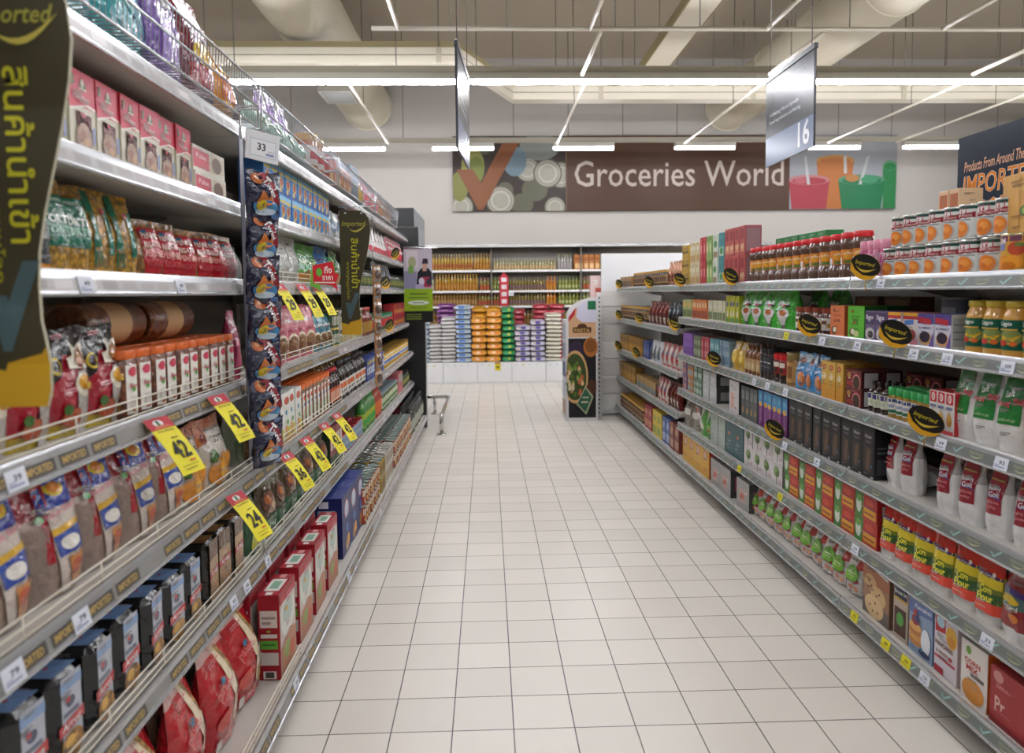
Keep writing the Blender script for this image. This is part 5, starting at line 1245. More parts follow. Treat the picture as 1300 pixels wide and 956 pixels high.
inbasket(dkbag, -1.04, 3.22, '', .2, .15, sc=(1, 1, .8), label='small dark bag behind the clear green packs, second basket')
for i in range(4): inbasket(clbag, -.92, 3.02 + .2 * i, 'low pale green pack', rnd.uniform(-.1, .1), .05)
for i in range(2): inbasket(grbag, -1.1, 3.42 + .2 * i, 'dark green snack bag', .2, .1)
lil = K_pouch('snack_bag', 'bag', .17, .07, .33, 'a88fc9', mat='crinkle', seed=98, F=[('p', [(.1, 0), (.9, 0), (.7, .5), (.3, .4)], 'c9885f'), ('r', .2, .6, .8, .85, '8a6fb5')])
for i in range(3): inbasket(lil, -1.02, 3.5 + .19 * i, 'tall lilac snack bag', .1, .1)
yj = K_jar('snack_jar', 'jar', .06, .2, [(.055, 0), (.06, .008), (.06, .16), (.054, .168)], 'b5703c', lid=[(.06, .166), (.061, .17), (.061, .198), (.058, .2)], lidcol='d9a52e', lz=(.04, .14), labcol='d9d2cc', F=[('r', .1, .3, .9, .7, 'b3343c')])
for i in range(2): inbasket(yj, -.94, 3.93 + .15 * i, 'yellow-lidded snack jar')
rc = K_carton('snack_carton', 'carton', .12, .1, .17, 'c04a3c', F=[('r', .1, .1, .9, .5, 'd9a03c')])
oc = K_carton('snack_carton', 'carton', .14, .1, .16, 'c9803c', F=[('r', .1, .5, .9, .9, '8f3a2a'), ('e', .5, .3, .3, .15, 'e0c08a')])
blk = K_carton('snack_carton', 'carton', .3, .14, .24, '5f7f95', top='93aabb', F=[('r', .1, .1, .9, .5, '3f5a70')])
for i in range(2): inbasket(rc, -.95, 4.25 + .14 * (i + .9), 'red snack carton')
for i in range(3): inbasket(oc, -.95, 4.62 + .155 * i, 'orange snack carton')
inbasket(blk, -.98, 5.18, '', label='steel blue carton in the third wire basket')
ylw = K_pouch('snack_bag', 'bag', .2, .1, .23, 'd9b03c', mat='crinkle', seed=99, F=[('e', .5, .5, .3, .2, 'c9702c')])
for i in range(2): inbasket(ylw, -.94 - .14 * i, 5.44 + .09 * i, 'yellow snack bag', .05, .05)
rdp = K_pouch('snack_bag', 'bag', .2, .1, .27, 'c9505a', mat='crinkle', seed=100, F=[('e', .5, .5, .34, .2, 'e0cfc8')])
for i in range(3): inbasket(rdp, -.95, 5.86 + .21 * i, 'pink-red snack bag', .2, .1)
tnc = K_carton('snack_carton', 'carton', .13, .1, .2, 'b58a4c', F=[('r', .2, .2, .8, .8, '6a4a2c')])
for i in range(4): inbasket(tnc, -.95, 6.5 + .145 * i, 'tan snack carton')

# ------------------------------------------------------------------ hanging shelf signs
def hanging_sign(Y, label, yaw=0, zb_=1.2):
    zt = zb_ + .685
    H = zt - zb_; W = .168
    root = put('hanging_shelf_sign', None, None, Matrix.Translation((-.812, Y, zb_)) @ Matrix.Rotation(yaw, 4, 'Z'))
    tag(root, label, 'sign', 'dark hanging shelf signs of the left gondola')
    # outline right edge: bulging above, waisted, flaring foot
    prof = [(0, .62), (.04, .66), (.1, .665), (.14, .64), (.2, .6), (.28, .59), (.36, .61), (.45, .68), (.55, .78), (.65, .88), (.75, .96), (.84, 1.), (.92, .97), (.97, .88), (1, .7)]
    mb = MB()
    n = len(prof)
    for y, sgn in ((-.003, 1), (.003, -1)):
        vs = [(0, y, v * H) for v, _w in prof] + [(w * W, y, v * H) for v, w in prof]
        fs = [(i, n + i, n + i + 1, i + 1) if sgn > 0 else (i, i + 1, n + i + 1, n + i) for i in range(n - 1)]
        mb.add(vs, fs, ['e0b030' if prof[i][0] < .1 else '48432e' for i in range(n - 1)], 'board')
    rim = [(0, v * H) for v, _w in prof] + [(w * W, v * H) for v, w in reversed(prof)]
    k = len(rim)
    mb.add([(x, -.0034, z) for x, z in rim] + [(x, .0034, z) for x, z in rim], [(i, k + i, k + (i + 1) % k, (i + 1) % k)[::-1] for i in range(k)], 'b9b49a', 'board')
    S = flat((W / 2, -.003, 0), (1, 0, 0), (0, 0, 1), (0, -1, 0), W, H)
    P = [('p', [(0, .1), (.3, .105), (.6, .125), (.63, .14), (.665, .1)], 'd9a52a'), ('p', [(0, .1), (.25, .085), (.3, .12)], '48432e'),
         ('p', [(.14, .26), (.3, .26), (.33, .2), (.24, .13)], '53696e'), ('p', [(.24, .13), (.24, .2), (.46, .34), (.62, .34), (.32, .13)], '53696e'),
         ('t', 'Imported', .46, .89, .055, 'b0aa4a', .78, 0, .01, .25), ('p', crescent(.3, .9, .858, .9, .03, .016), 'cfc05a'),
         ('t', 'สินค้านำเข้า', .5, .58, .27, 'd0ca34', .4, -90, .012), ('t', 'จากทุกมุมโลก', .24, .44, .14, 'b5b02c', .3, -90, .008), ('e', .2, .98, .035, .008, 'c9c9c4'), ('e', .72, .98, .035, .008, 'c9c9c4')]
    prints(mb, S, P, 'board', off=.0006)
    put('panel', mb.mesh('sign_panel'), root)
    mb = MB()
    tube(mb, [(-.004, 0, H + .02), (W * 1.15, 0, H + .026)], .004, 'c9ccd0', 'chrome', 6)
    for x in (.2 * W, .72 * W): tube(mb, [(x, 0, H + .022), (x, 0, .98 * H)], .0015, 'c9ccd0', 'chrome', 4)
    put('hanging_rod', mb.mesh('hanging_rod'), root)
hanging_sign(1.2, 'large dark leaf-shaped hanging sign with yellow Thai writing, cropped by the frame', 0, 1.25)
hanging_sign(4.12, 'dark leaf-shaped hanging sign with yellow Thai writing, beside the green pouches', .05)

# ------------------------------------------------------------------ snack strip with the 33 sign
snack = K_pouch('snack_bag', 'bag', .125, .05, .165, '161b38', mat='crinkle', seed=111, seal=.08, gus=.1, belly=.5, amp=.004,
    F=[('e', .32, .84, .2, .11, 'b5602c'), ('e', .3, .87, .1, .05, 'd08a4c'), ('p', [(.4, .95), (.62, .98), (.95, .36), (.72, .4)], '8f1f2c'), ('t', 'Twist', .62, .66, .22, 'e9e4e4', .5, -62, .02), ('e', .5, .3, .4, .13, '3f7fae'), ('e', .5, .2, .28, .07, 'b9cbd8'), ('p', [(.2, .4), (.36, .6), (.5, .46), (.62, .62), (.72, .4), (.5, .3)], 'c9702c'), ('e', .36, .34, .15, .09, 'd9c21f'), ('t', '5', .36, .34, .09, '4a3a1c'), ('e', .78, .12, .14, .05, '4a6aa0')])
YS = 2.5; XS = -.79
strip = put('snack_strip', None, None, Matrix.Translation((XS - .02, YS, .9)))
tag(strip, 'hanging merchandising strip carrying navy snack bags at the first bay joint', 'display strip')
mb = MB(); box(mb, -.001, -.02, -.05, .001, .02, 1.05, '20264a', 'plastic'); put('backing_strip', mb.mesh('backing_strip'), strip)
mb = MB(); tube(mb, [(0, 0, 1.04), (0, 0, 1.12)], .004, 'c9ccd0', 'chrome', 6); put('hook', mb.mesh('hook'), strip)
for i in range(7):
    z = .845 + .137 * i
    one(snack, 'L', XS + .035 + (.012 if i == 6 else 0), YS + rnd.uniform(-.01, .01), z, 'navy snack bag hanging on the snack strip, counted upward', '', yaw=-.62 + rnd.uniform(-.15, .15), lean=-.06, roll=rnd.uniform(-.06, .06), label=f'{("lowest", "second-lowest", "third-lowest", "middle", "third-highest", "second-highest", "topmost")[i]} navy snack bag hanging on the snack strip')
c33 = K_carton('hanging_price_sign', 'sign', .12, .006, .095, 'dcdde0', bev=.001, F=[('r', .12, .14, .9, .74, 'c5c8d2'), ('r', .15, .18, .87, .7, 'e6e7ea'), ('t', '33', .46, .48, .26, '1a1a1e', None, 0, .02), ('r', .6, .22, .84, .3, '8a93b8'), ('r', .66, .36, .84, .38, '9a9aa0')], mat='board')
one(c33, 'L', XS + .055, YS - .03, 1.862, '', '', yaw=-.75, roll=.1, label='white hanging price sign reading 33 above the navy snack bags')

# second, thin strip of hanging sachets further along
YS2 = 5.05
mb = MB(); root = put('sachet_strip', None, None, Matrix.Translation((-.775, YS2, .75)))
tag(root, 'thin hanging strip of brown sachets beyond the leaf-shaped sign', 'display strip')
tube(mb, [(0, 0, .06), (0, 0, 1.2)], .004, 'b9bdc0', 'chrome', 6); put('hanger', mb.mesh('hanger'), root)
sach = K_pouch('sachet', 'sachet', .075, .025, .12, 'a8764c', mat='crinkle', seed=112, gus=.1, belly=.5, F=[('e', .5, .5, .36, .25, '5a4a44'), ('r', .1, .75, .9, .9, 'c9c6c0'), ('r', .1, .1, .9, .25, '8a8a86')])
for i in range(7):
    one(sach, 'L', -.752, YS2, .79 + .118 * i, '', '', yaw=-.6 + rnd.uniform(-.2, .2), label=f'{ordinal(i + 1)} brown sachet from the bottom of the thin hanging strip')

# ------------------------------------------------------------------ yellow promotion tickets hanging from the left rails
def ticket(num, kindname='promo_ticket'):
    mb = MB()
    W, H = .088, .165
    z0 = -H
    nseg = 6
    def f(a, b):
        t = 1 - b / H
        return Vector((a, -.012 * math.sin(t * 2.2), b - H)), Vector((0, -1, .12))
    S = Surf(f, W, H, False)
    S2 = Surf(f, W, H, True)
    prints(mb, S2, [('r', 0, 0, 1, 1, 'e6d92c')], 'paper', off=0)
    prints(mb, S2, [('r', 0, .79, 1, 1, 'b3303c'), ('e', .45, .9, .2, .06, 'd9d2d2'), ('r', .38, .85, .5, .95, '3a6a4a'), ('p', [(.1, .8), (.9, .8), (.7, .85), (.3, .86)], 'c96a4a')], 'paper', off=.0006)
    prints(mb, S, [('t', 'ราคาพิเศษ', .5, .75, .035, '6a5a2c', .7), ('r', .45, .6, .75, .615, '6a6020'), ('t', num, .5, .4, .3, '1a1a18', .62, 0, .025), ('r', .15, .12, .85, .13, '8a8430'), ('r', .55, .17, .8, .2, 'c9702c'), ('r', .2, .06, .7, .075, '8a8430')], 'paper', off=.0016)
    vs = [S2.at((-.5 if i == 0 else .5) * W, H * j / nseg, -.0006) for j in range(nseg + 1) for i in (0, 1)]
    mb.add(vs, [(2 * j, 2 * j + 2, 2 * j + 3, 2 * j + 1) for j in range(nseg)], 'd6cf5a', 'paper')
    return Kind(kindname, 'price ticket', W, .01, H, [(kindname, mb.mesh(kindname), None)])
TK = {n: ticket(n) for n in ('42', '24', '36', '29')}
def hang(num, key, u, label, out=.55, yaw=-.22, dy=0):
    side, z, X = sh_of(key)
    sg = 1 if side == 'L' else -1
    Xr = X + sg * .021
    Y = yat(u, Xr, z)
    one(TK[num], side, Xr, Y, z - .002, '', '', yaw=yaw, lean=out, label=label)
hang('42', 'LD', 196, 'yellow price ticket reading 42 over the red rice noodle bags', .62)
hang('42', 'LD', 273, 'yellow price ticket reading 42 over the white orange-fruit bag', .6)
hang('24', 'LE', 296, 'yellow price ticket reading 24 above the brown-topped rice bricks', .62)
hang('36', 'LE', 361, 'yellow price ticket reading 36 above the spice bags', .6)
hang('42', 'LE', 386, 'yellow price ticket reading 42 just beyond the 36 ticket', .6)
hang('42', 'LE', 409, 'second yellow ticket reading 42 beyond the 36 ticket', .6)
hang('42', 'LE', 425, 'third and farthest yellow ticket reading 42 beyond the 36 ticket', .6)
hang('29', 'LC', 352, 'nearest of three yellow tickets over the pink muesli pouches', .5)
hang('29', 'LC', 381, 'middle of three yellow tickets over the pink muesli pouches', .5)
hang('29', 'LC', 400, 'farthest of three yellow tickets over the pink muesli pouches', .5)
wt = K_carton('promo_ticket', 'price ticket', .06, .003, .15, 'dcdad8', bev=0, F=[('r', 0, .76, 1, 1, 'b5604a'), ('t', '90', .5, .4, .2, '3a3a3c', .4, 0, .02)], mat='paper')
one(wt, 'R', 1.445, yat(893, 1.45, .55), .634 - .14, '', '', lean=-.25, label='white ticket with brown head hanging under the right fourth shelf')
# red speech-bubble price board on the third rail
mb = MB()
S = flat((0, 0, 0), (1, 0, 0), (0, 0, 1), (0, -1, 0), .17, .15)
box(mb, -.06, .0008, .03, .06, .004, .12, '9aa05a', 'board')
prints(mb, S, [('p', [(0, .2), (.4, .0), (.3, .3), (.5, .9), (.1, .75)], '6fae3c'), ('p', [(.12, .25), (.75, .18), (.95, .02), (.9, .3), (1, .55), (.85, .6), (.8, .95), (.1, .8)], 'c4202c'), ('e', .32, .6, .1, .13, '5fae3c'), ('t', 'ถึง', .62, .68, .22, 'f0ece6', .26), ('t', 'ราคา', .6, .42, .14, 'f0ece6', .36), ('t', 'Spec', .6, 1.05, .14, '4a9a6a', .3), ('r', .15, .26, .85, .3, 'e8d8d0')], 'board', off=.0006)
o = put('price_board', mb.mesh('price_board'), None, shmat('L', -.77, yat(404, -.8, 1.47), 1.44, -.7)); tag(o, 'red and green price bubble clipped to the third left rail', 'price board')

# ------------------------------------------------------------------ oval shelf talkers
def talker_kind():
    A, B = MB(), MB()
    W, H = .125, .085
    seg = 24
    for y, sgn in ((-.0012, 1), (.0012, -1)):
        vs = [(0, y, H / 2)] + [(W / 2 * math.cos(2 * PI * i / seg), y, H / 2 + H / 2 * math.sin(2 * PI * i / seg)) for i in range(seg)]
        fs = [(0, 1 + i, 1 + (i + 1) % seg) for i in range(seg)]
        A.add(vs, fs if sgn > 0 else [f[::-1] for f in fs], '15130f', 'board')
    rim = [(W / 2 * math.cos(2 * PI * i / seg), H / 2 + H / 2 * math.sin(2 * PI * i / seg)) for i in range(seg)]
    A.add([(x, -.0012, z) for x, z in rim] + [(x, .0012, z) for x, z in rim], [(i, (i + 1) % seg, seg + (i + 1) % seg, seg + i)[::-1] for i in range(seg)], 'b8902c', 'board')
    S = flat((0, -.0012, 0), (1, 0, 0), (0, 0, 1), (0, -1, 0), W, H)
    prints(A, S, [('t', 'Imported', .47, .56, .24, 'b5a52e', .66, 6, .012, .25), ('p', crescent(.18, .88, .4, .52, .19, .11), 'c2a83a')], 'board', off=.0004)
    P = [(-.45, .32), (-.3, .06), (0, -.1), (.12, -.28), (.3, -.1), (.46, .1), (.48, .42), (.3, .1), (0, .0), (-.3, .14)]
    vs = [(x * W, y, z * H) for y in (-.0022, -.0015) for x, z in P]
    k = len(P)
    cx = (0, -.0022, 0)
    B.add([(x * W, -.0022, z * H) for x, z in ((-.52, .5), (-.44, .08), (-.2, -.12), (0, -.16), (.18, -.1), (.36, .04), (.47, .3), (.3, .14), (0, .05), (-.3, .18))], [(0, 1, 9), (1, 2, 8, 9), (2, 3, 4, 8), (4, 5, 7, 8), (5, 6, 7)], 'd09a22', 'board')
    tube(B, [(.02, .001, .0), (.02, .0, -.03), (.02, .012, -.052)], .002, 'b9902c', 'board', 5)
    return Kind('shelf_talker', 'shelf talker', W, .005, H, [('oval_card', A.mesh('oval_card'), 'black oval card with gold script'), ('yellow_base', B.mesh('yellow_base'), 'yellow base of the card')])
talk = talker_kind()
def talker(key, u, where, yaw=.5):
    side, z, X = sh_of(key)
    sg = 1 if side == 'L' else -1
    Xr = X + sg * (.036 if side == 'R' else .056)
    Y = yat(u, Xr, z)
    o = one(talk, side, Xr, Y, z - .0425 + .052, '', '', yaw=yaw * (1 if side == 'R' else -1), roll=rnd.uniform(.32, .55) * (1 if side == 'R' else -1), lean=rnd.uniform(-.1, .1), label='black oval shelf talker ' + where)
    o['group'] = 'oval shelf talkers'
for key, u, wh in (('RA', 1095, 'below the pink jars, right top rail'), ('RB', 1024, 'below the brown-lidded jars, right second rail'), ('RB', 1132, 'below the raisin cartons, right second rail'), ('RC', 1170, 'below the cracker cartons, right third rail'),
                   ('RD', 980, 'below the purple cartons, right fourth rail'), ('RA', 925, 'below the red tea cartons, right top rail'), ('RC', 904, 'below the turquoise cartons, right third rail'), ('rA', 862, 'at the copper pouches, right top rail'),
                   ('rA', 823, 'at the gold-lidded jars, right top rail'), ('rA', 785, 'at the far end of the right top rail'), ('rB', 855, 'at the dark silver pouches, right far rail'), ('rB', 811, 'at the gold-lidded jars, right far second rail'),
                   ('rB', 785, 'at the far end of the right far second rail'), ('rC', 806, 'at the brown-gold cartons, right far third rail'), ('rC', 784, 'at the far end of the right far third rail'),
                   ('LB', 503, 'at the far end of the left second rail'), ('LC', 491, 'at the black seaweed pouches, left third rail'), ('LD', 496, 'at the green-capped jars, left fourth rail')):
    talker(key, u, wh)

# ------------------------------------------------------------------ white and yellow price tickets in the rails
def rail_ticket(key, u, num, col, label):
    side, z0, X = sh_of(key)
    z = z0 - .0425
    sg = 1 if side == 'L' else -1
    mb = MB()
    W, H = .056, .036
    box(mb, -W / 2, 0, 0, W / 2, .0012, H, col, 'paper')
    ink = '2a2a44' if col != 'd9cf2c' else '4a4420'
    prints(mb, flat((0, 0, 0), (1, 0, 0), (0, 0, 1), (0, -1, 0), W, H), [('t', num, .56, .58, .32, ink, .4, 0, .015), ('r', .08, .16, .8, .26, '8a90ac' if col != 'd9cf2c' else 'a39a2c'), ('r', .08, .32, .4, .38, '8a90ac' if col != 'd9cf2c' else 'a39a2c')], 'paper')
    Y = yat(u, X, z + .02)
    M = shmat(side, X + sg * .0165, Y, z + .004) @ Matrix.Rotation(-.228, 4, 'X')
    o = put('price_ticket', mb.mesh('price_ticket'), None, M); tag(o, label, 'price ticket')
W_, Y_ = 'd6dae4', 'd9cf2c'
for key, u, num, col, lab in (('RB', 1164, '249', W_, 'white rail ticket reading 249 below the purple blueberry cartons'), ('RB', 1207, '112', W_, 'white rail ticket reading 112 where fruit cartons meet fruit jars'), ('RB', 1284, '109', W_, 'white rail ticket reading 109 below the yellow-lidded fruit jars'),
    ('RC', 1199, '64', W_, 'white rail ticket reading 64 between the cracker cartons and salt bags'), ('RC', 1276, '93', W_, 'white rail ticket reading 93 below the green-labelled salt bags'), ('RE', 1089, '19', W_, 'white rail ticket reading 19 at the red fruit tea cartons'),
    ('RE', 1258, '33', W_, 'white rail ticket reading 33 below the corn flour bags'), ('RF', 1178, '133', W_, 'white rail ticket reading 133 below the pancake mix carton'), ('RF', 1088, '79', Y_, 'yellow rail ticket below the round-cookie mix carton'),
    ('RF', 1128, '89', Y_, 'yellow rail ticket below the dark brownie mix carton'), ('RF', 1154, '99', Y_, 'yellow rail ticket below the blue pancake mix carton'), ('RE', 993, '59', Y_, 'yellow rail ticket at the white tree cartons'), ('RE', 941, '59', Y_, 'yellow rail ticket at the dark teal cartons'),
    ('RD', 1040, '89', W_, 'white rail ticket below the black coffee cartons'), ('RD', 999, '75', W_, 'white rail ticket where purple cartons meet black cartons'), ('RB', 1047, '85', W_, 'white rail ticket below the orange coconut carton'), ('RB', 1092, '85', W_, 'white rail ticket below the green coconut carton'),
    ('RA', 1122, '49', W_, 'white rail ticket reading 49 below the near white bean cans'), ('RB', 1001, '99', Y_, 'yellow rail ticket below the bright green pouches'), ('RC', 960, '115', W_, 'white rail ticket below the amber syrup bottles'), ('RC', 977, '125', W_, 'white rail ticket below the black-lidded jars'), ('RC', 1000, '135', W_, 'white rail ticket below the gold-brown coffee jar'),
    ('LE', 96, '79', W_, 'white rail ticket reading 79 below the red rice noodle bags'), ('LD', 12, '39', W_, 'white rail ticket reading 39 below the nearest noodle bag'), ('LE', 8, '79', W_, 'white rail ticket at the nearest red rice noodle bag'),
    ('LF', 292, '95', W_, 'white rail ticket below the brown-topped rice bricks'), ('LF', 309, '95', W_, 'white rail ticket below the farthest brown-topped rice brick'), ('LF', 336, '45', W_, 'white rail ticket below the dark herb packet'), ('LG', 372, '39', W_, 'white rail ticket where red pasta bags meet red cartons'),
    ('LC', 102, '49', W_, 'white rail ticket below the nearest green pasta bag'), ('LC', 224, '49', W_, 'white rail ticket below the red-labelled pasta bags'), ('LG', 440, '129', W_, 'white rail ticket below the navy cartons')):
    rail_ticket(key, u, num, col, lab)
# ------------------------------------------------------------------ oil bottles on the wall shelving
SHW = {1: 1.825, 2: 1.468, 3: 1.2, 4: .85}
YW = 12.92
wb = [-2.95, -1.5, .06, 1.63, 3.1]
for i in range(4):
    root = put('wall_shelving', None, None, Matrix.Translation(((wb[i] + wb[i + 1]) / 2, 13.33, 0)))
    tag(root, f'{("leftmost", "second", "third", "rightmost")[i]} wall shelving bay of oil bottles behind the rice sacks', 'shelving', 'wall shelving bays')
    L = wb[i + 1] - wb[i]
    mb = MB(); box(mb, -L / 2, -.02, 0, L / 2, 0, 2.2, '8f887e', 'enamel'); put('back_panel', mb.mesh('wall_back_panel'), root)
    for z in SHW.values():
        mb = MB(); box(mb, -L / 2 + .004, -.42, z - .035, L / 2 - .004, -.022, z, 'd8d5d0', 'enamel', cols={'F': 'e6e4e2'}); put('shelf', mb.mesh('wall_shelf'), root)
    mb = MB(); box(mb, -L / 2, -.44, .0, -L / 2 + .02, -.022, 2.2, '6b655c', 'enamel'); put('side_upright', mb.mesh('side_upright'), root)
def obot_kind(h, r, body, cap, lab, lab2=None):
    return K_bottle('oil_bottle', 'bottle', r, h, body, cap, lab, F=[('r', .2, .2, .8, .8, lab2)] if lab2 else (), lz=(.1, .42))
b_gold = obot_kind(.285, .037, 'a8862f', 'b8a468', 'a5763f', '9a5030')
b_yel = obot_kind(.29, .037, 'a57c26', 'c08f2a', 'a86a34', 'b0823a')
b_amb = obot_kind(.27, .037, '7d5a26', '6f4a28', '967548', 'a3804e')
b_pale = obot_kind(.19, .033, '8f8860', 'a39e78', 'b59a70')
b_red = obot_kind(.22, .034, '7d7032', 'b53c36', 'a85238')
b_grn = obot_kind(.24, .036, '73752a', '58682c', '66803f', 'b5ae78')
b_olv = obot_kind(.23, .034, '756426', '4c372a', '745c58')
b_org = obot_kind(.24, .036, 'b06c20', 'bd802c', 'b57a2c')
b_clr = obot_kind(.27, .035, '98988c', '97a562', 'a09898')
b_box = K_carton('oil_carton', 'carton', .09, .1, .26, 'a8682a', F=[('r', .1, .08, .9, .4, 'd9b07a'), ('r', .1, .6, .9, .8, '8f4f1f')])
def wrow(kind, s, u0, u1, n, desc):
    place = f'{("", "top", "second", "third", "lowest")[s]} wall shelf'
    z = SHW[s]
    X0 = at(u0, 372, YW + .1).x; X1 = at(u1, 372, YW + .1).x
    sp = (X1 - X0) / n
    for i in range(n):
        o = kind.new(Matrix.Translation((X0 + (i + .5) * sp, YW + .06 + rnd.uniform(0, .01), z)) @ Matrix.Rotation(rnd.uniform(-.3, .3), 4, 'Z') @ Matrix.Diagonal((min(1.1, sp / kind.w * .97), 1, 1, 1)))
        o['category'] = kind.cat
        WL.append((o, desc, place))
WL = []
wrow(b_gold, 1, 512, 601, 24, 'golden oil bottle'); wrow(b_yel, 1, 602, 624, 6, 'brighter yellow oil bottle'); wrow(b_pale, 1, 626, 706, 21, 'short pale oil bottle'); wrow(b_clr, 1, 708, 726, 5, 'clear oil bottle'); wrow(b_box, 1, 728, 760, 5, 'amber oil carton'); wrow(b_pale, 1, 761, 800, 10, 'short oil bottle at the right')
wrow(b_pale, 2, 512, 552, 10, 'low pale oil bottle'); wrow(b_yel, 2, 553, 607, 14, 'orange-yellow oil bottle'); wrow(b_red, 2, 609, 622, 3, 'red-capped oil bottle'); wrow(b_grn, 2, 623, 634, 3, 'green oil bottle'); wrow(b_olv, 2, 646, 692, 12, 'olive-brown oil bottle'); wrow(b_org, 2, 693, 706, 3, 'orange oil bottle'); wrow(b_grn, 2, 708, 738, 7, 'green-labelled oil bottle'); wrow(b_red, 2, 739, 760, 5, 'red-topped oil bottle')
wrow(b_amb, 3, 512, 606, 24, 'amber oil bottle'); wrow(b_red, 3, 607, 634, 7, 'red-capped oil bottle'); wrow(b_olv, 3, 646, 692, 12, 'dark olive oil bottle'); wrow(b_org, 3, 693, 706, 3, 'orange oil bottle'); wrow(b_grn, 3, 708, 748, 9, 'green oil bottle')
wrow(b_amb, 4, 540, 690, 34, 'amber oil bottle behind the rice sacks'); wrow(b_grn, 4, 692, 748, 12, 'green oil bottle behind the rice sacks')
by = {}
for o, d, p in WL: by.setdefault((d, p), []).append(o)
for (d, p), os_ in by.items():
    for i, o in enumerate(os_):
        o['label'] = f'{ordinal(i + 1)} {d} from the left, {p}'
        o['group'] = f'{d} row, {p}'
mb = MB()
box(mb, -.075, -.01, 0, .075, .01, .52, 'b8303a', 'board')
prints(mb, flat((0, -.01, 0), (1, 0, 0), (0, 0, 1), (0, -1, 0), .15, .52), [('r', .2, .08 + .24 * i, .8, .22 + .24 * i, 'd9cfd0') for i in range(4)] + [('p', [(.1, .98), (.9, .98), (.5, 1.12)], 'b8303a')], 'board')
tag(put('hanging_price_strip', mb.mesh('price_strip'), None, Matrix.Translation((at(640, 372, 12.86).x, 12.899, 1.2))), 'red vertical price strip with white squares between the oil bottles', 'price strip')
mb = MB(); box(mb, -.045, -.006, 0, .045, .006, .09, 'd5d8dc', 'board', .002)
prints(mb, flat((0, -.006, 0), (1, 0, 0), (0, 0, 1), (0, -1, 0), .09, .09), [('r', .2, .55, .8, .62, 'a9adb5'), ('r', .2, .3, .8, .45, '8f949c')], 'board')
tag(put('hanging_price_card', mb.mesh('price_card'), None, Matrix.Translation((at(649, 372, 12.86).x, 12.9035, 1.37))), 'small white price card on the second wall shelf edge', 'price card')

# ------------------------------------------------------------------ rice sacks on their white base
root = put('sack_platform', None, None, Matrix.Translation((.1, 12.05, 0))); tag(root, 'long low white display base under the rice sack stacks', 'platform')
for i in range(5):
    x = -1.35 + i * .54
    mb = MB(); box(mb, x, -.47, 0, x + .536, .42, .33, 'e2e2e2', 'enamel', .006)
    prints(mb, flat((x + .268, -.47, 0), (1, 0, 0), (0, 0, 1), (0, -1, 0), .536, .33), [('r', .1 + .2 * j, .84, .17 + .2 * j, .9, rnd.choice(['c9ccd2', 'd0d2d6', 'cfc86a'])) for j in range(4)] + [('r', 0, .05, 1, .07, 'b9b9b9')], 'enamel')
    put('platform_box', mb.mesh('platform_box'), root)
mb = MB(); box(mb, -.045, -.004, 0, .045, 0, .13, 'd9c92c', 'paper', cols={'F': 'd9c92c'})
prints(mb, flat((0, -.004, 0), (1, 0, 0), (0, 0, 1), (0, -1, 0), .09, .13), [('r', 0, .8, 1, 1, 'b5802c'), ('r', .2, .3, .8, .6, '8a7a1f')], 'paper')
tag(put('promo_ticket', mb.mesh('sack_ticket'), None, Matrix.Translation((at(632, 467, 11.57).x, 11.579, .2))), 'yellow price ticket on the white base below the orange rice sacks', 'price ticket')
def sackset(col, col2, F, h, seed): return K_sack('rice_sack', 'sack', .25, .42, h, col, F, seed, col2=col2)
s_wht = sackset('dcd9d4', 'cfccc8', [('r', .1, .3, .5, .5, 'c9d0d6')], .062, 1)
s_blu = sackset('d3dae6', 'b9c9e0', [('r', .1, .2, .62, .8, '4a78c4'), ('r', .68, .3, .95, .6, '9fb56a')], .078, 2)
s_org = sackset('e08a2c', 'e8a23c', [('r', .15, .2, .8, .75, 'e07a3c'), ('e', .4, .5, .2, .3, 'f0c9a0')], .105, 3)
s_yel = sackset('d9a52e', 'c9902c', [('r', .2, .2, .8, .7, 'e0b84a')], .1, 4)
s_grn = sackset('1f7a45', '2a8a50', [('r', .2, .3, .7, .7, '3f9a60'), ('e', .6, .5, .12, .3, 'c9c03c')], .1, 5)
s_pur = sackset('dcd9e0', 'cbc6da', [('r', .3, .1, .7, .9, '5f4f9a'), ('r', .05, .3, .25, .6, 'c9b83a')], .085, 6)
s_crm = sackset('dfd9c9', 'd5cfbd', [('r', .2, .3, .5, .6, 'cfc6ae')], .066, 7)
s_prp = sackset('8a4f8f', '7a3f80', [('r', .2, .3, .7, .6, 'b58ab5')], .08, 8)
s_red = sackset('b53a4c', 'a8303f', [('r', .2, .3, .8, .6, 'd07a80')], .085, 9)
def stack(kind, u0, u1, y, yz, desc, place, z0=.3315, top=None):
    Xc = (at(u0, 400, y - .2).x + at(u1, 400, y - .2).x) / 2
    w = at(u1, 400, y - .2).x - at(u0, 400, y - .2).x
    zt = CH - (yz - 372) * y / FPX
    z = z0; i = 0; L = []
    while z + kind.h * .6 < zt:
        k = top if (top and z + 2 * kind.h > zt) else kind
        o = k.new(Matrix.Translation((Xc + rnd.uniform(-.006, .006), y + rnd.uniform(-.012, .012), z)) @ Matrix.Rotation(rnd.uniform(-.04, .04), 4, 'Z') @ Matrix.Diagonal((w / kind.w * .98, 1, 1, 1)))
        o['category'] = 'rice sack'; L.append(o); z += k.h * .97; i += 1
    for j, o in enumerate(L):
        o['label'] = f'{ordinal(j + 1)} {desc} sack from the bottom, {place}'
        o['group'] = f'{desc} sacks in the {place}'
    return z
stack(s_blu, 528, 545, 11.85, 400, 'blue and white rice', 'stack beside the black cabinet')
stack(s_wht, 544.5, 560, 11.85, 412, 'white rice', 'leftmost white stack')
stack(s_wht, 560, 578, 11.85, 400, 'white rice', 'white stack beside the blue stack')
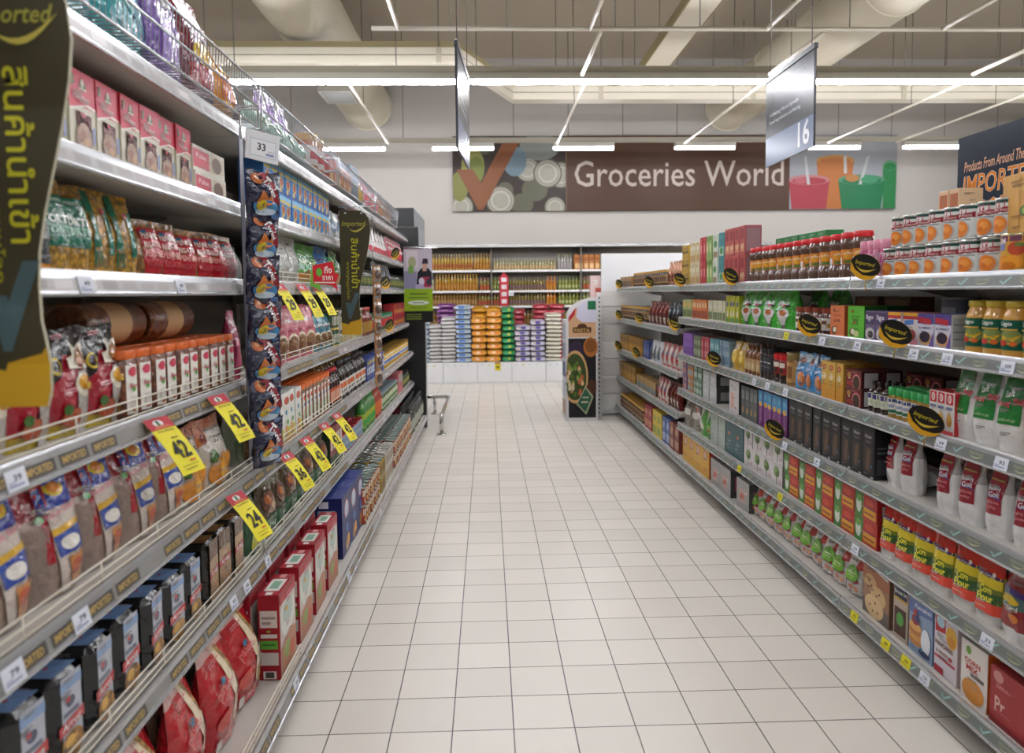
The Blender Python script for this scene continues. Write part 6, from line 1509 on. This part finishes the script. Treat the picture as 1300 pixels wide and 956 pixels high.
stack(s_blu, 578.5, 598, 11.85, 386, 'blue-printed white rice', 'blue stack beside the orange stacks')
stack(s_org, 598.5, 617, 11.85, 401, 'orange rice', 'left orange stack')
stack(s_org, 617.5, 636, 11.85, 394, 'orange rice', 'right orange stack')
stack(s_grn, 636.5, 653, 11.85, 386, 'green rice', 'green stack')
stack(s_pur, 653.5, 673, 11.85, 412, 'purple-printed rice', 'left purple stack')
stack(s_pur, 673.5, 692.5, 11.85, 406, 'purple-printed rice', 'right purple stack')
stack(s_crm, 693, 713, 11.85, 397, 'cream rice', 'cream stack beside the cardboard display stand')
stack(s_prp, 555, 577, 12.28, 386, 'purple rice', 'rear stack behind the white sacks')
stack(s_yel, 599, 618, 12.28, 387, 'yellow rice', 'rear stack behind the left orange sacks')
stack(s_yel, 618.5, 636, 12.28, 389, 'amber rice', 'rear stack behind the right orange sacks')
stack(s_red, 653, 667, 12.28, 389, 'red rice', 'rear stack behind the left purple sacks')
stack(s_red, 677, 697, 12.28, 384, 'crimson rice', 'rear stack behind the right purple sacks')
stack(s_red, 697.5, 717, 12.28, 386, 'crimson rice', 'rear stack behind the cream sacks')

# ------------------------------------------------------------------ wall sign over the shelving
xa, xb = at(575, 220, WY).x, at(1135, 220, WY).x
zt_, zb2 = at(850, 173, WY).z, at(850, 267.5, WY).z
Ws, Hs = xb - xa, zt_ - zb2
mb = MB()
box(mb, 0, -.05, 0, Ws, -.001, Hs, '54382a', 'board')
fr = lambda u: (u - 575) / 560
f1, f2 = fr(717), fr(998)
def can(cx, cy, r, c='b3b0a0', c2='c6c3b4'):
    k = Hs / Ws
    return [('e', cx, cy, r * k * 1.12, r * 1.12, '6f6a58'), ('e', cx, cy, r * k, r, c), ('e', cx, cy, r * k * .84, r * .84, '8f8b7a'), ('e', cx, cy, r * k * .78, r * .78, c2), ('e', cx, cy, r * k * .55, r * .55, '9d9a8a'), ('e', cx, cy, r * k * .51, r * .51, c)]
zf = lambda v: (267.5 - v) / 94.5
P = [('r', 0, 0, f1, 1, '3f342e')]
for u, v, r in ((583, 178, .1), (612, 184, .13), (640, 240, .1), (661, 258, .14), (677, 240, .16)): P += [('e', fr(u), zf(v), r * Hs / Ws * 1.1, r, '6a6a55')]
P += can(fr(710), zf(222), .16) + can(fr(668), zf(215), .15) + can(fr(693), zf(220), .175) + can(fr(634), zf(254), .18) + can(fr(585), zf(262), .15) + can(fr(702), zf(263), .13)
P += [('e', fr(600), zf(212), .026, .26, '9a9a52'), ('e', fr(604), zf(216), .018, .18, '7f8a3f'), ('e', fr(583), zf(236), .02, .2, '8a8a46'), ('e', fr(683), zf(187), .045, .18, '8f938c'), ('e', fr(652), zf(205), .026, .2, '7a8f9a'),
      ('p', [(fr(580), zf(215)), (fr(600), zf(215)), (fr(610), zf(232)), (fr(638), zf(180)), (fr(662), zf(174)), (fr(612), zf(266)), (fr(606), zf(266))], '8f5630'),
      ('r', f1 - .003, 0, f1, 1, '7a5f4a'), ('r', f1, 0, f2, 1, '54351f'), ('t', 'Groceries World', (fr(726) + fr(991)) / 2, zf(221), .345, 'd2c4b6', (fr(990) - fr(726)), 0, .004),
      ('r', f2, 0, 1, 1, 'a9abb0')]
k = Hs / Ws
def cup(u, c, ct, vt, vb, w1, w2):
    return [('p', [(fr(u - w2), zf(vb)), (fr(u + w2), zf(vb)), (fr(u + w1), zf(vt)), (fr(u - w1), zf(vt))], c), ('e', fr(u), zf(vt), fr(575 + w1), .07, ct), ('e', fr(u), zf(vt) - .015, fr(575 + w1 * .85), .05, c)]
P += cup(1056, 'c97a3c', 'd99a52', 205, 267, 24, 18) + cup(1126, '2f8a4c', '6fae80', 212, 267, 9, 8) + cup(1023, 'b5404c', 'c9868a', 230, 267, 26, 22) + cup(1090, '23804f', '5a9a78', 230, 267, 30, 25)
P += [('p', [(fr(1016), zf(200)), (fr(1019), zf(200)), (fr(1024), zf(236)), (fr(1020), zf(236))], 'd0cfd0'), ('p', [(fr(1066), zf(200)), (fr(1070), zf(200)), (fr(1071), zf(222)), (fr(1067), zf(222))], 'd9d6d0'), ('p', [(fr(1096), zf(200)), (fr(1100), zf(200)), (fr(1090), zf(236)), (fr(1086), zf(236))], 'c9ccca'),
      ('e', fr(1078), zf(228), .016, .05, 'c98a4c'), ('e', fr(1100), zf(230), .02, .05, '4aa070'), ('e', fr(1012), zf(231), .014, .04, 'c96a70')]
P = [tuple(shade(q, -.24) if isinstance(q, str) and len(q) == 6 and all(c in '0123456789abcdef' for c in q) else q for q in d) for d in P]
prints(mb, flat((Ws / 2, -.05, 0), (1, 0, 0), (0, 0, 1), (0, -1, 0), Ws, Hs), P, 'board', off=.001, step=.0006)
tag(put('wall_sign', mb.mesh('wall_sign'), None, Matrix.Translation((xa, WY, zb2))), 'wide brown Groceries World sign with photo ends on the back wall', 'sign')

# ------------------------------------------------------------------ hanging aisle signs
def aisle_sign(X, Y0, Y1, z0, z1, yaw, label, face):
    W, H = Y1 - Y0, z1 - z0
    M = shmat('R', X, (Y0 + Y1) / 2, z0, yaw)
    root = put('aisle_sign', None, None, M); tag(root, label, 'sign')
    mb = MB(); box(mb, -W / 2, -.006, 0, W / 2, .006, H, '4a4d54', 'signface', .001)
    for s in (1, -1):
        S = flat((0, -.006 * s, 0), (s, 0, 0), (0, 0, 1), (0, -s, 0), W, H)
        prints(mb, S, [('r', .0, .0, 1, .33, '67738c'), ('r', 0, .33, 1, .97, '35373c'), ('t', '16', .82, .19, .27, 'd9dbe0', .22, 0, .02), ('t', 'All Baking Of and Spreads', .4, .57, .05, 'c9cbd0', .62, 0, .003), ('t', 'Food Ingredients and Baking', .42, .485, .05, 'c9cbd0', .66, 0, .003), ('t', 'Condiments', .72, .88, .045, '9a9ca0', .3, 0, .002)], 'signface', off=.0006)
    put('panel', mb.mesh('aisle_sign_panel'), root)
    mb = MB(); box(mb, -W / 2 - .01, -.012, H - .012, W / 2 + .01, .012, H + .022, '2a2c30', 'plastic', .003); put('top_rail', mb.mesh('top_rail'), root)
    for x in (-W / 2 + .05, W / 2 - .05):
        mb = MB(); tube(mb, [(x, 0, H + .02), (x, 0, 5.4 - z0)], .003, '55524c', 'plastic', 5)
        put('hanging_wire', mb.mesh('hanging_wire'), root)
aisle_sign(1.9, 4.27, 5.0, 2.255, 2.82, 0, 'dark hanging aisle sign numbered 16 above the right gondola', 1)
aisle_sign(-.137, 4.2, 4.95, 2.24, 2.81, -.062, 'shiny hanging aisle sign seen nearly edge-on over the aisle', 1)
# sign on top of the right gondola
W, H = .62, .56
root = put('gondola_top_sign', None, None, shmat('R', 1.975, 3.05 - W / 2, 1.486)); tag(root, 'dark blue IMPORTED PRODUCTS sign on top of the right gondola', 'sign')
mb = MB(); box(mb, -W / 2, -.008, 0, W / 2, .008, H, '1f2733', 'signface', .001)
prints(mb, flat((0, -.008, 0), (1, 0, 0), (0, 0, 1), (0, -1, 0), W, H), [('r', 0, 0, 1, 1, '222b38'), ('t', 'Products From Around The World', .42, .775, .075, 'd9a98a', .7, 0, .012, .2), ('t', 'IMPORTED', .4, .635, .15, 'e8dcd0', .68, 0, .028, .12), ('t', 'IMPORTED', .4, .635, .145, 'd98636', .67, 0, .006, .12), ('t', 'PRODUCTS', .5, .45, .15, 'e8dcd0', .68, 0, .028, .12), ('t', 'PRODUCTS', .5, .45, .145, 'd98636', .67, 0, .006, .12)], 'signface', off=.0006, step=.0004)
put('panel', mb.mesh('gondola_sign_panel'), root)
for x in (-.2, .2):
    mb = MB(); box(mb, x - .012, .0085, 0.001, x + .012, .02, .3, '33373c', 'plastic'); put('bracket', mb.mesh('sign_bracket'), root)

# ------------------------------------------------------------------ the end of the left gondola
root = put('end_cabinet', None, None, Matrix.Translation((-1.1, 7.78, 0))); tag(root, 'tall black stepped cabinet closing the far end of the left gondola', 'cabinet')
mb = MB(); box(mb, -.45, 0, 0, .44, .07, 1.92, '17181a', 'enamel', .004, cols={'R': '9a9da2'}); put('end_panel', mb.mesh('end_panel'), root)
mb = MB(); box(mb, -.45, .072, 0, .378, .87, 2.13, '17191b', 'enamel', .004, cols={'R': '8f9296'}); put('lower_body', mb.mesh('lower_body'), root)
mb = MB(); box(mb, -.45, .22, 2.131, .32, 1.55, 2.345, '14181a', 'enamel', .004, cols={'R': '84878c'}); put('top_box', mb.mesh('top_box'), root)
# poster
W, H = .275, .71
root = put('hanging_poster', None, None, Matrix.Translation((-.672, 7.2, 1.146)) @ Matrix.Rotation(.04, 4, 'Z')); tag(root, 'lime and black poster with a person in a cap, at the left gondola end', 'poster')
mb = MB(); box(mb, -W / 2, -.0015, 0, W / 2, .0015, H, '8a8698', 'board')
prints(mb, flat((0, -.0015, 0), (1, 0, 0), (0, 0, 1), (0, -1, 0), W, H), [('r', 0, .46, 1, 1, 'b3adb8'), ('r', .1, .75, .5, .98, 'c6bfc4'), ('r', 0, .46, .45, .7, '85819a'), ('e', .3, .82, .14, .08, '9aa07a'), ('e', .25, .72, .1, .06, '6f9a4a'), ('p', [(.44, .5), (.98, .5), (.98, .68), (.86, .74), (.62, .74), (.48, .68)], '14151c'), ('p', [(.66, .7), (.8, .7), (.8, .78), (.66, .78)], 'b08a78'), ('e', .74, .79, .09, .055, 'b8917e'), ('p', [(.64, .8), (.86, .8), (.84, .87), (.68, .87)], '2a2030'),
    ('p', [(.55, .48), (.95, .48), (.9, .62), (.6, .62)], '9a2f44'), ('e', .62, .56, .1, .05, 'c9c3d6'), ('e', .86, .55, .08, .05, '3a3444'), ('r', .4, .46, .7, .52, 'a89ac0'),
    ('r', 0, .155, 1, .46, '84a31f'), ('r', .2, .38, .8, .4, '4f6a1c'), ('r', .16, .33, .84, .345, '4f6a1c'), ('e', .5, .27, .38, .03, 'c9cfc0'), ('r', .3, .262, .7, .276, '6a7a5a'), ('r', .2, .2, .8, .21, '5f7a1c'), ('r', 0, 0, 1, .155, '12130f'), ('r', .06, .1, .6, .115, '6a7a2c'), ('r', .06, .07, .6, .085, '6a7a2c'), ('r', .06, .04, .6, .055, '6a7a2c')], 'board', off=.0006, step=.0004)
put('sheet', mb.mesh('poster_sheet'), root)
mb = MB(); tube(mb, [(-.138, 0, H + .012), (W / 2 + .05, 0, H + .008)], .005, 'd0d2d4', 'chrome', 6)
for x in (-.1, .1): tube(mb, [(x, 0, H + .012), (x, 0, H - .01)], .002, 'd0d2d4', 'chrome', 4)
put('hanging_rod', mb.mesh('poster_rod'), root)
# chrome guard rail
root = put('guard_rail', None, None, Matrix.Translation((-.5, 7.75, 0))); tag(root, 'chrome cart guard rail on the floor by the left gondola end', 'guard rail')
def arc(p, q, r, n=6):
    return None
mb = MB()
pts = [(-.6, .95, .2), (-.02, .95, .2)] + [(-.02 + .05 * math.sin(t), .9 + .05 * math.cos(t), .2) for t in (PI / 6, PI / 3, PI / 2)] + [(.025, -.28, .2)] + [(.02, -.3 - .05 * math.sin(t), .15 + .05 * math.cos(t)) for t in (PI / 6, PI / 3, PI / 2)] + [(.02, -.35, .005)]
tube(mb, pts, .022, 'd5d5d2', 'chrome', 10); put('tube', mb.mesh('guard_tube'), root)
mb = MB(); tube(mb, [(-.14, .95, .2), (-.14, .95, .005)], .02, 'd5d5d2', 'chrome', 10); put('post', mb.mesh('guard_post'), root)
for x, y in ((.02, -.35), (-.14, .95)):
    mb = MB(); lathe(mb, [(.05, 0), (.05, .006), (.03, .014), (.024, .016)], 16, 'cfcfcc', 'chrome', cx=x, cy=y); put('floor_flange', mb.mesh('floor_flange'), root)

# ------------------------------------------------------------------ the end of the right gondola
root = put('end_gondola', None, None, Matrix.Translation((1.24, 8.40, 0))); tag(root, 'white end gondola panel with perforated upright closing the right gondola', 'shelving')
mb = MB(); box(mb, .06, .0, .02, 1.6, .03, 1.86, 'd2d3d4', 'enamel', .003); put('upper_panel', mb.mesh('end_upper_panel'), root)
mb = MB()
for i in range(7): box(mb, .062, -.012, .06 + i * .2, 1.6, -.0005, .06 + i * .2 + .185, 'c2bfb9' if i % 3 else 'd0cec8', 'enamel', .003)
put('back_slats', mb.mesh('back_slats'), root)
mb = MB(); box(mb, 0, -.03, 0, .06, .03, 1.42, 'd6d6d4', 'enamel', .003)
prints(mb, flat((.03, -.03, 0), (1, 0, 0), (0, 0, 1), (0, -1, 0), .06, 1.42), [('r', .36, .02 + i / 28, .64, .035 + i / 28, '1d1d1d') for i in range(27)], 'enamel')
put('perforated_upright', mb.mesh('perforated_upright'), root)
mb = MB(); box(mb, -.02, .032, 1.3, 1.5, .42, 1.33, 'd0cec8', 'enamel'); box(mb, -.02, .032, .02, 1.5, .42, .1, 'b5b2aa', 'enamel'); put('end_shelf', mb.mesh('end_shelf'), root)
pk = K_carton('milk_carton', 'carton', .13, .1, .28, 'd9bdb8', top='e6dcd8', F=[('r', .4, .1, .95, .5, 'c04a3c'), ('e', .4, .75, .2, .1, 'e6dcd8')])
o = pk.new(Matrix.Translation((1.255, 8.54, 1.3315))); tag(o, 'pink and white carton on the end gondola shelf by the display stand', 'carton')
# cardboard display stand
X0, X1 = .862, 1.2
W = X1 - X0
root = put('display_stand', None, None, Matrix.Translation(((X0 + X1) / 2, 8.05, 0))); tag(root, 'arched cardboard pasta display stand at the end of the right gondola', 'display stand')
mb = MB()
H1 = 1.16; Ht = 1.37
edge = [(-W / 2, 0), (W / 2, 0), (W / 2, Ht)] + [(W / 2 - W * math.sin(t), H1 + (Ht - H1) * math.cos(t)) for t in [i * PI / 2 / 10 for i in range(1, 11)]]
k = len(edge)
vs = [(x, y, z) for y in (-.012, .012) for x, z in edge]
mb.add(vs, [tuple(range(k)), tuple(range(2 * k - 1, k - 1, -1))] + [(i, k + i, k + (i + 1) % k, (i + 1) % k) for i in range(k)], 'd8d6d8', 'board')
S = flat((0, -.012, 0), (1, 0, 0), (0, 0, 1), (0, -1, 0), W, Ht)
prints(mb, S, [('p', [(.06, .68), (.95, .68), (.95, .97), (.6, .96), (.3, .91), (.06, .84)], 'c9a27c'), ('p', [(.3, .84), (.5, .8), (.95, .8), (.95, .97), (.62, .965), (.36, .93)], 'cfcde0'), ('p', [(.06, .8), (.26, .86), (.3, .92), (.06, .84)], 'b5242c'), ('p', [(.68, .9), (.95, .9), (.95, .97), (.68, .97)], '1f6b45'), ('r', .2, .715, .8, .76, '4f2f1c'), ('e', .5, .76, .16, .03, '4f2f1c'), ('t', 'PASTA', .5, .735, .028, 'c9a860', .5, 0, .02),
    ('r', .05, .03, .95, .67, '1d1a1e'), ('e', .3, .58, .24, .07, '33263f'), ('e', .78, .6, .24, .08, 'a5652c'), ('e', .78, .61, .18, .055, '7a4a22'), ('e', .27, .36, .42, .215, 'c9a06a'), ('e', .26, .36, .38, .19, '3a4a26')] +
    [('e', .26 + .32 * math.cos(a) * r_, .36 + .16 * math.sin(a) * r_, .05, .02, c) for a, r_, c in [(rnd.uniform(0, 6.28), rnd.uniform(.1, 1) ** .6, rnd.choice(['c9885a', 'd9b88a', '6f8a3c', '8a9a4c', 'b5603c', 'd0c0a0', '55702c'])) for _ in range(46)]] +
    [('p', [(.3, .14), (.62, .055), (.86, .2), (.6, .29)], 'a3a888'), ('p', [(.34, .145), (.6, .075), (.8, .195), (.6, .27)], '2a5a45'), ('r', .46, .15, .68, .165, 'b5b89a'), ('r', .5, .19, .7, .2, 'b5b89a'), ('p', [(.62, .28), (.86, .2), (.95, .26), (.95, .33), (.76, .34)], '4a2f22')], 'board', off=.0006, step=.0003)
put('front_panel', mb.mesh('stand_front'), root)
mb = MB(); box(mb, -W / 2 - .012, .013, 0, W / 2 - .01, .36, 1.12, 'cfcdd0', 'board', .003)
prints(mb, flat((-W / 2 - .012, .187, 0), (0, -1, 0), (0, 0, 1), (-1, 0, 0), .34, 1.12), [('r', .05, .05 + i * .19, .95, .2 + i * .19, c) for i, c in enumerate(('a88a7a', 'b5b9c9', '3f4f78', '8a94a8', 'a3b0b8'))], 'board')
put('body', mb.mesh('stand_body'), root)

# ------------------------------------------------------------------ overhead: ducts, tray, pipe grid, lamps
def duct(X, Z, R, label, seams):
    root = put('air_duct', None, None, Matrix.Translation((X, 0, Z))); tag(root, label, 'duct')
    mb = MB()
    rings = [(R, 0, y) for y in (-3.5, 12.78)]
    seg = 32
    vs = [(R * math.cos(2 * PI * i / seg), y, R * math.sin(2 * PI * i / seg)) for y in (-3.5, 12.79) for i in range(seg)]
    mb.add(vs, [(i, seg + i, seg + (i + 1) % seg, (i + 1) % seg)[::-1] for i in range(seg)], 'ffffff', 'duct_metal', True)
    put('pipe', mb.mesh('duct_pipe'), root)
    for y in seams:
        mb = MB()
        vs = [(r * math.cos(2 * PI * i / seg), y + e, r * math.sin(2 * PI * i / seg)) for r, e in ((R, -.02), (R + .012, -.02), (R + .012, .02), (R, .02)) for i in range(seg)]
        for q in range(3): mb.add(vs[q * seg:(q + 2) * seg], [(i, seg + i, seg + (i + 1) % seg, (i + 1) % seg)[::-1] for i in range(seg)], 'ffffff', 'duct_metal', True)
        put('seam_ring', mb.mesh('seam_ring'), root)
    for y in (-1, 2, 5, 8, 11):
        for s in (-1, 1):
            mb = MB(); tube(mb, [(s * R * .9, y, R * .4), (s * R * .9, y, 5.4 - Z)], .004, '5a564e', 'plastic', 4)
            put('hanger', mb.mesh('duct_hanger'), root)
    return root
d1 = duct(-2.0, 4.6, .4, 'large round cream air duct over the left gondola', (1, 4, 7, 10, 12.74))
duct(4.14, 4.53, .36, 'large round cream air duct over the right gondola', (1.5, 4.5, 7.5, 10.5, 12.74))
mb = MB(); box(mb, -.24, 10.1, -.47, .2, 10.75, -.37, '9a958a', 'enamel', .004)
prints(mb, flat((-.02, 10.425, -.47), (1, 0, 0), (0, -1, 0), (0, 0, -1), .44, .65), [('r', .08, -.43 + .0, .92, .43, '5a6058')] + [('r', .1, -.4 + i * .1, .9, -.34 + i * .1, '86897f') for i in range(8)], 'enamel')
put('vent_box', mb.mesh('vent_box'), d1)
# cable tray
root = put('cable_tray', None, None, Matrix.Translation((0, 8.2, 3.92))); tag(root, 'cream stepped cable tray crossing the ceiling behind the long lamp', 'cable tray')
def sweep(mb, path, w, h, col, mat):
    vs = []
    for x, y in path: vs += [(x, y, 0), (x, y, h), (x, y + w, h), (x, y + w, 0)]
    n = len(path)
    fs = []
    for i in range(n - 1):
        for q in range(4): fs.append((4 * i + q, 4 * i + (q + 1) % 4, 4 * i + 4 + (q + 1) % 4, 4 * i + 4 + q)[::-1])
    fs += [(0, 1, 2, 3), (4 * n - 1, 4 * n - 2, 4 * n - 3, 4 * n - 4)]
    mb.add(vs, fs, col, mat)
path = [(-7, 0), (-.28, 0), (.36, 1.5), (10, 1.5)]
mb = MB(); sweep(mb, path, .22, .17, 'ffffff', 'cream_tray'); sweep(mb, [(x, y - .003) for x, y in path], .002, .008, '6f6858', 'enamel'); mb.v[-16:] = [(x, y, z + .085) for x, y, z in mb.v[-16:]]; put('tray_body', mb.mesh('tray_body'), root)
mb = MB(); sweep(mb, [(x, y + .02) for x, y in path], .18, .07, 'ffffff', 'ochre_tray'); o = put('tray_cover', mb.mesh('tray_cover'), root); o.location.z = .1705
for x, y in ((-5, 0), (-3, 0), (-.5, 0), (1.5, 1.5), (3.5, 1.5), (5.5, 1.5), (7.5, 1.5)):
    mb = MB()
    tube(mb, [(x, y - .006, .16), (x, y - .006, 1.48)], .006, '6b665c', 'plastic', 4); box(mb, x - .03, y - .012, .0, x + .03, y - .0005, .17, 'b9b09a', 'enamel')
    put('hanger', mb.mesh('tray_hanger'), root)
root = put('cable_duct', None, None, Matrix.Translation((2.14, 2, 4.22))); tag(root, 'flat cream cable duct running along the aisle direction overhead', 'cable tray')
mb = MB(); box(mb, -.15, 0, 0, .15, 7.6, .03, 'ffffff', 'cream_tray'); put('pan', mb.mesh('duct_pan'), root)
mb = MB(); box(mb, -.165, 0, 0, -.15, 7.6, .11, 'ffffff', 'ochre_tray'); box(mb, .15, 0, 0, .165, 7.6, .11, 'ffffff', 'ochre_tray'); put('side_lip', mb.mesh('duct_lip'), root)
for y in (.5, 2.5, 4.5, 6.5):
    for s in (-1, 1):
        mb = MB(); tube(mb, [(s * .158, y, .1), (s * .158, y, 1.18)], .004, '5a564e', 'plastic', 4)
        put('hanger', mb.mesh('cable_duct_hanger'), root)
# pipe grid
ZG = 3.66
root = put('pipe_grid', None, None, Matrix.Translation((2, 6.4, ZG))); tag(root, 'white suspended pipe grid hanging below the ceiling', 'pipe grid')
def gp(a, b, r=.02):
    mb = MB(); tube(mb, [(a[0] - 2, a[1] - 6.4, 0), (b[0] - 2, b[1] - 6.4, 0)], r, 'd6d0c2', 'enamel', 8); put('pipe', mb.mesh('grid_pipe'), root)
gp((-.17, 5.57), (9, 5.57)); gp((-.95, 6.4), (9, 6.4))
for x in (.9, 2.42, 3.95): gp((x, 5.57), (x, 6.4))
gp((-.73, 4.6), (-.73, 6.4)); gp((2.5, 4.6), (2.5, 5.57))
for x in (1.0, 2.95, 5.1): gp((x, 6.45), (x, 7.7))
for x in (-1.45, 1.07, 3.0, 5.2, 6.25): gp((x, 7.98), (x, 11.2), .016)
for x, y in [(x + rnd.uniform(-.2, .2), y) for y in (5.57, 6.4) for x in (-.4, .35, 1.1, 1.75, 2.7, 3.3, 4.9, 5.4, 6.0)] + [(x, 9.0) for x in (-1.45, 1.07, 3.0, 5.2, 6.25)]:
    mb = MB(); tube(mb, [(x - 2, y - 6.4, 0), (x - 2 + rnd.uniform(-.02, .02), y - 6.4, 5.4 - ZG)], .0045, '4d4a44', 'plastic', 4)
    put('suspension_wire', mb.mesh('suspension_wire'), root)
# lamps
EM = 62
material('lamp', emit=EM, col='f8f9ff')
def lamp_kind(L):
    A, B, Cc = MB(), MB(), MB()
    box(A, -L / 2, -.046, .0305, L / 2, .046, .1, 'c5c2b8', 'enamel', .004)
    box(B, -L / 2 + .008, -.026, -.008, L / 2 - .008, .026, .03, 'ffffff', 'lamp', .01)
    return A.mesh('lamp_housing'), B.mesh('lamp_tube')
LK = {L: lamp_kind(L) for L in (1.5, .93)}
def lamp(X, Y, Z, L, label, group):
    r = put('ceiling_strip_light', None, None, Matrix.Translation((X, Y, Z))); tag(r, label, 'lamp', group)
    put('housing', LK[L][0], r); put('lamp_tube', LK[L][1], r)
def hang_rail(Y, Z, x0, x1, label):
    root = put('lamp_rail', None, None, Matrix.Translation((0, Y, Z))); tag(root, label, 'lamp rail')
    mb = MB(); box(mb, x0, -.03, .1005, x1, .03, .17, 'a8a292', 'enamel'); put('rail', mb.mesh('lamp_rail'), root)
    x = x0 + .3
    while x < x1:
        if min(abs(x + 2), abs(x - 4.14)) > .45:
            mb = MB(); tube(mb, [(x, 0, .165), (x, 0, 5.4 - Z)], .005, '5f5b52', 'plastic', 4); put('hanger', mb.mesh('rail_hanger'), root)
        x += .83
for r_, Y in enumerate((7.85, 4.4, .95, -2.5)):
    Z = 3.61
    hang_rail(Y, Z, -6.2, 8.9, ('rail carrying the long bright lamp line across the aisle', 'lamp rail above the second hanging leaf sign', 'lamp rail above the camera', 'lamp rail behind the camera')[r_])
    for i in range(10):
        if r_ > 1 and i % 2: continue      # every other lamp left out of these unseen rows, to dim the near end
        lamp(-5.4 + 1.5 * i, Y, Z, 1.5, f'{ordinal(i + 1)} lamp from the left in the {("long bright line over the aisle", "line above the leaf sign", "line above the camera", "line behind the camera")[r_]}', f'lamps of row {("over the aisle", "above the leaf sign", "above the camera", "behind the camera")[r_]}')
Y2 = 11.3
Z2 = 3.59
hang_rail(Y2, Z2, -3.2, 8.5, 'far lamp rail in front of the wall sign')
for i, u in enumerate((450, 588, 741, 895, 1054, 1184)):
    lamp(at(u, 194, Y2).x, Y2, Z2, .93, f'{ordinal(i + 1)} short lamp from the left in front of the wall sign', 'short lamps in front of the wall sign')

# ------------------------------------------------------------------ ambient light of the rest of the hall, exposure
w = bpy.data.worlds.new('world'); scene.world = w; w.use_nodes = True
bg = w.node_tree.nodes['Background']
bg.inputs[0].default_value = (1, .965, .92, 1); bg.inputs[1].default_value = .1
scene.view_settings.view_transform = 'Standard'
scene.view_settings.look = 'None'
scene.view_settings.gamma = 1
scene.view_settings.exposure = .6
scene.view_settings.use_curve_mapping = False
cy = scene.cycles
cy.max_bounces = 7; cy.diffuse_bounces = 3; cy.glossy_bounces = 3; cy.transmission_bounces = 4; cy.transparent_max_bounces = 8
cy.caustics_reflective = False; cy.caustics_refractive = False
cy.sample_clamp_indirect = 4
cy.use_denoising = True
finish_labels()
